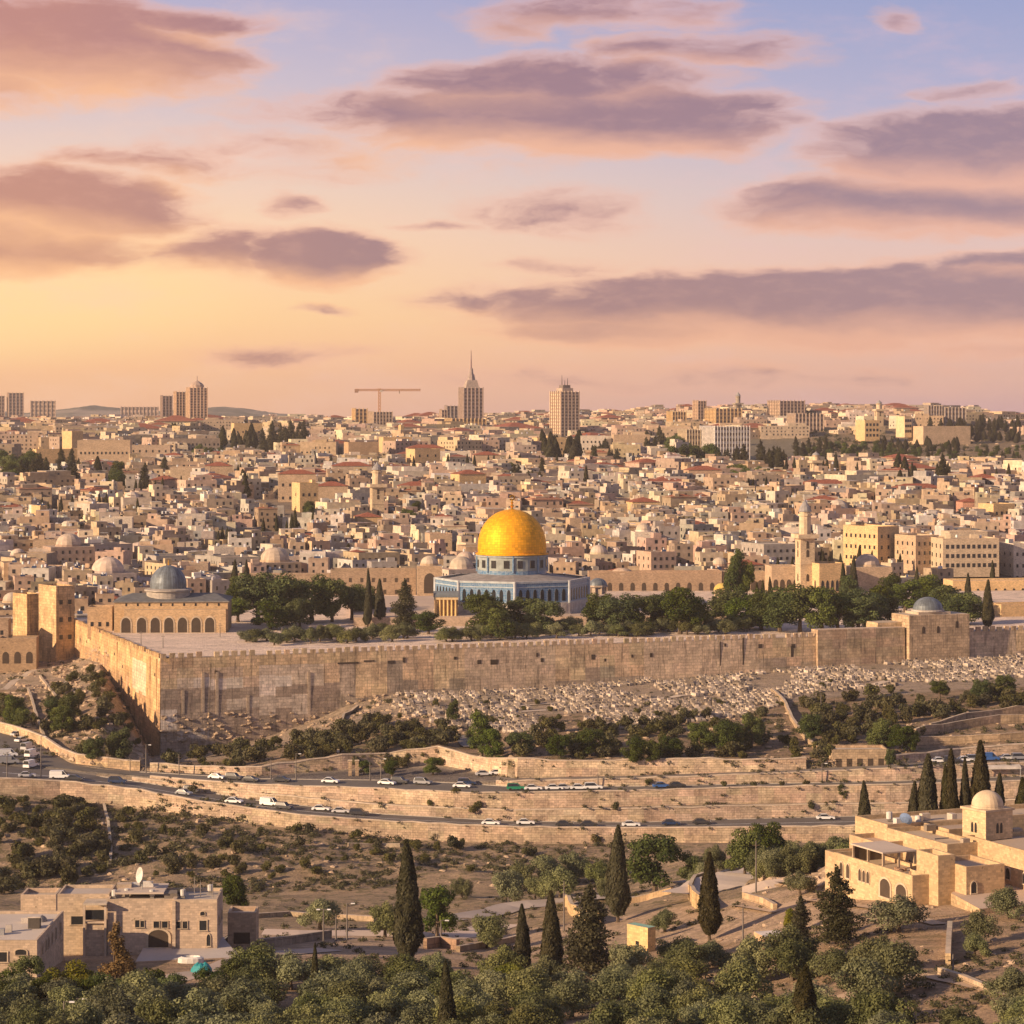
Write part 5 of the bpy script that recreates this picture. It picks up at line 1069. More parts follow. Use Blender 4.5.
for k in range(7):
    q = Vector(cw)+uU*random.uniform(1.5, 9)+uV*random.uniform(1, 5); mb = MB(); mb.lathe([(.35, 0), (.45, .5), (0, .5)], 8, (0, 0, 0), (.35, .22, .14), 'plaster'); mb.build('planter', mon, (q.x-mo.x, q.y-mo.y, -70.1-mo.z))
c5 = Vector(cw)+uU*22.8+uV*.6; wing((c5.x, c5.y), 7, 4, -70.4, -78); c6 = Vector(cw)+uU*20+uV*6.4; wing((c6.x, c6.y), 6, 9, -68.6, -77)
# chapel
ch = W3(991, 836, 404); chz = MZ+.1; hc = 4.4
for (nm, f) in (('chapel_wall', 0), ('chapel_dome', 1)):
    mb = MB()
    if f == 0:
        mb.box((0, 0, 0), (5.6, 5.4, hc), 0, (.56, .42, .26), 'ashlar'); mb.box((0, 0, hc), (6.1, 5.9, .35), 0, (.5, .38, .25), 'plaster', bottom=True)
        cw_ = mb.build(nm, mon, (ch.x-mo.x, ch.y+3-mo.y, chz-mo.z), math.radians(32))
        for r_, fc in ((0, (0, -2.7, 0)), (-math.pi/2, (-2.8, 0, 0))):
            for x in (-.4, .4): 
                w_ = add_window(cw_, fc, r_, x, 1.0, .5, 1.6, 'arch', False)
    else:
        mb.lathe([(2.6, 0), (2.6, .3)], 24, (0, 0, 0), (.5, .4, .28), 'plaster'); dome(mb, 2.5, 2.35, (0, 0, .3), 'plaster', (.52, .41, .28), 24); mb.build(nm, mon, (ch.x-mo.x, ch.y+3-mo.y, chz+hc+.35-mo.z), 0)
# roof dish and small roof clutter
dp_ = W3(905, 832, 417); mb = MB(); mb.lathe([(0, 0), (.6, .1), (1.1, .4)], 14, (0, 0, 0), (.14, .2, .34), 'plaster'); d_ = mb.build('satellite_dish', mon, (dp_.x-mo.x, dp_.y-mo.y, MZ+1.2-mo.z)); d_.rotation_euler = (math.radians(-50), math.radians(50), 0)
for px, Y, c in ((900, 421, (.5, .48, .45)), (917, 424, (.42, .35, .27)), (925, 425, (.5, .42, .33)), (930, 414, (.22, .18, .14)), (965, 402, (.3, .25, .2)), (1016, 410, (.4, .33, .26)), (952, 424, (.42, .36, .3))):
    mb = MB(); mb.box((0, 0, 0), (random.uniform(.8, 2), random.uniform(.8, 1.6), random.uniform(.7, 1.4)), ma, c, 'plaster'); mb.build('roof_box', mon, ((px-CX)/F*Y-mo.x, Y-mo.y, MZ-mo.z))
for k in range(9):   # roof railings, pipes and vents
    q = Vector(c1)+uU*random.uniform(2, 24)+uV*random.uniform(1, 34); mb = MB()
    if k % 3 == 0: mb.lathe([(.09, 0), (.09, 1.6), (.2, 1.65), (.2, 1.9), (0, 1.95)], 8, (0, 0, 0), (.3, .26, .22), 'plaster'); nm = 'vent_pipe'
    elif k % 3 == 1: mb.lathe([(0, .4), (.5, .4), (.5, 1.5), (0, 1.6)], 10, (0, 0, 0), (.55, .52, .48), 'plaster'); mb.box((0, 0, 0), (.7, .7, .4), 0, (.2, .18, .16), 'plaster'); nm = 'water_tank'
    else: mb.box((0, 0, 0), (2.6, .25, .18), ma, (.22, .2, .18), 'plaster'); nm = 'roof_pipe'
    mb.build(nm, mon, (q.x-mo.x, q.y-mo.y, MZ+.02-mo.z))
# forecourt and terrace slabs
def slab(name, pts, lift, col, mat, label=None, cat=None, thick=2.0, lo=0):
    q = [P(px, y, lo) for px, y in pts]; z = sum(v.z for v in q)/len(q)+lift; c = sum(q, Vector())/len(q)
    mb = MB(); mb.prism([(v.x-c.x, v.y-c.y) for v in q], z-thick-c.z, z-c.z, (.46, .34, .21), 'rubble_wall', col, mat); o = mb.build(name, None, c)
    if label: tag(o, label, cat)
    else: tag(o, kind='structure')
    return o
ribbon('valley_road', [(440, 921), (470, 916), (512, 909.5), (550, 904), (590, 899), (640, 894), (680, 888), (720, 876)], 7.5, 'asphalt', (.34, .29, .26), .15)
ribbon('valley_path', [(262, 934), (300, 935), (350, 935), (400, 936), (440, 938), (470, 934), (500, 925)], 7.5, 'paving', (.56, .45, .36), .15)
ribbon('valley_path', [(150, 985), (200, 975), (260, 955), (330, 950)], 5, 'paving', (.42, .34, .28), .15)
ribbon('plaza_road', [(706, 896), (730, 887), (760, 878), (790, 869), (815, 862), (838, 857)], 17, 'paving', (.52, .44, .37), .3)
ribbon('forecourt', [(742, 894), (770, 888), (800, 882), (834, 884)], 11, 'paving', (.54, .43, .33), .2)
ribbon('garden_path', [(735, 905), (775, 912), (805, 900), (850, 905), (905, 915), (940, 925)], 2.6, 'paving', (.44, .33, .23), .15)
ribbon('garden_path', [(840, 1000), (890, 985), (915, 975), (960, 985), (1030, 1000)], 2.2, 'paving', (.42, .31, .21), .15)
free_wall([(706, 915), (694, 905), (690, 896), (698, 888), (712, 883)], 2.6, 'curved sunlit retaining wall end beside the tall loose cypress', col=(.52, .37, .2))
free_wall([(712, 881), (730, 876), (760, 868), (790, 860), (815, 853), (840, 849)], 1.3, 'low parapet wall along the plaza road behind the monastery grove', col=(.46, .36, .25))
free_wall([(744, 898), (765, 904), (775, 910)], 1.0, 'short low wall beside the plaza steps', col=(.46, .34, .22))
free_wall([(565, 904), (570, 912), (580, 920), (600, 925)], 2.2, 'sunlit curved garden wall behind the big dark conifer', col=(.5, .36, .2))
free_wall([(628, 905), (650, 900), (672, 896)], 1.2, 'low garden wall under the round pine', col=(.46, .33, .2))
free_wall([(256, 948), (290, 944), (330, 938)], 1.4, 'grey ruined field wall left of the valley path', col=(.26, .22, .18))
free_wall([(425, 949), (440, 947), (458, 950)], 1.8, 'brown garden wall right of the tallest cypress', col=(.3, .2, .14))
free_wall([(458, 952), (490, 946), (520, 940)], 1.0, 'low wall continuing right from the brown garden wall', col=(.36, .27, .18))
free_wall([(255, 918), (290, 916), (340, 918), (375, 921)], 1.0, 'low terrace wall above the valley path', col=(.34, .26, .18))
free_wall([(348, 846), (375, 846), (400, 847)], 1.0, 'short pale wall on the dry bank under the lower road', col=(.42, .34, .26))
free_wall([(948, 963), (949, 945), (950, 932)], 1.6, 'broken sunlit wall with steps in the lower right garden', col=(.5, .37, .22))
free_wall([(940, 975), (965, 983), (990, 992)], .8, 'low stone edging across the lower right garden', col=(.46, .36, .26))
free_wall([(104, 806), (108, 822), (111, 850), (110, 868)], .7, 'thin wall descending the dark scrub bank at the left', col=(.22, .17, .13))
slab('terrace_slab', [(951, 905), (985, 888), (1040, 880), (1060, 905), (980, 915)], 1.6, (.46, .36, .28), 'paving', 'raised paved terrace below the monastery at the right edge', 'terrace', 6)
block(628, 656, 928, 953, 'small sunlit hut with green sheet roof among olives', (.62, .44, .22), rz=.75, depth=4.5, name='hut', roof='none', top=(.2, .34, .28), wins=[('l', 1, 1, (.7, 1.3), .2)])
block(756, 789, 936, 950, 'low flat hut with pale roof among the right olives', (.50, .35, .22), rz=.3, depth=4, name='hut', roof='none', top=(.55, .5, .46))
# ================================================================ houses, lower left
HC = (.47, .375, .285)
hA = empty('courtyard_house', W3(162, 948, 398)); tag(hA, 'stone courtyard house with arched doorway and rooftop dish, lower left', 'house'); s4 = F/398; hz = hA.location.z
hA.rotation_euler = (0, 0, math.radians(1.5))
def hx(px): return (px-162)/s4
TOP = (948-903)/s4
def hbox(name, x0, x1, y0, y1, z0, z1, col=HC, mat='ashlar', top=(.42, .37, .32), par=.5):
    mb = MB(); c = ((x0+x1)/2, (y0+y1)/2); mb.box((c[0], c[1], z0), (x1-x0, y1-y0, z1-z0), 0, jit(col, .05), mat, jit(top, .08), 'paving'); t = .3
    if par:
        for (x, y, a, b2) in ((0, -(y1-y0)/2+t/2, x1-x0, t), (0, (y1-y0)/2-t/2, x1-x0, t), (-(x1-x0)/2+t/2, 0, t, y1-y0-2*t), ((x1-x0)/2-t/2, 0, t, y1-y0-2*t)): mb.box((c[0]+x, c[1]+y, z1+.003), (a, b2, par), 0, jit(col, .05), mat)
    return mb.build(name, hA)
hbox('main_wing', hx(174), hx(217), 0, 10, -4, TOP); hbox('middle_wing', hx(107), hx(174), .6, 10, -4, TOP+.2, par=.3); hbox('left_wing', hx(55), hx(107), 3, 11, -4, TOP+.4, par=.5)
mb = MB(); mb.box((hx(96), 1.2, TOP-3.0), (3.2, 3.4, .25), 0, HC, 'plaster', bottom=True); mb.box((hx(96), 1.0, TOP-.1), (3.6, 4.2, .3), .0, (.45, .38, .3), 'plaster', bottom=True)
for x in (hx(85), hx(106)): mb.box((x, -.5, -4), (.35, .35, TOP+4), 0, HC, 'plaster')
mb.box((hx(95), 1.4, -4), (3.2, 3.0, TOP+.9), 0, HC, 'ashlar'); mb.build('balcony', hA)
for px, z, kind, ww, hh in ((137, 3.1, 'rect', .65, 1.1), (142, 3.1, 'rect', .55, 1.0), (156, 3.0, 'rect', .85, 1.0), (164.5, 3.0, 'rect', .85, 1.0)): add_window(hA, (0, .6, 0), 0, hx(px), z, ww, hh, kind, True)
for px, z, kind, ww, hh in ((178.5, 3.0, 'rect', .7, 1.1), (185, 3.0, 'rect', .7, 1.1), (203, 2.7, 'rect', 1.1, 1.5), (202.5, 5.0, 'arch', .7, .6), (208.5, .3, 'arch', .6, 1.8)): add_window(hA, (0, 0, 0), 0, hx(px), z, ww, hh, kind, True)
add_window(hA, (0, .6, 0), 0, hx(158), .0, 3.1, 2.7, 'arch', True, name='doorway', mat='opening_dark')
add_window(hA, (0, .0, 0), 0, hx(96), .6, 1.5, 2.2, 'arch', False, name='doorway', mat='opening_dark'); add_window(hA, (0, 3, 0), 0, hx(76), 3.1, 2.2, 1.3, 'rect', True)
add_window(hA, (0, -.1, 0), 0, hx(95), TOP-2.5, 2.9, 1.5, 'rect', False)
for y in (3, 6, 8): add_window(hA, (hx(217), y, 0), math.pi/2, 0, 3.0, .7, 1.3, 'rect', True)
m2 = MB(); m2.box((0, 0, 0), (.5, .5, TOP+4.3), 0, HC, 'ashlar'); m2.build('buttress', hA, (hx(174), -.1, -4))
for (px, yy, w_, d__, h_, c) in ((119, 7, 2.2, 2, 1.6, (.45, .36, .27)), (131, 8, 1.6, 1.2, 1.5, (.6, .58, .55)), (137, 8, 1.0, 1.2, 1.8, (.1, .1, .11)), (143, 7, 1.6, .5, 1.9, (.6, .57, .52)), (177, 5, .9, .8, 1.2, (.06, .06, .06)), (168, 4, 2.0, 3, .8, (.2, .17, .14))):
    m2 = MB(); m2.box((0, 0, 0), (w_, d__, h_), .1, c, 'plaster'); m2.build('roof_box', hA, (hx(px), yy, TOP+.2))
for px, yy in ((112, 3), (124, 4), (150, 3), (181, 3), (190, 7), (198, 4), (206, 7), (211, 3)):
    m2 = MB()
    if random.random() < .5: m2.lathe([(0, .4), (.42, .4), (.42, 1.3), (0, 1.4)], 10, (0, 0, 0), (.5, .48, .45), 'plaster'); m2.box((0, 0, 0), (.6, .6, .4), 0, (.2, .18, .16), 'plaster'); nm = 'water_tank'
    else: m2.lathe([(.06, 0), (.06, 1.8), (.02, 2.6)], 6, (0, 0, 0), (.25, .22, .2), 'plaster'); nm = 'aerial'
    m2.build(nm, hA, (hx(px), yy, TOP+.2))
m2 = MB(); m2.box((0, 0, 0), (7.5, 8, .25), 0, (.48, .40, .33), 'paving', bottom=True); m2.build('roof_slab', hA, (hx(138), 6, TOP+1.0))
m2 = MB(); m2.lathe([(0, 0), (.7, .12), (1.25, .5)], 16, (0, 0, 0), (.58, .54, .5), 'plaster'); d_ = m2.build('satellite_dish', hA, (hx(138.5), 5, TOP+3.4)); d_.rotation_euler = (math.radians(80), 0, math.radians(-60))
m2 = MB(); m2.lathe([(.08, 0), (.08, 2.4)], 6, (0, 0, 0), (.3, .3, .3), 'plaster'); m2.build('dish_pole', hA, (hx(138.5), 5, TOP+.9))
FOOT.append((hA.location.x, hA.location.y+5, 12))
hB = empty('flat_roofed_house', W3(-2, 966, 370)); tag(hB, 'flat roofed stone house cut by the left edge at the bottom', 'house'); s5 = F/370
wB = 39*2/s5; HB_ = (966-943)/s5; mb = MB(); mb.box((0, 11, -5), (wB, 22, HB_+5), 0, HC, 'ashlar', (.50, .44, .38), 'paving')
t = .3
for (x, y, a, b2) in ((0, t/2, wB, t), (0, 22-t/2, wB, t), (wB/2-t/2, 11, t, 21.3)): mb.box((x, y, HB_+.003), (a, b2, .4), 0, jit(HC, .05), 'ashlar')
mb.build('wall', hB)
for k, y in enumerate((4, 7, 9, 12, 15, 19)): add_window(hB, (wB/2, y, 0), math.pi/2, 0, .8, .8, 1.7, 'arch' if k < 4 else 'rect', True)
add_window(hB, (0, 0, 0), 0, 4.5/6.98*.0+(4-(-2))/s5-.2, .6, 1.3, 1.4, 'rect', True); add_window(hB, (0, 0, 0), 0, (21+2)/s5, 1.6, 1.6, .8, 'arch', True)
for (x, y, w_, d__, h_, c) in ((3.2, 11, 1.7, 1.6, 1.6, (.08, .07, .06)), (3.2, 11, 2.0, 1.9, .2, (.5, .44, .38)), (-1, 6, 1.5, .9, .9, (.25, .25, .26)), (1.5, 15, 2.0, 1, .8, (.5, .45, .4)), (0, 8, .9, .6, 1.1, (.4, .36, .32))):
    m2 = MB(); m2.box((0, 0, 0), (w_, d__, h_), .05, c, 'plaster'); m2.build('roof_box', hB, (x, y, HB_+(1.6 if h_ == .2 else 0)))
m2 = MB(); dome(m2, 1.1, .9, (0, 0, 0), 'plaster', (.2, .19, .18), 12); m2.build('roof_vent', hB, (3.1, 16, HB_))
block(20, 56, 899, 906, 'long low stone outbuilding behind the bottom left house', HC, rz=.02, depth=6, Y=418, name='outbuilding', sink=6)
block(227, 256, 917, 945, 'low stone annex right of the courtyard house', (.42, .32, .23), rz=.02, depth=6, Y=412, name='annex', wins=[('f', 1, 1, (2.6, 1.8), .2)], wmat='opening_dark', sink=4)
slab('courtyard_paving', [(135, 962), (150, 950), (218, 948), (240, 958), (225, 972), (160, 975)], .25, (.42, .38, .35), 'paving')
# teal tarpaulin heap and stone basin
tp = P(202, 974); mb = MB(); 
for i in range(7): a_ = i*.9; mb.lathe([(1.0, 0), (.95, .7), (.5, 1.3), (0, 1.5+.2*(i % 2))], 8, (.7*math.cos(a_)*(i > 0), .5*math.sin(a_)*(i > 0), 0), (.03, .3, .3), 'tarp_teal')
tag(mb.build('tarpaulin', None, tp), 'teal tarpaulin heap in the courtyard of the lower left house', 'tarpaulin')
tp = P(191, 962); mb = MB(); mb.lathe([(2.0, 0), (1.9, .7), (1.4, .9), (1.3, .6), (0, .6)], 14, (0, 0, 0), (.6, .58, .54), 'plaster'); o = mb.build('stone_basin', None, tp); o.scale = (1, .6, 1); tag(o, 'pale round stone basin in the paved courtyard, lower left', 'basin')

# ================================================================ tree prototypes
def leaves(blobs, n, size, rng, aspect=1.0, droop=0.0, shell=.55):
    vol = np.array([b[3]*b[4]*b[5] for b in blobs])**.67; vol = vol**.75; pick = rng.choice(len(blobs), n, p=vol/vol.sum()); B = np.array(blobs)[pick]
    d = rng.normal(size=(n, 3)); d /= np.linalg.norm(d, axis=1)[:, None]
    r = (shell+(1-shell)*rng.random(n)**.6)*(1+rng.normal(size=n)*.07)
    c = B[:, :3]+d*B[:, 3:6]*r[:, None]
    nrm = d*1.0+rng.normal(size=(n, 3))*.55+np.array([0, 0, .25]); nrm /= np.linalg.norm(nrm, axis=1)[:, None]
    a = np.cross(nrm, rng.normal(size=(n, 3))); a /= np.linalg.norm(a, axis=1)[:, None]; b2 = np.cross(nrm, a)
    s = size*(.55+.9*rng.random(n))[:, None]/2; a = a*s; b2 = b2*s*aspect
    v = np.stack([c-a, c-b2*.75, c+a, c+b2*.75], 1).reshape(-1, 3); f = np.arange(4*n).reshape(n, 4)
    return v, f, np.clip(rng.random(len(blobs))[pick]*.55+rng.random(n)*.45, 0, 1)
def crown_mesh(blobs, n, size, mat, seed, **kw):
    rng = np.random.default_rng(seed); v, f, cv = leaves(blobs, n, size, rng, **kw)
    me = bpy.data.meshes.new('crown'); me.from_pydata(v.tolist(), [], f.tolist()); me.materials.append(MATS[mat])
    a = me.color_attributes.new('Col', 'FLOAT_COLOR', 'CORNER'); arr = np.ones((n, 4, 4)); arr[:, :, :3] = cv[:, None, None]; a.data.foreach_set('color', arr.reshape(-1)); return me
def trunk_mesh(h, r, limbs, seed):
    rnd = random.Random(seed); mb = MB()
    def seg(p, q, r0, r1):
        d = (q-p); u = d.normalized(); s = u.cross(Vector((.31, .2, .93))).normalized(); t_ = u.cross(s)
        for i in range(6):
            a0, a1 = math.pi*i/3, math.pi*(i+1)/3
            o0, o1 = s*math.cos(a0)+t_*math.sin(a0), s*math.cos(a1)+t_*math.sin(a1)
            mb.face([tuple(p+o0*r0), tuple(p+o1*r0), tuple(q+o1*r1), tuple(q+o0*r1)], (.1, .07, .05), 'bark')
    top = Vector((rnd.uniform(-.1, .1)*h, rnd.uniform(-.1, .1)*h, h)); mid = top*.5+Vector((rnd.uniform(-.06, .06)*h, 0, 0)); seg(Vector((0, 0, -.5)), mid, r*1.25, r*.9); seg(mid, top, r*.9, r*.7)
    for e in limbs: e = Vector(e); m_ = (top+e)/2+Vector((0, 0, -.05*h)); seg(top, m_, r*.55, r*.35); seg(m_, e, r*.35, r*.1)
    return mb.mesh('trunk')
PROTO = {}
def proto(kind, i, crown, trunk):
    t = empty(kind, (0, 0, -9000)); mobj('trunk', trunk, t); mobj('crown', crown, t); PROTO.setdefault(kind, []).append(t)
rnd = random.Random(3)
for i in range(5):      # olive: 5 m high, 6.5 m wide
    bl = []
    for k in range(22): a_ = rnd.uniform(0, 6.28); r = rnd.uniform(.1, 2.5); bl.append((r*math.cos(a_), r*math.sin(a_), 3.1-r*.42+rnd.uniform(-1.1, .9), rnd.uniform(.8, 1.35), rnd.uniform(.8, 1.35), rnd.uniform(.7, 1.15)))
    proto('olive_tree', i, crown_mesh(bl, 8500, .22, 'leaf_olive', 50+i), trunk_mesh(1.1, .3, [b[:3] for b in bl[::4]], i))
for i in range(4):      # pine: 9 m high, 8 m wide rounded
    bl = []
    for k in range(26): a_ = rnd.uniform(0, 6.28); z = rnd.uniform(1.9, 8.0); r = rnd.uniform(.2, 1)**.6*2.9*math.sqrt(max(.1, 1-((z-4.4)/4.4)**2)); bl.append((r*math.cos(a_), r*math.sin(a_), z, rnd.uniform(1.0, 1.7), rnd.uniform(1.0, 1.7), rnd.uniform(.9, 1.4)))
    proto('pine_tree', i, crown_mesh(bl, 7500, .34, 'leaf_pine', 70+i), trunk_mesh(2.6, .35, [b[:3] for b in bl[::4]], i+9))
def cyp_blobs(H, R, loose, rnd, n=26):
    bl = []
    for k in range(n):
        f = (k+.5)/n; z = .75+f*(H-1.0); r = R*(math.sin(min(1, f*3.0+.5)*math.pi/2))*(1-f**2.3)**.8; a_ = rnd.uniform(0, 6.28); o = r*rnd.uniform(.05, .3+loose)
        bl.append((o*math.cos(a_), o*math.sin(a_), z, max(.22, r*.85*rnd.uniform(.85, 1.12)), max(.22, r*.85*rnd.uniform(.85, 1.12)), H/n*2.0*rnd.uniform(.8, 1.3)))
    return bl
def cypress_crown(H, R, seed, n=9000):
    rng = np.random.default_rng(seed); f = rng.random(n)**1.15; th = rng.random(n)*6.283
    prof = np.minimum(1, (f/.22+.22))**.7*(1-f**1.35)**.75
    ph = rng.random(6)*6.28; lump = 1+.10*np.sin(3*th+ph[0]+f*9)+.07*np.sin(5*th+ph[1]-f*17)+.05*np.sin(f*40+ph[2]+2*th)
    r = R*prof*lump*(.72+.33*rng.random(n)**.5)+.05; z = 1.0+f*(H-1.0)
    lean = .25*np.sin(f*3+ph[3])*f
    c = np.stack([r*np.cos(th)+lean, r*np.sin(th), z], 1)
    nrm = np.stack([np.cos(th), np.sin(th), np.full(n, .15)], 1)+rng.normal(size=(n, 3))*.4; nrm /= np.linalg.norm(nrm, axis=1)[:, None]
    up = np.array([0, 0, 1.0])+rng.normal(size=(n, 3))*.35; a_ = np.cross(nrm, up); a_ /= np.linalg.norm(a_, axis=1)[:, None]; b_ = np.cross(nrm, a_)
    s_ = (.11+.12*rng.random(n))[:, None]; a_ = a_*s_*.6; b_ = b_*s_*1.35
    v = np.stack([c-a_, c-b_, c+a_, c+b_], 1).reshape(-1, 3); fc = np.arange(4*n).reshape(n, 4)
    cv = np.clip(.5+.28*np.sin(4*th+f*21+ph[4])*np.sin(f*33+ph[5])+rng.normal(size=n)*.18, 0, 1)
    me = bpy.data.meshes.new('crown'); me.from_pydata(v.tolist(), [], fc.tolist()); me.materials.append(MATS['leaf_cypress'])
    at = me.color_attributes.new('Col', 'FLOAT_COLOR', 'CORNER'); arr = np.ones((n, 4, 4)); arr[:, :, :3] = cv[:, None, None]; at.data.foreach_set('color', arr.reshape(-1)); return me
for i in range(4): proto('cypress_tree', i, cypress_crown(12.3, 1.32+.05*i, 90+i), trunk_mesh(1.6, .2, [(0, 0, 9)], i+20))
for i in range(2): proto('conifer_tree', i, crown_mesh(cyp_blobs(12, 2.7, .6, rnd, 44), 9000, .32, 'leaf_cypress', 120+i), trunk_mesh(2.2, .3, [(0, 0, 10)], i+30))
for i in range(3):      # round broadleaf, bright
    bl = []
    for k in range(14): a_ = rnd.uniform(0, 6.28); r = rnd.uniform(.2, 2.2); bl.append((r*math.cos(a_), r*math.sin(a_), rnd.uniform(1.8, 5.4)-r*.3, rnd.uniform(.8, 1.4), rnd.uniform(.8, 1.4), rnd.uniform(.7, 1.1)))
    proto('broadleaf_tree', i, crown_mesh(bl, 5500, .3, 'leaf_bright', 140+i), trunk_mesh(1.8, .25, [b[:3] for b in bl[::3]], i+40))
bl = []
for k in range(16): f = k/16; r = 1.7*(1-f)+.2; a_ = rnd.uniform(0, 6.28); bl.append((r*.6*math.cos(a_), r*.6*math.sin(a_), 1.6+f*6.6, r*.55+.2, r*.55+.2, .9))
proto('autumn_tree', 0, crown_mesh(bl, 3000, .3, 'leaf_autumn', 160, shell=.3), trunk_mesh(2, .2, [b[:3] for b in bl[::2]], 60))
for i in range(4):      # shrub: 2 m high 3 m wide
    bl = []
    for k in range(7): a_ = rnd.uniform(0, 6.28); r = rnd.uniform(0, 1.0); bl.append((r*math.cos(a_), r*math.sin(a_), rnd.uniform(.5, 1.3), rnd.uniform(.5, .85), rnd.uniform(.5, .85), rnd.uniform(.4, .7)))
    proto('shrub', i, crown_mesh(bl, 900, .27, 'leaf_shrub', 180+i), trunk_mesh(.5, .08, [b[:3] for b in bl[::3]], i+70))
USED = set()
BASE = {'olive_tree': (5.0, 6.6), 'pine_tree': (9.0, 7.8), 'cypress_tree': (12.3, 2.7), 'conifer_tree': (12.3, 6.2), 'broadleaf_tree': (6.3, 6.0), 'autumn_tree': (9.0, 4.0), 'shrub': (1.9, 3.0)}
TANCH = {'near': [('the tallest cypress', 407, 900), ('the courtyard house', 160, 925), ('the green roofed hut', 640, 940), ('the monastery chapel', 993, 820), ('the arched monastery wing', 880, 885), ('the pale roofed hut', 771, 942), ('the big dark conifer', 590, 930), ('the bottom right corner', 1015, 1015), ('the bottom left corner', 10, 1015), ('the bright green tree', 510, 975), ('the valley path', 350, 935), ('the round valley pine', 655, 860), ('the garden steps', 950, 950), ('the teal tarpaulin', 202, 970)],
 'mid': [('the corner of the ramparts', 158, 720), ('the road junction', 70, 775), ('the arched stone channel', 342, 730), ('the service track', 450, 738), ('the cemetery path', 640, 700), ('the roadside building', 860, 760), ('the domed gatehouse', 925, 640), ('the car park', 975, 760), ('the descending slope wall', 800, 725), ('the thin bank wall', 110, 840), ('the courtyard house roof', 150, 890), ('the dry bank path', 600, 850)],
 'far': [('the gold dome shrine', 512, 600), ('the silver domed mosque', 166, 600), ('the domed gatehouse', 925, 615), ('the tall square minaret', 805, 560), ('the arcaded wall', 665, 590), ('the colonnaded pavilion', 446, 600), ('the right picture edge', 1018, 600), ('the paved court by the mosque', 235, 640)],
 'city': [('the large upper left complex', 100, 450), ('the crane', 380, 420), ('the spired tower', 470, 415), ('the tower with roof masts', 565, 420), ('the white striped block', 727, 442), ('the ridge wall block', 942, 434), ('the pointed belfry', 816, 465), ('the gold dome', 512, 535), ('the slim minaret', 377, 490), ('the pale loggia house', 928, 485), ('the dark red roof', 163, 486), ('the arched stone block', 630, 446)]}
def tree(kind, p, h, wd=None, desc='tree', zone='near', cat='tree', label=None, group=None):
    if kind == 'pine_tree' and zone == 'city':
        if sum(1 for q_ in QUEUE if q_[1] in ('dark rounded city tree',)) > 175: kind = 'conifer_tree'; desc = 'dark pointed city tree'; wd = None if wd is None else wd*.6
    if kind == 'conifer_tree' and zone == 'city' and sum(1 for q_ in QUEUE if q_[1] == 'dark pointed city tree') > 215: kind = 'cypress_tree'; desc = 'thin dark city cypress'
    lst = PROTO[kind]; src = random.choice(lst); bh, bw = BASE[kind]; sz = h/bh; sx = sz if wd is None else wd/bw
    t = src if id(src) not in USED and False else copy_tree(src)
    t.location = p; t.rotation_euler = (0, 0, random.uniform(0, 6.28)); t.scale = (sx, sx, sz)
    q = project((p[0], p[1], p[2]+h*.6))
    if label: tag(t, label, cat, group)
    else: queue(t, desc, cat+'|'+zone, q[0], q[1], group)
    return t
def tpx(kind, px, ytop, ybase, wpx=None, Y=None, lo=0, **kw):
    if kind == 'cypress_tree' and wpx: wpx *= .94
    p = P(px, ybase, lo) if Y is None else W3(px, ybase, Y); s = F/p.y
    return tree(kind, p, (ybase-ytop)/s, None if wpx is None else wpx/s, **kw)
random.seed(21)
# named foreground trees
for a in [('cypress_tree', 407, 842, 968, 31, 'tallest slender cypress standing alone in the valley centre'), ('cypress_tree', 618, 826, 922, 24, 'tall full cypress left of the round valley pine'), ('cypress_tree', 522, 905, 982, 18, 'slim cypress left of a taller one beside the dark conifer'), ('cypress_tree', 551, 893, 992, 24, 'tall pointed cypress just left of the big dark conifer'),
          ('cypress_tree', 446, 960, 1045, 20, 'cypress cut by the bottom edge right of the tallest one'), ('cypress_tree', 315, 943, 1006, 10, 'very thin young cypress in the lower left olives'), ('cypress_tree', 710, 853, 940, 25, 'tall loose dark cypress beside the curved sunlit wall'), ('cypress_tree', 864, 781, 836, 14, 'single small cypress at the end of the lower road'),
          ('cypress_tree', 805, 968, 1050, 34, 'dark cypress at the bottom edge below the pale roofed hut')]:
    tpx(a[0], a[1], a[2], a[3], a[4], label=a[5])
for px, yt, w_, lb in ((915, 782, 14, 'short leftmost cypress of the row behind the monastery'), (928, 755, 20, 'broad second cypress of the row behind the monastery'), (945, 766, 14, 'third cypress of the row behind the monastery'), (951, 750, 15, 'tall thin fourth cypress of the monastery row'), (966, 758, 11, 'thin reddish tipped cypress of the monastery row'), (980, 742, 22, 'tallest cypress of the row behind the monastery'), (1000, 774, 15, 'short cypress just right of the tallest in the monastery row'), (1021, 778, 17, 'cypress at the right edge behind the chapel')):
    q_ = W3(px, 845, 452); g_ = ground(q_.x, 452); yb_ = HY-F*g_/452; tpx('cypress_tree', px, yt, yb_, w_*1.4, Y=452, label=lb)
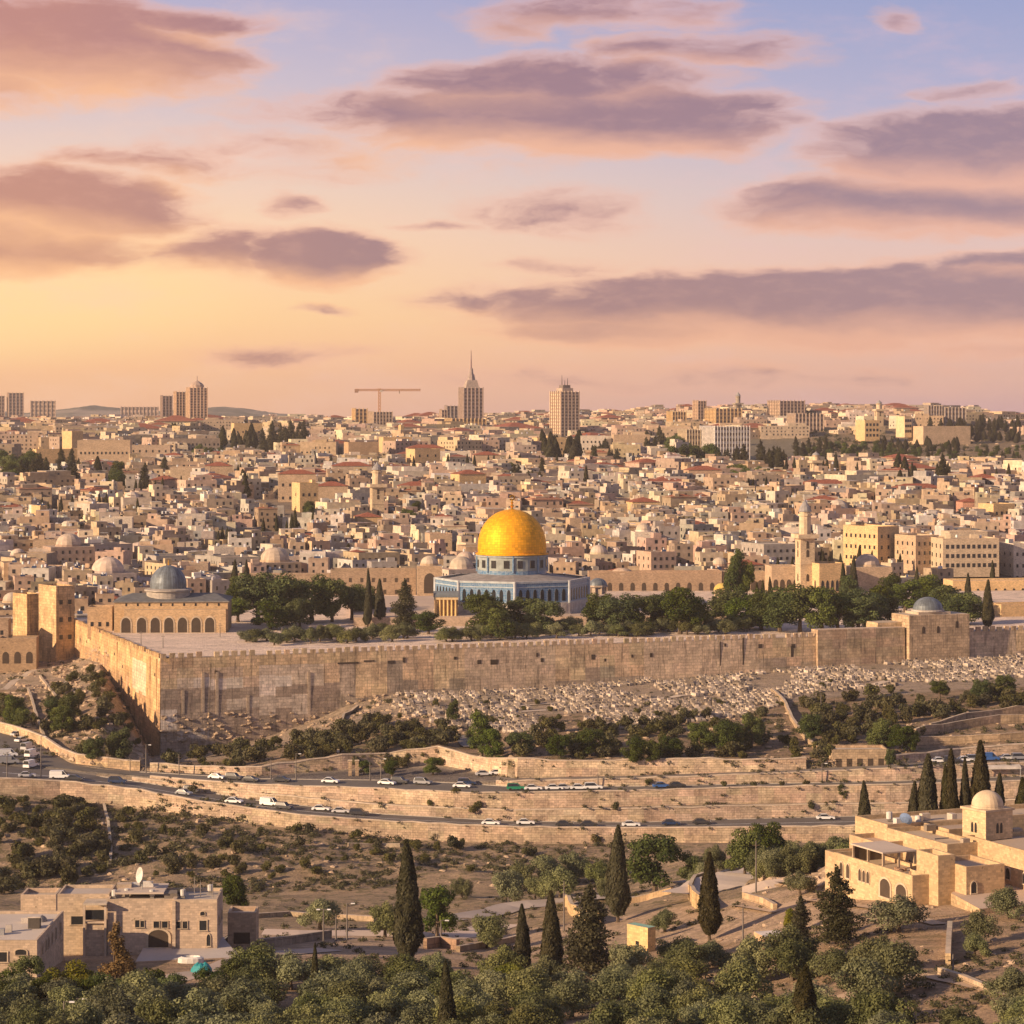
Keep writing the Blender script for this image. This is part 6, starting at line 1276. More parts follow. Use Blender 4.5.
for a in [('conifer_tree', 590, 883, 978, 56, 'big dark bushy conifer in the lower centre'), ('conifer_tree', 836, 863, 945, 44, 'tall dark irregular conifer before the arched monastery wing'), ('conifer_tree', 801, 893, 947, 26, 'smaller dark conifer left of the one by the monastery wing'), ('pine_tree', 655, 835, 892, 62, 'round pine beside the tall full cypress'), ('pine_tree', 690, 852, 885, 30, 'low dull pine right of the round pine'),
          ('pine_tree', 745, 828, 880, 44, 'left of two bright pines behind the plaza road'), ('pine_tree', 768, 824, 872, 44, 'right of two bright pines behind the plaza road'), ('pine_tree', 437, 885, 938, 46, 'bright green pine right of the tallest cypress'), ('olive_tree', 385, 898, 937, 42, 'yellowish broad tree left of the tallest cypress'),
          ('broadleaf_tree', 70, 958, 1003, 54, 'yellow green round tree in front of the left houses'), ('autumn_tree', 116, 917, 990, 40, 'rusty autumn tree before the courtyard house'), ('autumn_tree', 130, 955, 1000, 34, 'second lower rusty tree before the courtyard house'), ('broadleaf_tree', 511, 957, 1005, 42, 'vivid green round tree left of the pointed cypress'), ('pine_tree', 233, 873, 915, 36, 'dark round tree behind the annex of the courtyard house'),
          ('olive_tree', 320, 896, 930, 50, 'large grey tree left of the valley lamps'), ('olive_tree', 487, 908, 948, 42, 'lone olive on the light road right of the tall cypress'), ('olive_tree', 505, 865, 905, 44, 'golden olive clump on the right of the dry bank'), ('broadleaf_tree', 790, 905, 935, 20, 'small bare bush before the plaza wall'), ('olive_tree', 898, 893, 933, 68, 'wide dense olive under the arched monastery wing'), ('olive_tree', 800, 868, 895, 34, 'olive beside the rocky outcrop of the plaza'), ('olive_tree', 665, 905, 932, 36, 'olive behind the green roofed hut'),
          ('olive_tree', 980, 908, 945, 40, 'olive under the raised terrace at the right'), ('olive_tree', 1008, 884, 918, 44, 'olive on the terrace at the right edge'), ('olive_tree', 1010, 965, 1002, 62, 'round olive at the right edge of the garden'), ('olive_tree', 975, 928, 955, 34, 'small olive above the orange earth patch')]:
    tpx(a[0], a[1], a[2], a[3], a[4], label=a[5])
# olive grove
placed = []
y = 1065
while y > 900:
    px = -30+random.uniform(0, 30)
    while px < 1060:
        lim = np.interp(px, [0, 60, 130, 230, 270, 340, 470, 560, 640, 700, 800, 905, 915, 1024], [1005, 1012, 1006, 1002, 972, 968, 975, 985, 975, 955, 962, 970, 1012, 1012])
        ok = y > lim and not (915 < px < 1010 and y < 1040 and random.random() < .6) and not (690 < px < 870 and 988 < y < 1003) 
        if px > 640 and random.random() < .12: ok = False
        if ok:
            p = P(px, y+random.uniform(-5, 5)); r = random.uniform(.85, 1.25)
            if all((p.x-q[0])**2+(p.y-q[1])**2 > (5.3)**2 for q in placed):
                placed.append(p); tree('olive_tree', p, 5.0*r*random.uniform(.85, 1.15), 7.2*r, desc=random.choice(['grey green olive tree', 'broad olive tree', 'golden olive tree']) if r > 1 else 'small olive tree', group='olive grove along the bottom of the picture')
        px += random.uniform(30, 46)*min(1.2, (y-415)/600)
    y -= random.uniform(9, 13)
# olives and hedge behind the monastery / on the bank edge
for k in range(44):
    px = 762+k*3.4; y = 872-k*1.6+random.uniform(-4, 4); p = W3(px, 848, 466+random.uniform(-6, 12)); p = Vector((p.x, p.y, ground(p.x, p.y)))
    tree('olive_tree', p, random.uniform(5, 6.8), random.uniform(6, 8), desc='low belt olive tree', group='olives behind the monastery')
for px, y, w_ in ((520, 885, 40), (545, 882, 46), (572, 876, 38), (560, 895, 44), (598, 880, 34), (535, 897, 30), (462, 893, 26), (700, 880, 30), (715, 866, 34), (610, 893, 30), (775, 868, 36), (790, 860, 34)):
    tpx('olive_tree', px, y-w_*.72, y+6, w_, desc='rounded olive tree', group='olives on the valley edge')
for px, y in ((15, 1000), (40, 1008), (5, 1012), (100, 1006), (150, 1003), (175, 1006), (210, 1002), (28, 990), (130, 1010), (85, 1012), (235, 992), (250, 982)):
    tpx('pine_tree', px, y-34, y+5, 40, desc='dark leafy tree', group='dark trees below the left houses')
# trees on the platform
PT = [(238, 598, 622, 30), (258, 571, 625, 44), (285, 572, 625, 46), (312, 574, 622, 40), (300, 598, 628, 26), (332, 578, 622, 30), (352, 583, 620, 32), (270, 600, 630, 34), (240, 575, 612, 26), (366, 585, 618, 24), (482, 592, 634, 34), (492, 600, 636, 28), (525, 597, 632, 40), (545, 600, 634, 34), (598, 592, 630, 30), (620, 593, 632, 36), (642, 595, 632, 34), (662, 590, 630, 32), (680, 586, 634, 40), (696, 596, 632, 26), (728, 588, 626, 40), (745, 594, 628, 34), (762, 590, 630, 30), (780, 588, 632, 36), (800, 583, 632, 40), (822, 586, 633, 36), (838, 592, 632, 34), (866, 588, 630, 38), (880, 584, 628, 36), (858, 596, 632, 36), (905, 580, 612, 34), (925, 578, 606, 30), (945, 584, 618, 34), (966, 592, 624, 34), (958, 598, 625, 30), (930, 574, 600, 26), (850, 575, 610, 22), (893, 572, 604, 22), (428, 610, 634, 26), (735, 550, 588, 20), (747, 560, 588, 16), (500, 608, 640, 26)]
for i, (px, yt, yb, w_) in enumerate(PT):
    yb2 = max(yb, 604); tpx('pine_tree', px, yt, yb2, w_*1.3, Y=F*72.5/(yb2-HY), desc=random.choice(['dense dark pine', 'rounded green pine']), zone='far', group='pines on the platform')
for px, yt, yb, w_ in ((235, 560, 606, 10), (247, 560, 598, 8), (368, 569, 628, 9), (380, 579, 626, 12), (367, 595, 627, 9), (843, 563, 606, 9), (854, 556, 608, 11), (917, 567, 600, 7), (968, 573, 606, 8), (988, 580, 630, 13), (770, 577, 610, 7), (757, 582, 616, 8), (763, 580, 616, 7)):
    tpx('cypress_tree', px, yt, yb, w_, Y=F*72.5/(yb-HY) if yb > 600 else 1045, desc='slender dark cypress', zone='far', group='cypresses on the platform')
tpx('conifer_tree', 405, 577, 632, 28, Y=F*72.5/(632-HY), label='loose cedar like conifer left of the colonnaded pavilion')
for k in range(58):
    px = 248+k*9.0+random.uniform(-3, 3); yb = np.interp(px, [240, 330, 420, 520, 640, 770], [648, 646, 643, 640, 637, 634])-random.uniform(0, 7)
    if 415 < px < 436: continue
    tpx('olive_tree', px, yb-random.uniform(13, 19), yb, random.uniform(20, 30), Y=F*72.5/(yb-HY), desc='low platform olive tree', zone='far', group='low olives behind the long wall')
# trees in the city
CL = [(0, 30, 462, 490, 9, 'pine_tree', 22), (20, 80, 462, 490, 14, 'conifer_tree', 24), (96, 100, 470, 490, 1, 'cypress_tree', 22), (112, 122, 468, 492, 3, 'pine_tree', 16), (140, 146, 464, 492, 1, 'conifer_tree', 28), (162, 168, 463, 482, 1, 'conifer_tree', 20), (200, 240, 480, 500, 5, 'pine_tree', 12), (196, 222, 448, 462, 5, 'pine_tree', 14), (222, 256, 436, 452, 9, 'cypress_tree', 18), (262, 308, 434, 456, 16, 'conifer_tree', 22), (240, 246, 470, 500, 2, 'cypress_tree', 26), (308, 330, 505, 520, 4, 'pine_tree', 14), (395, 415, 512, 530, 4, 'pine_tree', 16), (344, 352, 508, 516, 2, 'pine_tree', 12),
      (536, 582, 446, 466, 16, 'cypress_tree', 22), (592, 622, 448, 466, 9, 'conifer_tree', 18), (646, 664, 440, 462, 6, 'conifer_tree', 20), (670, 714, 446, 466, 16, 'pine_tree', 18), (714, 790, 452, 474, 18, 'conifer_tree', 20), (730, 770, 476, 492, 8, 'pine_tree', 16), (512, 545, 468, 492, 8, 'conifer_tree', 20), (500, 516, 455, 480, 3, 'pine_tree', 16), (792, 830, 440, 462, 9, 'conifer_tree', 16), (800, 900, 440, 462, 26, 'pine_tree', 8), (900, 1024, 442, 464, 34, 'pine_tree', 7), (790, 1024, 448, 466, 16, 'conifer_tree', 8), (896, 905, 470, 492, 3, 'cypress_tree', 22), (941, 950, 472, 496, 3, 'conifer_tree', 26), (912, 918, 472, 490, 2, 'cypress_tree', 18), (930, 1024, 424, 434, 22, 'conifer_tree', 13), (960, 1024, 432, 442, 12, 'pine_tree', 10), (880, 960, 441, 452, 14, 'pine_tree', 9), (600, 625, 560, 572, 4, 'pine_tree', 12), (560, 600, 540, 560, 3, 'pine_tree', 10), (340, 380, 540, 555, 4, 'pine_tree', 12), (130, 180, 432, 445, 6, 'conifer_tree', 12), (230, 234, 545, 575, 1, 'cypress_tree', 20), (860, 940, 575, 595, 0, 'pine_tree', 12), (310, 330, 428, 438, 3, 'pine_tree', 8), (0, 100, 500, 560, 4, 'pine_tree', 9), (560, 760, 500, 560, 7, 'pine_tree', 9), (820, 1010, 500, 530, 6, 'pine_tree', 9)]
for (a, b2, y0, y1, n, kd, hpx) in CL:
    for k in range(int(n*1.7)):
        px = random.uniform(a, b2); yb = random.uniform(y0+(y1-y0)*.45, y1+2); h = hpx*1.2*random.uniform(.7, 1.1)
        p = P(px, yb, 1080); s = F/p.y
        tree(kd, p, h/s, (h*.9 if kd == 'pine_tree' else h*.42)/s, desc={'pine_tree': 'dark rounded city tree', 'conifer_tree': 'dark pointed city tree', 'cypress_tree': 'thin dark city cypress'}[kd], zone='city', group='trees between the city buildings')
# shrubs on the slopes
random.seed(33)
SHR = []
def scatter(n, poly, kind, hm, dens, desc, zone, group, wf=1.5, avoid=()):
    out = 0; tries = 0
    ys = [q[1] for q in poly]; xs = [q[0] for q in poly]
    while out < n and tries < n*30:
        tries += 1; px, y = random.uniform(min(xs), max(xs)), random.uniform(min(ys), max(ys)); ins = False; j = len(poly)-1
        for i in range(len(poly)):
            if (poly[i][1] > y) != (poly[j][1] > y) and px < (poly[j][0]-poly[i][0])*(y-poly[i][1])/(poly[j][1]-poly[i][1])+poly[i][0]: ins = not ins
            j = i
        if not ins: continue
        p = P(px, y)
        if dens and mn.noise(Vector((p.x*.05, p.y*.05, 5))) < dens: continue
        h = hm*random.uniform(.6, 1.35)
        if kind == 'shrub': SHR.append((h/p.y, p, h, h*wf*random.uniform(.8, 1.2), desc, group)); out += 1; continue
        tree(kind, p, h, h*wf*random.uniform(.8, 1.2), desc=desc, zone=zone, group=group, cat='shrub' if kind == 'shrub' else 'tree'); out += 1
SG = 'shrubs scattered over the slopes'
scatter(84, [(-5, 800), (90, 806), (105, 815), (112, 860), (90, 885), (-5, 895)], 'shrub', 3.4, None, 'dark bank shrub', 'mid', SG)
scatter(34, [(112, 806), (210, 820), (255, 850), (240, 880), (150, 880), (110, 870)], 'shrub', 2.4, None, 'brownish bank shrub', 'mid', SG)
scatter(26, [(256, 828), (500, 850), (620, 855), (520, 885), (400, 872), (256, 880)], 'shrub', 2.1, None, 'grey dry bank shrub', 'mid', SG)
scatter(40, [(45, 700), (85, 668), (100, 680), (125, 720), (145, 750), (140, 764), (70, 756), (45, 735)], 'shrub', 3.2, None, 'green slope shrub', 'mid', SG)
scatter(16, [(0, 695), (28, 700), (40, 735), (0, 725)], 'shrub', 3.2, None, 'dark roadside shrub', 'mid', SG)
scatter(85, [(165, 756), (330, 735), (345, 728), (430, 724), (445, 745), (350, 757), (250, 768), (165, 769)], 'shrub', 3.6, None, 'dense dark shrub', 'mid', SG)
scatter(85, [(480, 738), (600, 728), (700, 718), (770, 715), (770, 760), (640, 762), (560, 760), (490, 758)], 'shrub', 3.3, None, 'dark green slope shrub', 'mid', SG)
scatter(80, [(800, 708), (860, 694), (1024, 690), (1024, 712), (930, 725), (905, 752), (820, 745)], 'shrub', 3.6, None, 'mixed green hillside shrub', 'mid', SG)
scatter(14, [(345, 735), (470, 722), (480, 745), (350, 758)], 'shrub', 3.4, None, 'dense dark shrub', 'mid', SG)
scatter(30, [(395, 700), (512, 700), (760, 690), (900, 678), (900, 690), (760, 712), (512, 728), (400, 724)], 'shrub', 1.7, None, 'small shrub', 'mid', SG)
scatter(12, [(350, 764), (440, 756), (470, 768), (440, 774), (350, 776)], 'shrub', 2.6, None, 'rounded roadside shrub', 'mid', SG)
scatter(10, [(770, 735), (810, 745), (840, 758), (775, 762)], 'shrub', 3, None, 'low slope shrub', 'mid', SG)
MT_ = [(55, 695, 722, 22), (68, 693, 728, 24), (62, 706, 735, 26), (15, 695, 728, 26), (22, 708, 730, 18), (120, 728, 762, 26), (95, 735, 762, 22), (482, 710, 756, 30), (492, 728, 760, 26), (453, 699, 722, 14), (725, 718, 752, 34), (700, 720, 750, 26), (752, 715, 748, 26), (735, 722, 750, 22), (635, 735, 765, 26), (655, 740, 766, 20), (810, 712, 742, 28), (880, 720, 750, 30), (900, 724, 752, 26), (910, 728, 752, 20), (590, 728, 756, 34), (560, 735, 758, 28), (520, 732, 756, 30), (670, 735, 760, 26), (890, 748, 768, 12), (1005, 675, 700, 22), (980, 678, 702, 22), (940, 680, 700, 22), (842, 783, 796, 13), (500, 755, 762, 10), (433, 757, 775, 20), (392, 760, 776, 16), (364, 760, 775, 14), (484, 770, 786, 0)]
for px, yt, yb, w_ in MT_:
    if w_: tpx('pine_tree', px, yt, yb, w_*1.1, desc='rounded slope tree', zone='mid', group='trees on the slope under the long wall')
for px, yb, w_ in ((192, 792, 10), (455, 795, 10), (430, 805, 8), (475, 812, 14), (648, 784, 8), (724, 786, 7), (754, 787, 7), (806, 785, 7), (782, 785, 5), (615, 809, 9), (744, 798, 7), (595, 842, 12), (310, 832, 12), (378, 845, 12), (300, 846, 14), (456, 850, 18), (348, 790, 5), (620, 790, 4), (843, 800, 12), (826, 806, 6), (812, 809, 10)):
    tpx('shrub', px, yb-w_*.8, yb+1, w_*1.3, desc='small wall side bush', zone='mid', group='bushes along the road walls', cat='shrub')

SHRUB_MESH = [[c.data for c in o.children if c.name.startswith('crown')][0] for o in PROTO['shrub']]
for x, y in GREEN:
    if y > 1080 and random.random() < .6:
        kd = random.choice(['pine_tree', 'pine_tree', 'conifer_tree', 'cypress_tree']); h = random.uniform(8, 13)*(1 if y < 1500 else 1.25)
        tree(kd, Vector((x+random.uniform(-3, 3), y+random.uniform(-3, 3), ground(x, y)-1)), h, desc={'pine_tree': 'dark rounded city tree', 'conifer_tree': 'dark pointed city tree', 'cypress_tree': 'thin dark city cypress'}[kd], zone='city', group='trees between the city buildings')
print('city trees', len(GREEN))
# ================================================================ tombs, rocks, undergrowth
random.seed(5)
tomb_meshes = []
for i in range(5):
    mb = MB(); w_, l_, h_ = random.uniform(.8, 1.2), random.uniform(1.7, 2.3), random.uniform(.3, .65); c = random.choice([(.45, .38, .31), (.35, .29, .23), (.40, .33, .27), (.27, .22, .17)])
    mb.box((0, 0, -.4), (l_*1.15, w_*1.2, .6), 0, tuple(x*.75 for x in c), 'rock'); mb.box((0, 0, .2), (l_, w_, h_), 0, c, 'rock', taper=.93); mb.box((l_*.42, 0, .2+h_), (.25, w_*.8, .45), 0, c, 'rock'); tomb_meshes.append(mb.mesh('tomb'))
tombs = []
def px_y_ok(px, y):
    lo = np.interp(px, [392, 512, 640, 760, 900, 1060], [694, 691, 681, 673, 663, 655]); hi = np.interp(px, [392, 450, 512, 640, 760, 800, 900, 1060], [710, 727, 733, 729, 714, 694, 686, 675])
    return 392 < px < 1060 and lo < y < hi
nw_ = Vector((math.cos(wang), math.sin(wang))); pw_ = Vector((math.sin(wang), -math.cos(wang)))
for i in range(34):
    d_ = 4+i*2.9; s = 25.0+random.uniform(0, 3)
    while s < 380:
        q = Vector((EW0[0], EW0[1]))+nw_*s+pw_*(d_+mn.noise(Vector((s*.03, i*.15, 1)))*2.2); px = CX+F*q.x/q.y
        if px > 1060: break
        z = ground(q.x, q.y); y = HY-F*z/q.y
        n_ = mn.noise(Vector((s*.045, i*.22, 7)))
        if px_y_ok(px, y) and n_ > -.2 and random.random() < .93: tombs.append((q.y, Vector((q.x, q.y, z)), px, y))
        s += random.choice([1.45, 1.6, 1.8, 2.6])
print('tombs', len(tombs))
tombs.sort(key=lambda q: q[0]); smb = []
for k, (_, p, px, y) in enumerate(tombs):
    rz = wang+math.pi/2+random.gauss(0, .12)
    if k < 300:
        o = mobj('tomb', tomb_meshes[k % 5], None, p, rz, (random.uniform(.8, 1.3),)*3); tag(o, 'pale stone tomb among many on the cemetery slope below the long wall', 'tomb', 'tombs on the cemetery slope')
    else: smb.append((p, rz))
def merged(name, meshes, places, label, cat):
    V, Fc, Cc, Mi, off = [], [], [], [], 0; mats = []
    for k, (p, rz, sc) in enumerate(places):
        me = meshes[k % len(meshes)]; n = len(me.vertices); co = np.empty(n*3); me.vertices.foreach_get('co', co); co = co.reshape(-1, 3)*np.array(sc); c, s = math.cos(rz), math.sin(rz)
        co = np.stack([co[:, 0]*c-co[:, 1]*s+p[0], co[:, 0]*s+co[:, 1]*c+p[1], co[:, 2]+p[2]], 1); V.append(co)
        for f in me.polygons: Fc.append([i+off for i in f.vertices])
        ca = me.color_attributes['Col']; a = np.empty(len(ca.data)*4); ca.data.foreach_get('color', a); kk = random.uniform(.75, 1.2); a = a.reshape(-1, 4).copy(); a[:, :3] *= kk; Cc.append(a); off += n
    me = bpy.data.meshes.new(name); me.from_pydata(np.concatenate(V).tolist(), [], Fc); me.materials.append(meshes[0].materials[0])
    ca = me.color_attributes.new('Col', 'FLOAT_COLOR', 'CORNER'); ca.data.foreach_set('color', np.concatenate(Cc).reshape(-1)); o = bpy.data.objects.new(name, me); COL.objects.link(o); tag(o, label, cat, kind='stuff'); return o
merged('tombs_mass', tomb_meshes, [(p, rz, (random.uniform(.7, 1.3),)*3) for p, rz in smb], 'mass of farther tombs packed against the foot of the long wall', 'tombs')
rock_meshes = []
for i in range(5):
    mb = MB(); rr = random.Random(i); prof = [(1.0, -.5), (1.1, 0), (.8, .5), (.35, .8), (0, .85)]; mb.lathe(prof, 7, (0, 0, 0), random.choice([(.36, .27, .19), (.31, .23, .16), (.39, .30, .22)]), 'rock'); 
    jj = {}
    nv = []
    for v in mb.v:
        key = (round(v[0], 2), round(v[1], 2), round(v[2], 2)); j = jj.setdefault(key, (rr.uniform(-.25, .25), rr.uniform(-.25, .25), rr.uniform(-.2, .2))); nv.append((v[0]*1.2+j[0], v[1]*.9+j[1], v[2]*.8+j[2]))
    mb.v = nv; rock_meshes.append(mb.mesh('rock'))
rp = []
ZR = [((50, 150), (660, 765), 260, 1.5), ((160, 345), (712, 742), 220, 1.2), ((345, 480), (694, 735), 320, 1.1), ((0, 110), (648, 700), 260, 1.4), ((480, 1024), (712, 765), 450, .9), ((0, 260), (800, 890), 260, 1.0), ((256, 640), (826, 890), 260, .7), ((640, 1024), (870, 1020), 120, .7), ((770, 842), (858, 886), 110, 2.6), ((800, 1024), (440, 470), 160, 2.2)]
for (xa, xb), (ya, yb), n, sc in ZR:
    for k in range(n):
        px, y = random.uniform(xa, xb), random.uniform(ya, yb)
        if xa == 50 and (px > np.interp(y, [655, 662, 685, 712, 742, 760], [85, 100, 115, 130, 145, 150]) or y > np.interp(px, [30, 60, 80, 150], [735, 755, 762, 766])): continue
        p = P(px, y, 100 if ya > 500 else 1900); s = sc*random.uniform(.3, 1.0)**1.3; rp.append((p, random.uniform(0, 6.28), (s, s*random.uniform(.6, 1.2), s*random.uniform(.5, .9))))
merged('rubble', rock_meshes, rp, 'loose pale rocks and rubble strewn over the dry slopes', 'rubble')
SHR.sort(key=lambda q: -q[0])
ns = 300-21-3
for _, p, h, wd, desc, group in SHR[:ns]: tree('shrub', p, h, wd, desc=desc, zone='mid', cat='shrub', group=group)
merged('shrub_mass', SHRUB_MESH, [(p, random.uniform(0, 6.28), (wd/3.0, wd/3.0, h/1.9)) for _, p, h, wd, desc, group in SHR[ns:]], 'dense low shrubs on the slope between the long wall and the roads', 'shrubs')
def tuft_mesh(i):
    rng = np.random.default_rng(300+i); v, f, cv = leaves([(0, 0, .3, .8, .8, .45)], 60, .28, rng, shell=.2)
    me = bpy.data.meshes.new('tuft'); me.from_pydata(v.tolist(), [], f.tolist()); me.materials.append(MATS['leaf_shrub'])
    a = me.color_attributes.new('Col', 'FLOAT_COLOR', 'CORNER'); arr = np.ones((60, 4, 4)); arr[:, :, :3] = cv[:, None, None]; a.data.foreach_set('color', arr.reshape(-1)); return me
tms = [tuft_mesh(i) for i in range(4)]; tp_ = []
ZT = [((0, 256), (800, 892), 750, 1.5), ((256, 660), (828, 892), 1100, 1.1), ((0, 150), (660, 765), 260, 1.3), ((160, 1024), (700, 768), 900, 1.3), ((395, 1024), (665, 700), 260, .8), ((640, 1024), (905, 1024), 520, .9), ((230, 640), (890, 985), 600, .9), ((800, 1024), (432, 466), 420, 3.2)]
for (xa, xb), (ya, yb), n, sc in ZT:
    for k in range(n):
        px, y = random.uniform(xa, xb), random.uniform(ya, yb)
        if y < np.interp(px, [160, 256, 310, 350, 400, 1024], [760, 748, 728, 708, 696, 660]) and y > 500: 
            if px > 152: continue
        if xa == 0 and ya == 660 and px > np.interp(y, [655, 662, 685, 712, 742, 760], [85, 100, 115, 130, 145, 150]): continue
        p = P(px, y, 100 if ya > 500 else 1900)
        if mn.noise(Vector((p.x*.04, p.y*.04, 9))) < -.15: continue
        s = sc*random.uniform(.6, 1.5); tp_.append((p, random.uniform(0, 6), (s, s, s*.9)))
for kk, p0, p1, dn in ((K['wallE'], 100, 900, 90), (K['wallD'], 140, 1020, 150), (K['wallC'], 160, 1020, 120), (K['wallB'], 500, 1020, 110), (K['wallA'], 150, 820, 120)):
    for _ in range(dn):
        px = random.uniform(p0, p1)
        if mn.noise(Vector((px*.03, kk, 4))) < -.1: continue
        top = Vector(line_pt(kk, px, -1.0)); ft = np.interp(px, PX, TZ[kk-1]); s = random.uniform(.35, 1.1); zz_ = top.z+.3 if random.random() < .35 else (ft+.1 if random.random() < .7 else random.uniform(ft, top.z))
        tp_.append((Vector((top.x, top.y-(.25 if zz_ > ft+.2 else .6), zz_)), random.uniform(0, 6), (s, s, s)))
merged('undergrowth', tms, tp_, 'low dry undergrowth covering the slopes and banks', 'undergrowth')

# ================================================================ cars
def car_proto(kind, paint):
    nm = 'parked_car' if kind != 'van' else 'parked_van'; r = empty(nm, (0, 0, -9000)); L_ = {'car': 4.5, 'suv': 4.7, 'van': 5.2}[kind]; W_ = 1.85
    low = {'car': [(-.5, .35), (-.5, .72), (-.47, .86), (-.2, .95), (.28, .93), (.47, .78), (.5, .6), (.5, .35)], 'suv': [(-.5, .4), (-.5, 1.0), (-.2, 1.05), (.26, 1.05), (.47, .95), (.5, .7), (.5, .4)], 'van': [(-.5, .4), (-.5, 1.15), (.3, 1.15), (.46, 1.0), (.5, .7), (.5, .4)]}[kind]
    cab = {'car': [(-.40, .93), (-.25, 1.42), (.05, 1.45), (.25, .93)], 'suv': [(-.47, 1.03), (-.43, 1.72), (.08, 1.74), (.24, 1.03)], 'van': [(-.49, 1.14), (-.48, 2.1), (.18, 2.12), (.36, 1.13)]}[kind]
    def ext(mb, prof, hw0, hw1, mat):
        z0, z1 = min(q[1] for q in prof), max(q[1] for q in prof); hw = lambda z: hw0+(hw1-hw0)*(z-z0)/(z1-z0)
        a = [(x*L_, -hw(z), z) for x, z in prof]; b2 = [(x*L_, hw(z), z) for x, z in prof]; n = len(prof)
        mb.face(a, (.5, .5, .5), mat); mb.face(b2[::-1], (.5, .5, .5), mat)
        for i in range(n): j = (i+1) % n; mb.face([a[i], b2[i], b2[j], a[j]], (.5, .5, .5), mat)
    mb = MB(); ext(mb, low, W_/2, W_/2-.06, paint); mb.build('body', r)
    mb = MB(); ext(mb, cab, W_/2-.08, W_/2-.25, 'glass_dark'); mb.build('windows', r)
    zt = cab[1][1]; mb = MB(); x0, x1 = cab[1][0]*L_, cab[2][0]*L_; mb.box(((x0+x1)/2, 0, zt), (x1-x0, W_-.5, .07), 0, (.5, .5, .5), paint)
    for (xb, zb_), (xt, zt_) in ((cab[0], cab[1]), (cab[3], cab[2])):
        for sgn in (-1, 1): mb.face([(xb*L_-.06, sgn*(W_/2-.07), zb_), (xb*L_+.06, sgn*(W_/2-.07), zb_), (xt*L_+.06, sgn*(W_/2-.24), zt_), (xt*L_-.06, sgn*(W_/2-.24), zt_)], (.5, .5, .5), paint)
    mb.build('roof', r)
    if kind == 'van':
        mb = MB(); mb.box((-.17*L_, 0, 1.15), (.6*L_, W_-.02, .9), 0, (.5, .5, .5), paint); mb.build('cargo_body', r)
    for x in (-.31, .31):
        for y in (-1, 1):
            mb = MB(); mb.lathe([(0, -.1), (.20, -.1), (.34, -.1), (.34, .1), (.20, .1), (0, .1)], 12, (0, 0, 0), (.03, .03, .03), 'rubber'); o = mb.build('wheel', r, (x*L_, y*(W_/2-.08), .34)); o.rotation_euler = (math.pi/2, 0, 0)
    for y in (-1, 1):
        mb = MB(); mb.box((.5*L_-.02, y*.62, .62), (.06, .35, .14), 0, (.7, .7, .65), 'white_paint', bottom=True); mb.build('headlight', r)
    return r
PAINTS = {'white': (.78, .78, .77), 'black': (.045, .045, .05), 'dark blue': (.02, .04, .10), 'blue': (.04, .12, .35), 'green': (.02, .22, .12), 'grey': (.25, .26, .28), 'silver': (.5, .5, .51)}
for k, c in PAINTS.items(): plain('paint_'+k.replace(' ', '_'), c, .25, .1, .5, .03)
CP = {}
def car(kind, colr, px, y, rz, lb, lo=0, road=None, far=.5):
    key = (kind, colr)
    if key not in CP: CP[key] = car_proto(kind, 'paint_'+colr.replace(' ', '_'))
    if road is None: p = P(px, y)
    else:
        a, b2 = Vector(line_pt(K[road[0]], px, 1.6)), Vector(line_pt(K[road[1]], px, -1.6)); p = a+(b2-a)*far
    n1, n2 = P(px-6, y), P(px+6, y)
    if road is not None:
        n1, n2 = Vector(line_pt(K[road[0]], px-6, 1)), Vector(line_pt(K[road[0]], px+6, 1)); rz = math.atan2(n2.y-n1.y, n2.x-n1.x)+(rz if rz else 0)
    c = copy_tree(CP[key]); c.location = (p.x, p.y, p.z+.06); c.rotation_euler = (0, 0, rz); tag(c, lb, 'car' if kind != 'van' else 'van', 'vehicles on the roads below the wall')
R1, R2 = ('wallE', 'road1'), ('wallC', 'road2')
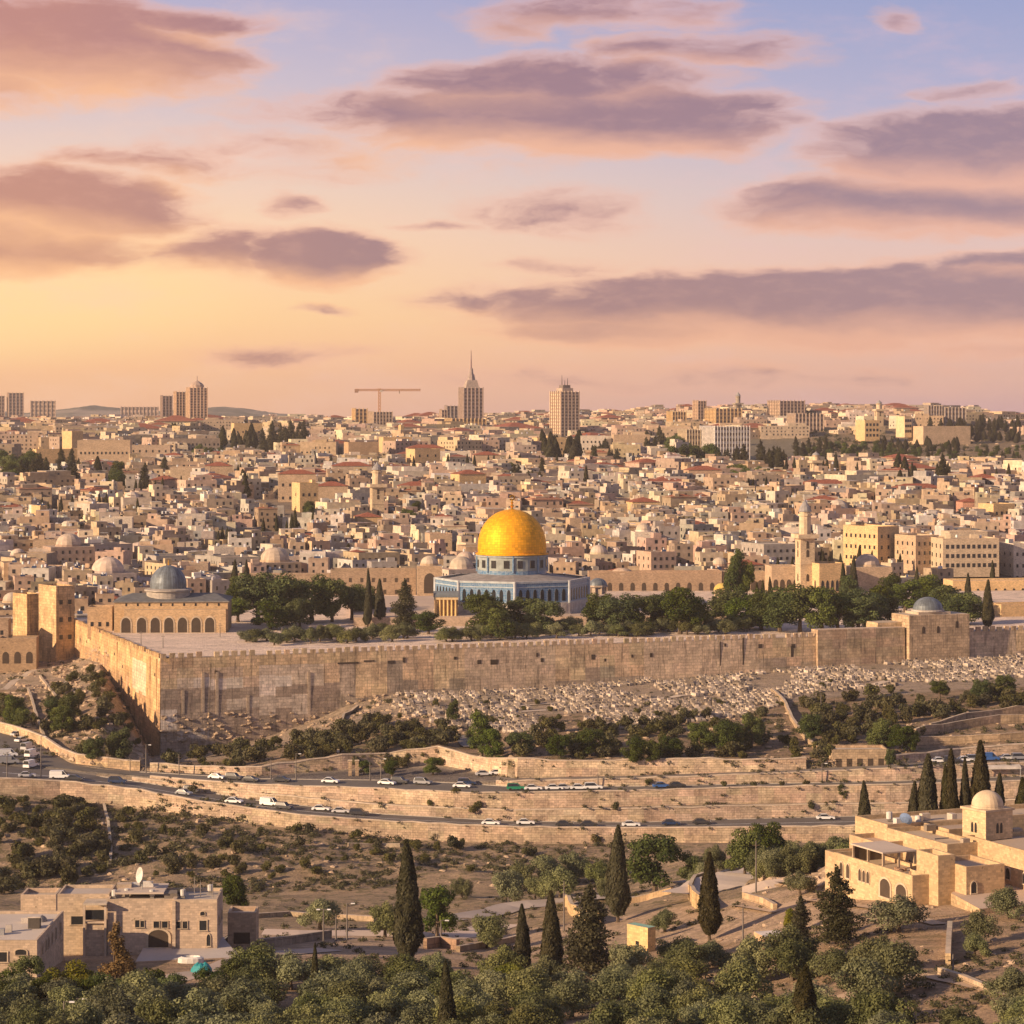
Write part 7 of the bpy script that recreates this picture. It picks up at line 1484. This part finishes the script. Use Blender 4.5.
CARS = [('car', 'white', 525.5, R1, .55, 'white car on the lower road below the green car'), ('car', 'black', 564.5, R1, .35, 'black car second in the dark pair, left one, on the lower road'), ('car', 'black', 589, R1, .35, 'black car right one of the dark pair on the lower road'), ('car', 'white', 631, R1, .35, 'white car above the tip of the tall full cypress'), ('car', 'dark blue', 671, R1, .5, 'dark blue car on the lower road right of the white one'), ('car', 'black', 701.5, R1, .55, 'rightmost black car of the lower road row'), ('car', 'white', 825.5, R1, .75, 'lone white car near the small cypress at the right'), ('car', 'white', 491, R1, .3, 'white car on the lower road left of the taxi like white one'),
 ('suv', 'black', 359, R1, .6, 'black car on the bend of the lower road'), ('car', 'silver', 341, R1, .65, 'silver car just left of the black car on the bend'), ('car', 'white', 321, R1, .7, 'white car second left of the black car on the bend'), ('suv', 'black', 284, R1, .45, 'dark pickup following a white van on the lower road'), ('van', 'white', 270, R1, .6, 'white van before the dark pickup on the lower road'), ('car', 'white', 234, R1, .35, 'white taxi alone where the lower road bends'), ('suv', 'black', 192, R1, .8, 'dark car beside the two roads junction point'), ('car', 'grey', 184, R1, .4, 'grey car half behind the dark one at the fork'), ('suv', 'dark blue', 117.5, R1, .5, 'dark blue car below the corner of the ramparts'), ('car', 'black', 75, R1, .3, 'dark car at the parapet left of the blue one'), ('van', 'white', 60, R1, .3, 'white van behind the dark car at the parapet'), ('car', 'silver', 27, R1, .25, 'pale car with dark roof nearest the left edge'),
 ('car', 'white', 217, R2, .5, 'white car first on the upper road right of the corner'), ('suv', 'black', 234, R2, .6, 'black car second on the upper road right of the corner'), ('car', 'black', 251, R2, .4, 'small black car third on the upper road'), ('car', 'black', 282, R2, .55, 'black car fourth on the upper road beside the low wall'), ('car', 'white', 330.5, R2, .5, 'white car between black ones on the upper road'), ('car', 'white', 387, R2, .45, 'white car left of two dark ones under the shrubs'), ('suv', 'black', 400, R2, .7, 'black car directly right of the white one under the shrubs'), ('suv', 'grey', 423, R2, .7, 'grey car right of the black one under the shrubs'), ('car', 'white', 462, R2, .5, 'white car left half of the pair before the parking bay'), ('suv', 'dark blue', 467, R2, .9, 'dark car right half of the pair before the parking bay'),
 ('suv', 'green', 516, R2, .35, 'green car on the upper road'), ('car', 'white', 533, R2, .3, 'white car right of the green car'), ('car', 'white', 554, R2, .3, 'white car second right of the green car'), ('car', 'silver', 564, R2, .35, 'silver car third right of the green car'), ('car', 'white', 579, R2, .3, 'white car fourth right of the green car'), ('suv', 'white', 593, R2, .3, 'white tall car last of the row by the green car'), ('car', 'blue', 661.5, R2, .5, 'bright blue car on the upper road'), ('car', 'black', 677, R2, .5, 'black car right of the bright blue one')]
for kind, colr, px, rd, f, lb in CARS: car(kind, colr, px, 0, 0, lb, road=rd, far=f)
for kind, colr, px, y, rz, lb in [('van', 'white', 31, 768, 1.2, 'white van in the middle of the sloping junction'), ('van', 'white', 32, 757, 1.2, 'white van second up the sloping junction road'), ('van', 'silver', 28, 750, 1.2, 'silver van third up the sloping junction road'), ('car', 'black', 34, 762, 1.2, 'black car between the vans of the junction'), ('van', 'grey', 9, 764, .2, 'dark grey van at the left edge of the junction'), ('van', 'white', 8, 757, .3, 'white van behind the dark grey van at the left edge'), ('car', 'white', 22, 742, 1.0, 'white car farthest up the sloping junction road'), ('car', 'silver', 18, 736, .9, 'silver car at the far bend of the junction road'),
   ('car', 'white', 498, 775, .1, 'white car in the small parking bay'), ('car', 'silver', 484, 776, .1, 'silver car in the small parking bay'), ('car', 'white', 940, 763, .1, 'white car leftmost in the right car park'), ('suv', 'black', 952, 763, .1, 'black car between the white cars of the right car park'), ('car', 'white', 965, 762, .1, 'white car third in the right car park'), ('suv', 'grey', 975, 761.5, .1, 'grey car fourth in the right car park'), ('van', 'blue', 989, 761, .1, 'blue van in the right car park'), ('car', 'silver', 1008, 760, .1, 'silver car right of the blue one in the car park'), ('suv', 'grey', 1020, 760, .1, 'grey car at the right edge of the car park'),
   ('car', 'black', 236, 944, .1, 'black car parked under the annex of the courtyard house')]:
    car(kind, colr, px, y, rz, lb)
# awning in the right car park
p = P(1000, 776); mb = MB(); 
for i in range(8):
    a0, a1 = math.pi*i/8, math.pi*(i+1)/8; mb.face([(-5, -2*math.cos(a0), 2+math.sin(a0)), (5, -2*math.cos(a0), 2+math.sin(a0)), (5, -2*math.cos(a1), 2+math.sin(a1)), (-5, -2*math.cos(a1), 2+math.sin(a1))], (.45, .41, .37), 'plaster')
for x in (-4.8, 4.8):
    for y in (-1.9, 1.9): mb.box((x, y, 0), (.15, .15, 2), 0, (.3, .3, .3), 'plaster')
tag(mb.build('awning', None, p, .1), 'pale curved awning behind the monastery cypresses', 'awning')
# parapet posts / gate pillars beside the upper road
for i, px in enumerate((350, 357)):
    p = P(px, 775.5); mb = MB(); mb.box((0, 0, -.5), (.9, .9, 4.3), 0, (.42, .31, .21), 'rubble_wall'); mb.box((0, 0, 3.8), (1.2, 1.2, .3), 0, (.46, .37, .28), 'plaster', bottom=True); tag(mb.build('gate_pillar', None, p), f"{'left' if i == 0 else 'right'} square stone gate pillar beside the upper road", 'pillar')

# ================================================================ lamps and poles
def pole(px, yt, yb, kind, lb, lo=0, Y=None):
    p = P(px, yb, lo) if Y is None else W3(px, yb, Y); h = (yb-yt)/(F/p.y); nm = {'lamp': 'street_lamp', 'double': 'street_lamp', 'pole': 'utility_pole'}[kind]; r = empty(nm, p); tag(r, lb, 'street lamp' if kind != 'pole' else 'pole', 'lamps and poles')
    mb = MB(); mb.lathe([(.16, -.3), (.13, h*.5), (.08, h)], 8, (0, 0, 0), (.3, .27, .24), 'pole_metal'); mb.build('post', r)
    if kind == 'lamp':
        mb = MB(); mb.box((.45, 0, h-.1), (1.1, .08, .08), 0, (.3, .27, .24), 'pole_metal', bottom=True); mb.build('arm', r); mb = MB(); mb.box((1.0, 0, h-.16), (.7, .3, .16), 0, (.6, .55, .5), 'white_paint', bottom=True); mb.build('lamp_head', r)
    elif kind == 'double':
        mb = MB(); mb.box((0, 0, h-.1), (1.9, .08, .08), 0, (.3, .27, .24), 'pole_metal', bottom=True); mb.build('arm', r)
        for x in (-.9, .9): mb = MB(); mb.box((x, 0, h-.16), (.6, .3, .16), 0, (.6, .55, .5), 'white_paint', bottom=True); mb.build('lamp_head', r)
    else:
        mb = MB(); mb.box((0, 0, h-.8), (1.2, .1, .1), 0, (.2, .15, .1), 'bark', bottom=True); mb.build('crossarm', r)
    return r
for a in [(323.5, 909, 943, 'double', 'double headed street lamp left of the valley path pair'), (347, 903, 940, 'lamp', 'tall single street lamp right of the double headed one'), (336, 915, 941, 'pole', 'short bare post between the two valley lamps'), (441, 920, 944, 'lamp', 'short street lamp right of the tallest cypress'), (64, 1001, 1030, 'lamp', 'left lamp of the pair at the bottom left'), (77, 998, 1028, 'lamp', 'right lamp of the pair at the bottom left'), (564, 881, 931, 'pole', 'tall wooden pole behind the big dark conifer'), (756, 841, 893, 'pole', 'tall pole on the plaza road'), (743, 908, 944, 'pole', 'thin pole on the earth bank near the pale roofed hut'), (246, 917, 948, 'pole', 'pole beside the annex of the courtyard house'), (953, 955, 978, 'pole', 'short post by the broken garden wall')]:
    pole(a[0], a[1], a[2], a[3], a[4])
for px, h, lb in ((41, 42, 'tall street lamp in the middle of the junction'), (7, 26, 'street lamp at the left edge of the junction'), (146, 28, 'street lamp at the foot of the rampart corner'), (130, 14, 'short post by the junction parapet right side'), (296, 26, 'street lamp beside the upper road, left of the gate pillars'), (381, 22, 'street lamp beside the upper road behind the dark cars'), (370, 18, 'post beside the upper road right of the gate pillars'), (271, 20, 'post on the upper road left of its fourth car'), (598, 14, 'post above the row of white cars'), (822, 20, 'street lamp left of the roadside building'), (821, 30, 'tall pole on the slope above the roadside building'), (179, 20, 'post at the fork of the two roads')):
    Yp = float(np.interp(px, PX, TY[K['road2']]))-1.0; zp = float(np.interp(px, PX, TZ[K['road2']])); yb = HY-F*zp/Yp
    if px in (41, 7): yb = 778; pole(px, yb-h, yb, 'lamp', lb)
    elif px == 821: pole(px, 692, 715, 'pole', lb)
    else: pole(px, yb-h, yb, 'lamp' if 'lamp' in lb else 'pole', lb, Y=Yp)
for px, yb in ((220, 637), (141, 645), (163, 648), (282, 641)):
    p = P(px, yb); o = pole(px, yb-14, yb, 'pole', {220: 'thin pole in the court nearest the dark pines', 141: 'thin pole in the court just behind the sunlit rampart', 163: 'short pole in the middle of the court', 282: 'thin pole behind the battlements right of the court'}[px], Y=F*72.5/(yb-HY))

# remove prototypes
def kill(o):
    for c in list(o.children): kill(c)
    bpy.data.objects.remove(o)
for lst in PROTO.values():
    for o in lst: kill(o)
for o in CP.values(): kill(o)
# ================================================================ labels for the many
ORD = ['', 'second', 'third', 'fourth', 'fifth', 'sixth', 'seventh', 'eighth', 'ninth', 'tenth', 'eleventh', 'twelfth', 'thirteenth', 'fourteenth', 'fifteenth', 'sixteenth', 'seventeenth', 'eighteenth', 'nineteenth', 'twentieth']
def finish_labels():
    B = {}
    for o, desc, cat, px, y, grp in QUEUE:
        zone = cat.split('|')[1] if '|' in cat else 'house'; an = ANCH if zone == 'house' else TANCH[zone]
        a = min(an, key=lambda q: (q[1]-px)**2+((q[2]-y)*2.0)**2); dx, dy = px-a[1], (y-a[2])*1.5
        d = ('right of' if dx > 0 else 'left of') if abs(dx) > abs(dy) else ('below' if dy > 0 else 'above')
        B.setdefault((desc, d, a[0]), []).append(((px-a[1])**2+(y-a[2])**2, o, cat.split('|')[0], grp))
    for (desc, d, an), lst in B.items():
        lst.sort(key=lambda q: q[0])
        for i, (_, o, cat, grp) in enumerate(lst):
            pre = '' if len(lst) == 1 else ('nearest ' if i == 0 else (ORD[i]+' nearest ' if i < 20 else f'number {i+1} nearest '))
            tag(o, f'{pre}{desc} {d} {an}', cat, grp)
    return max(len(v) for v in B.values())
print('largest label family', finish_labels())
# ================================================================ haze
HAZE = 0.00005
if HAZE:
    mb = MB(); mb.box((0, 3990, -130-140), (5200, 8300, 0), 0, (1, 1, 1), 'plaster'); 
    me = bpy.data.meshes.new('haze'); X, Y0, Y1, Z0, Z1 = 2600, -150, 6400, -262, 90
    vs = [(a*X, b2, c) for c in (Z0, Z1) for b2 in (Y0, Y1) for a in (-1, 1)]
    me.from_pydata(vs, [], [(0, 1, 3, 2), (4, 6, 7, 5), (0, 4, 5, 1), (2, 3, 7, 6), (0, 2, 6, 4), (1, 5, 7, 3)])
    import bmesh
    bm = bmesh.new(); bm.from_mesh(me); bmesh.ops.recalc_face_normals(bm, faces=bm.faces); bm.to_mesh(me); bm.free()
    hm = bpy.data.materials.new('haze'); hm.use_nodes = True; t = NT(hm.node_tree); t.n.clear()
    v = t.node('ShaderNodeVolumePrincipled'); v.inputs['Color'].default_value = (.97, .91, .88, 1); v.inputs['Density'].default_value = HAZE; v.inputs['Anisotropy'].default_value = .2
    o_ = t.node('ShaderNodeOutputMaterial'); t.l.new(v.outputs[0], o_.inputs['Volume']); me.materials.append(hm); ho = bpy.data.objects.new('haze', me); COL.objects.link(ho); tag(ho, kind='stuff')
print('objects', len(COL.objects))
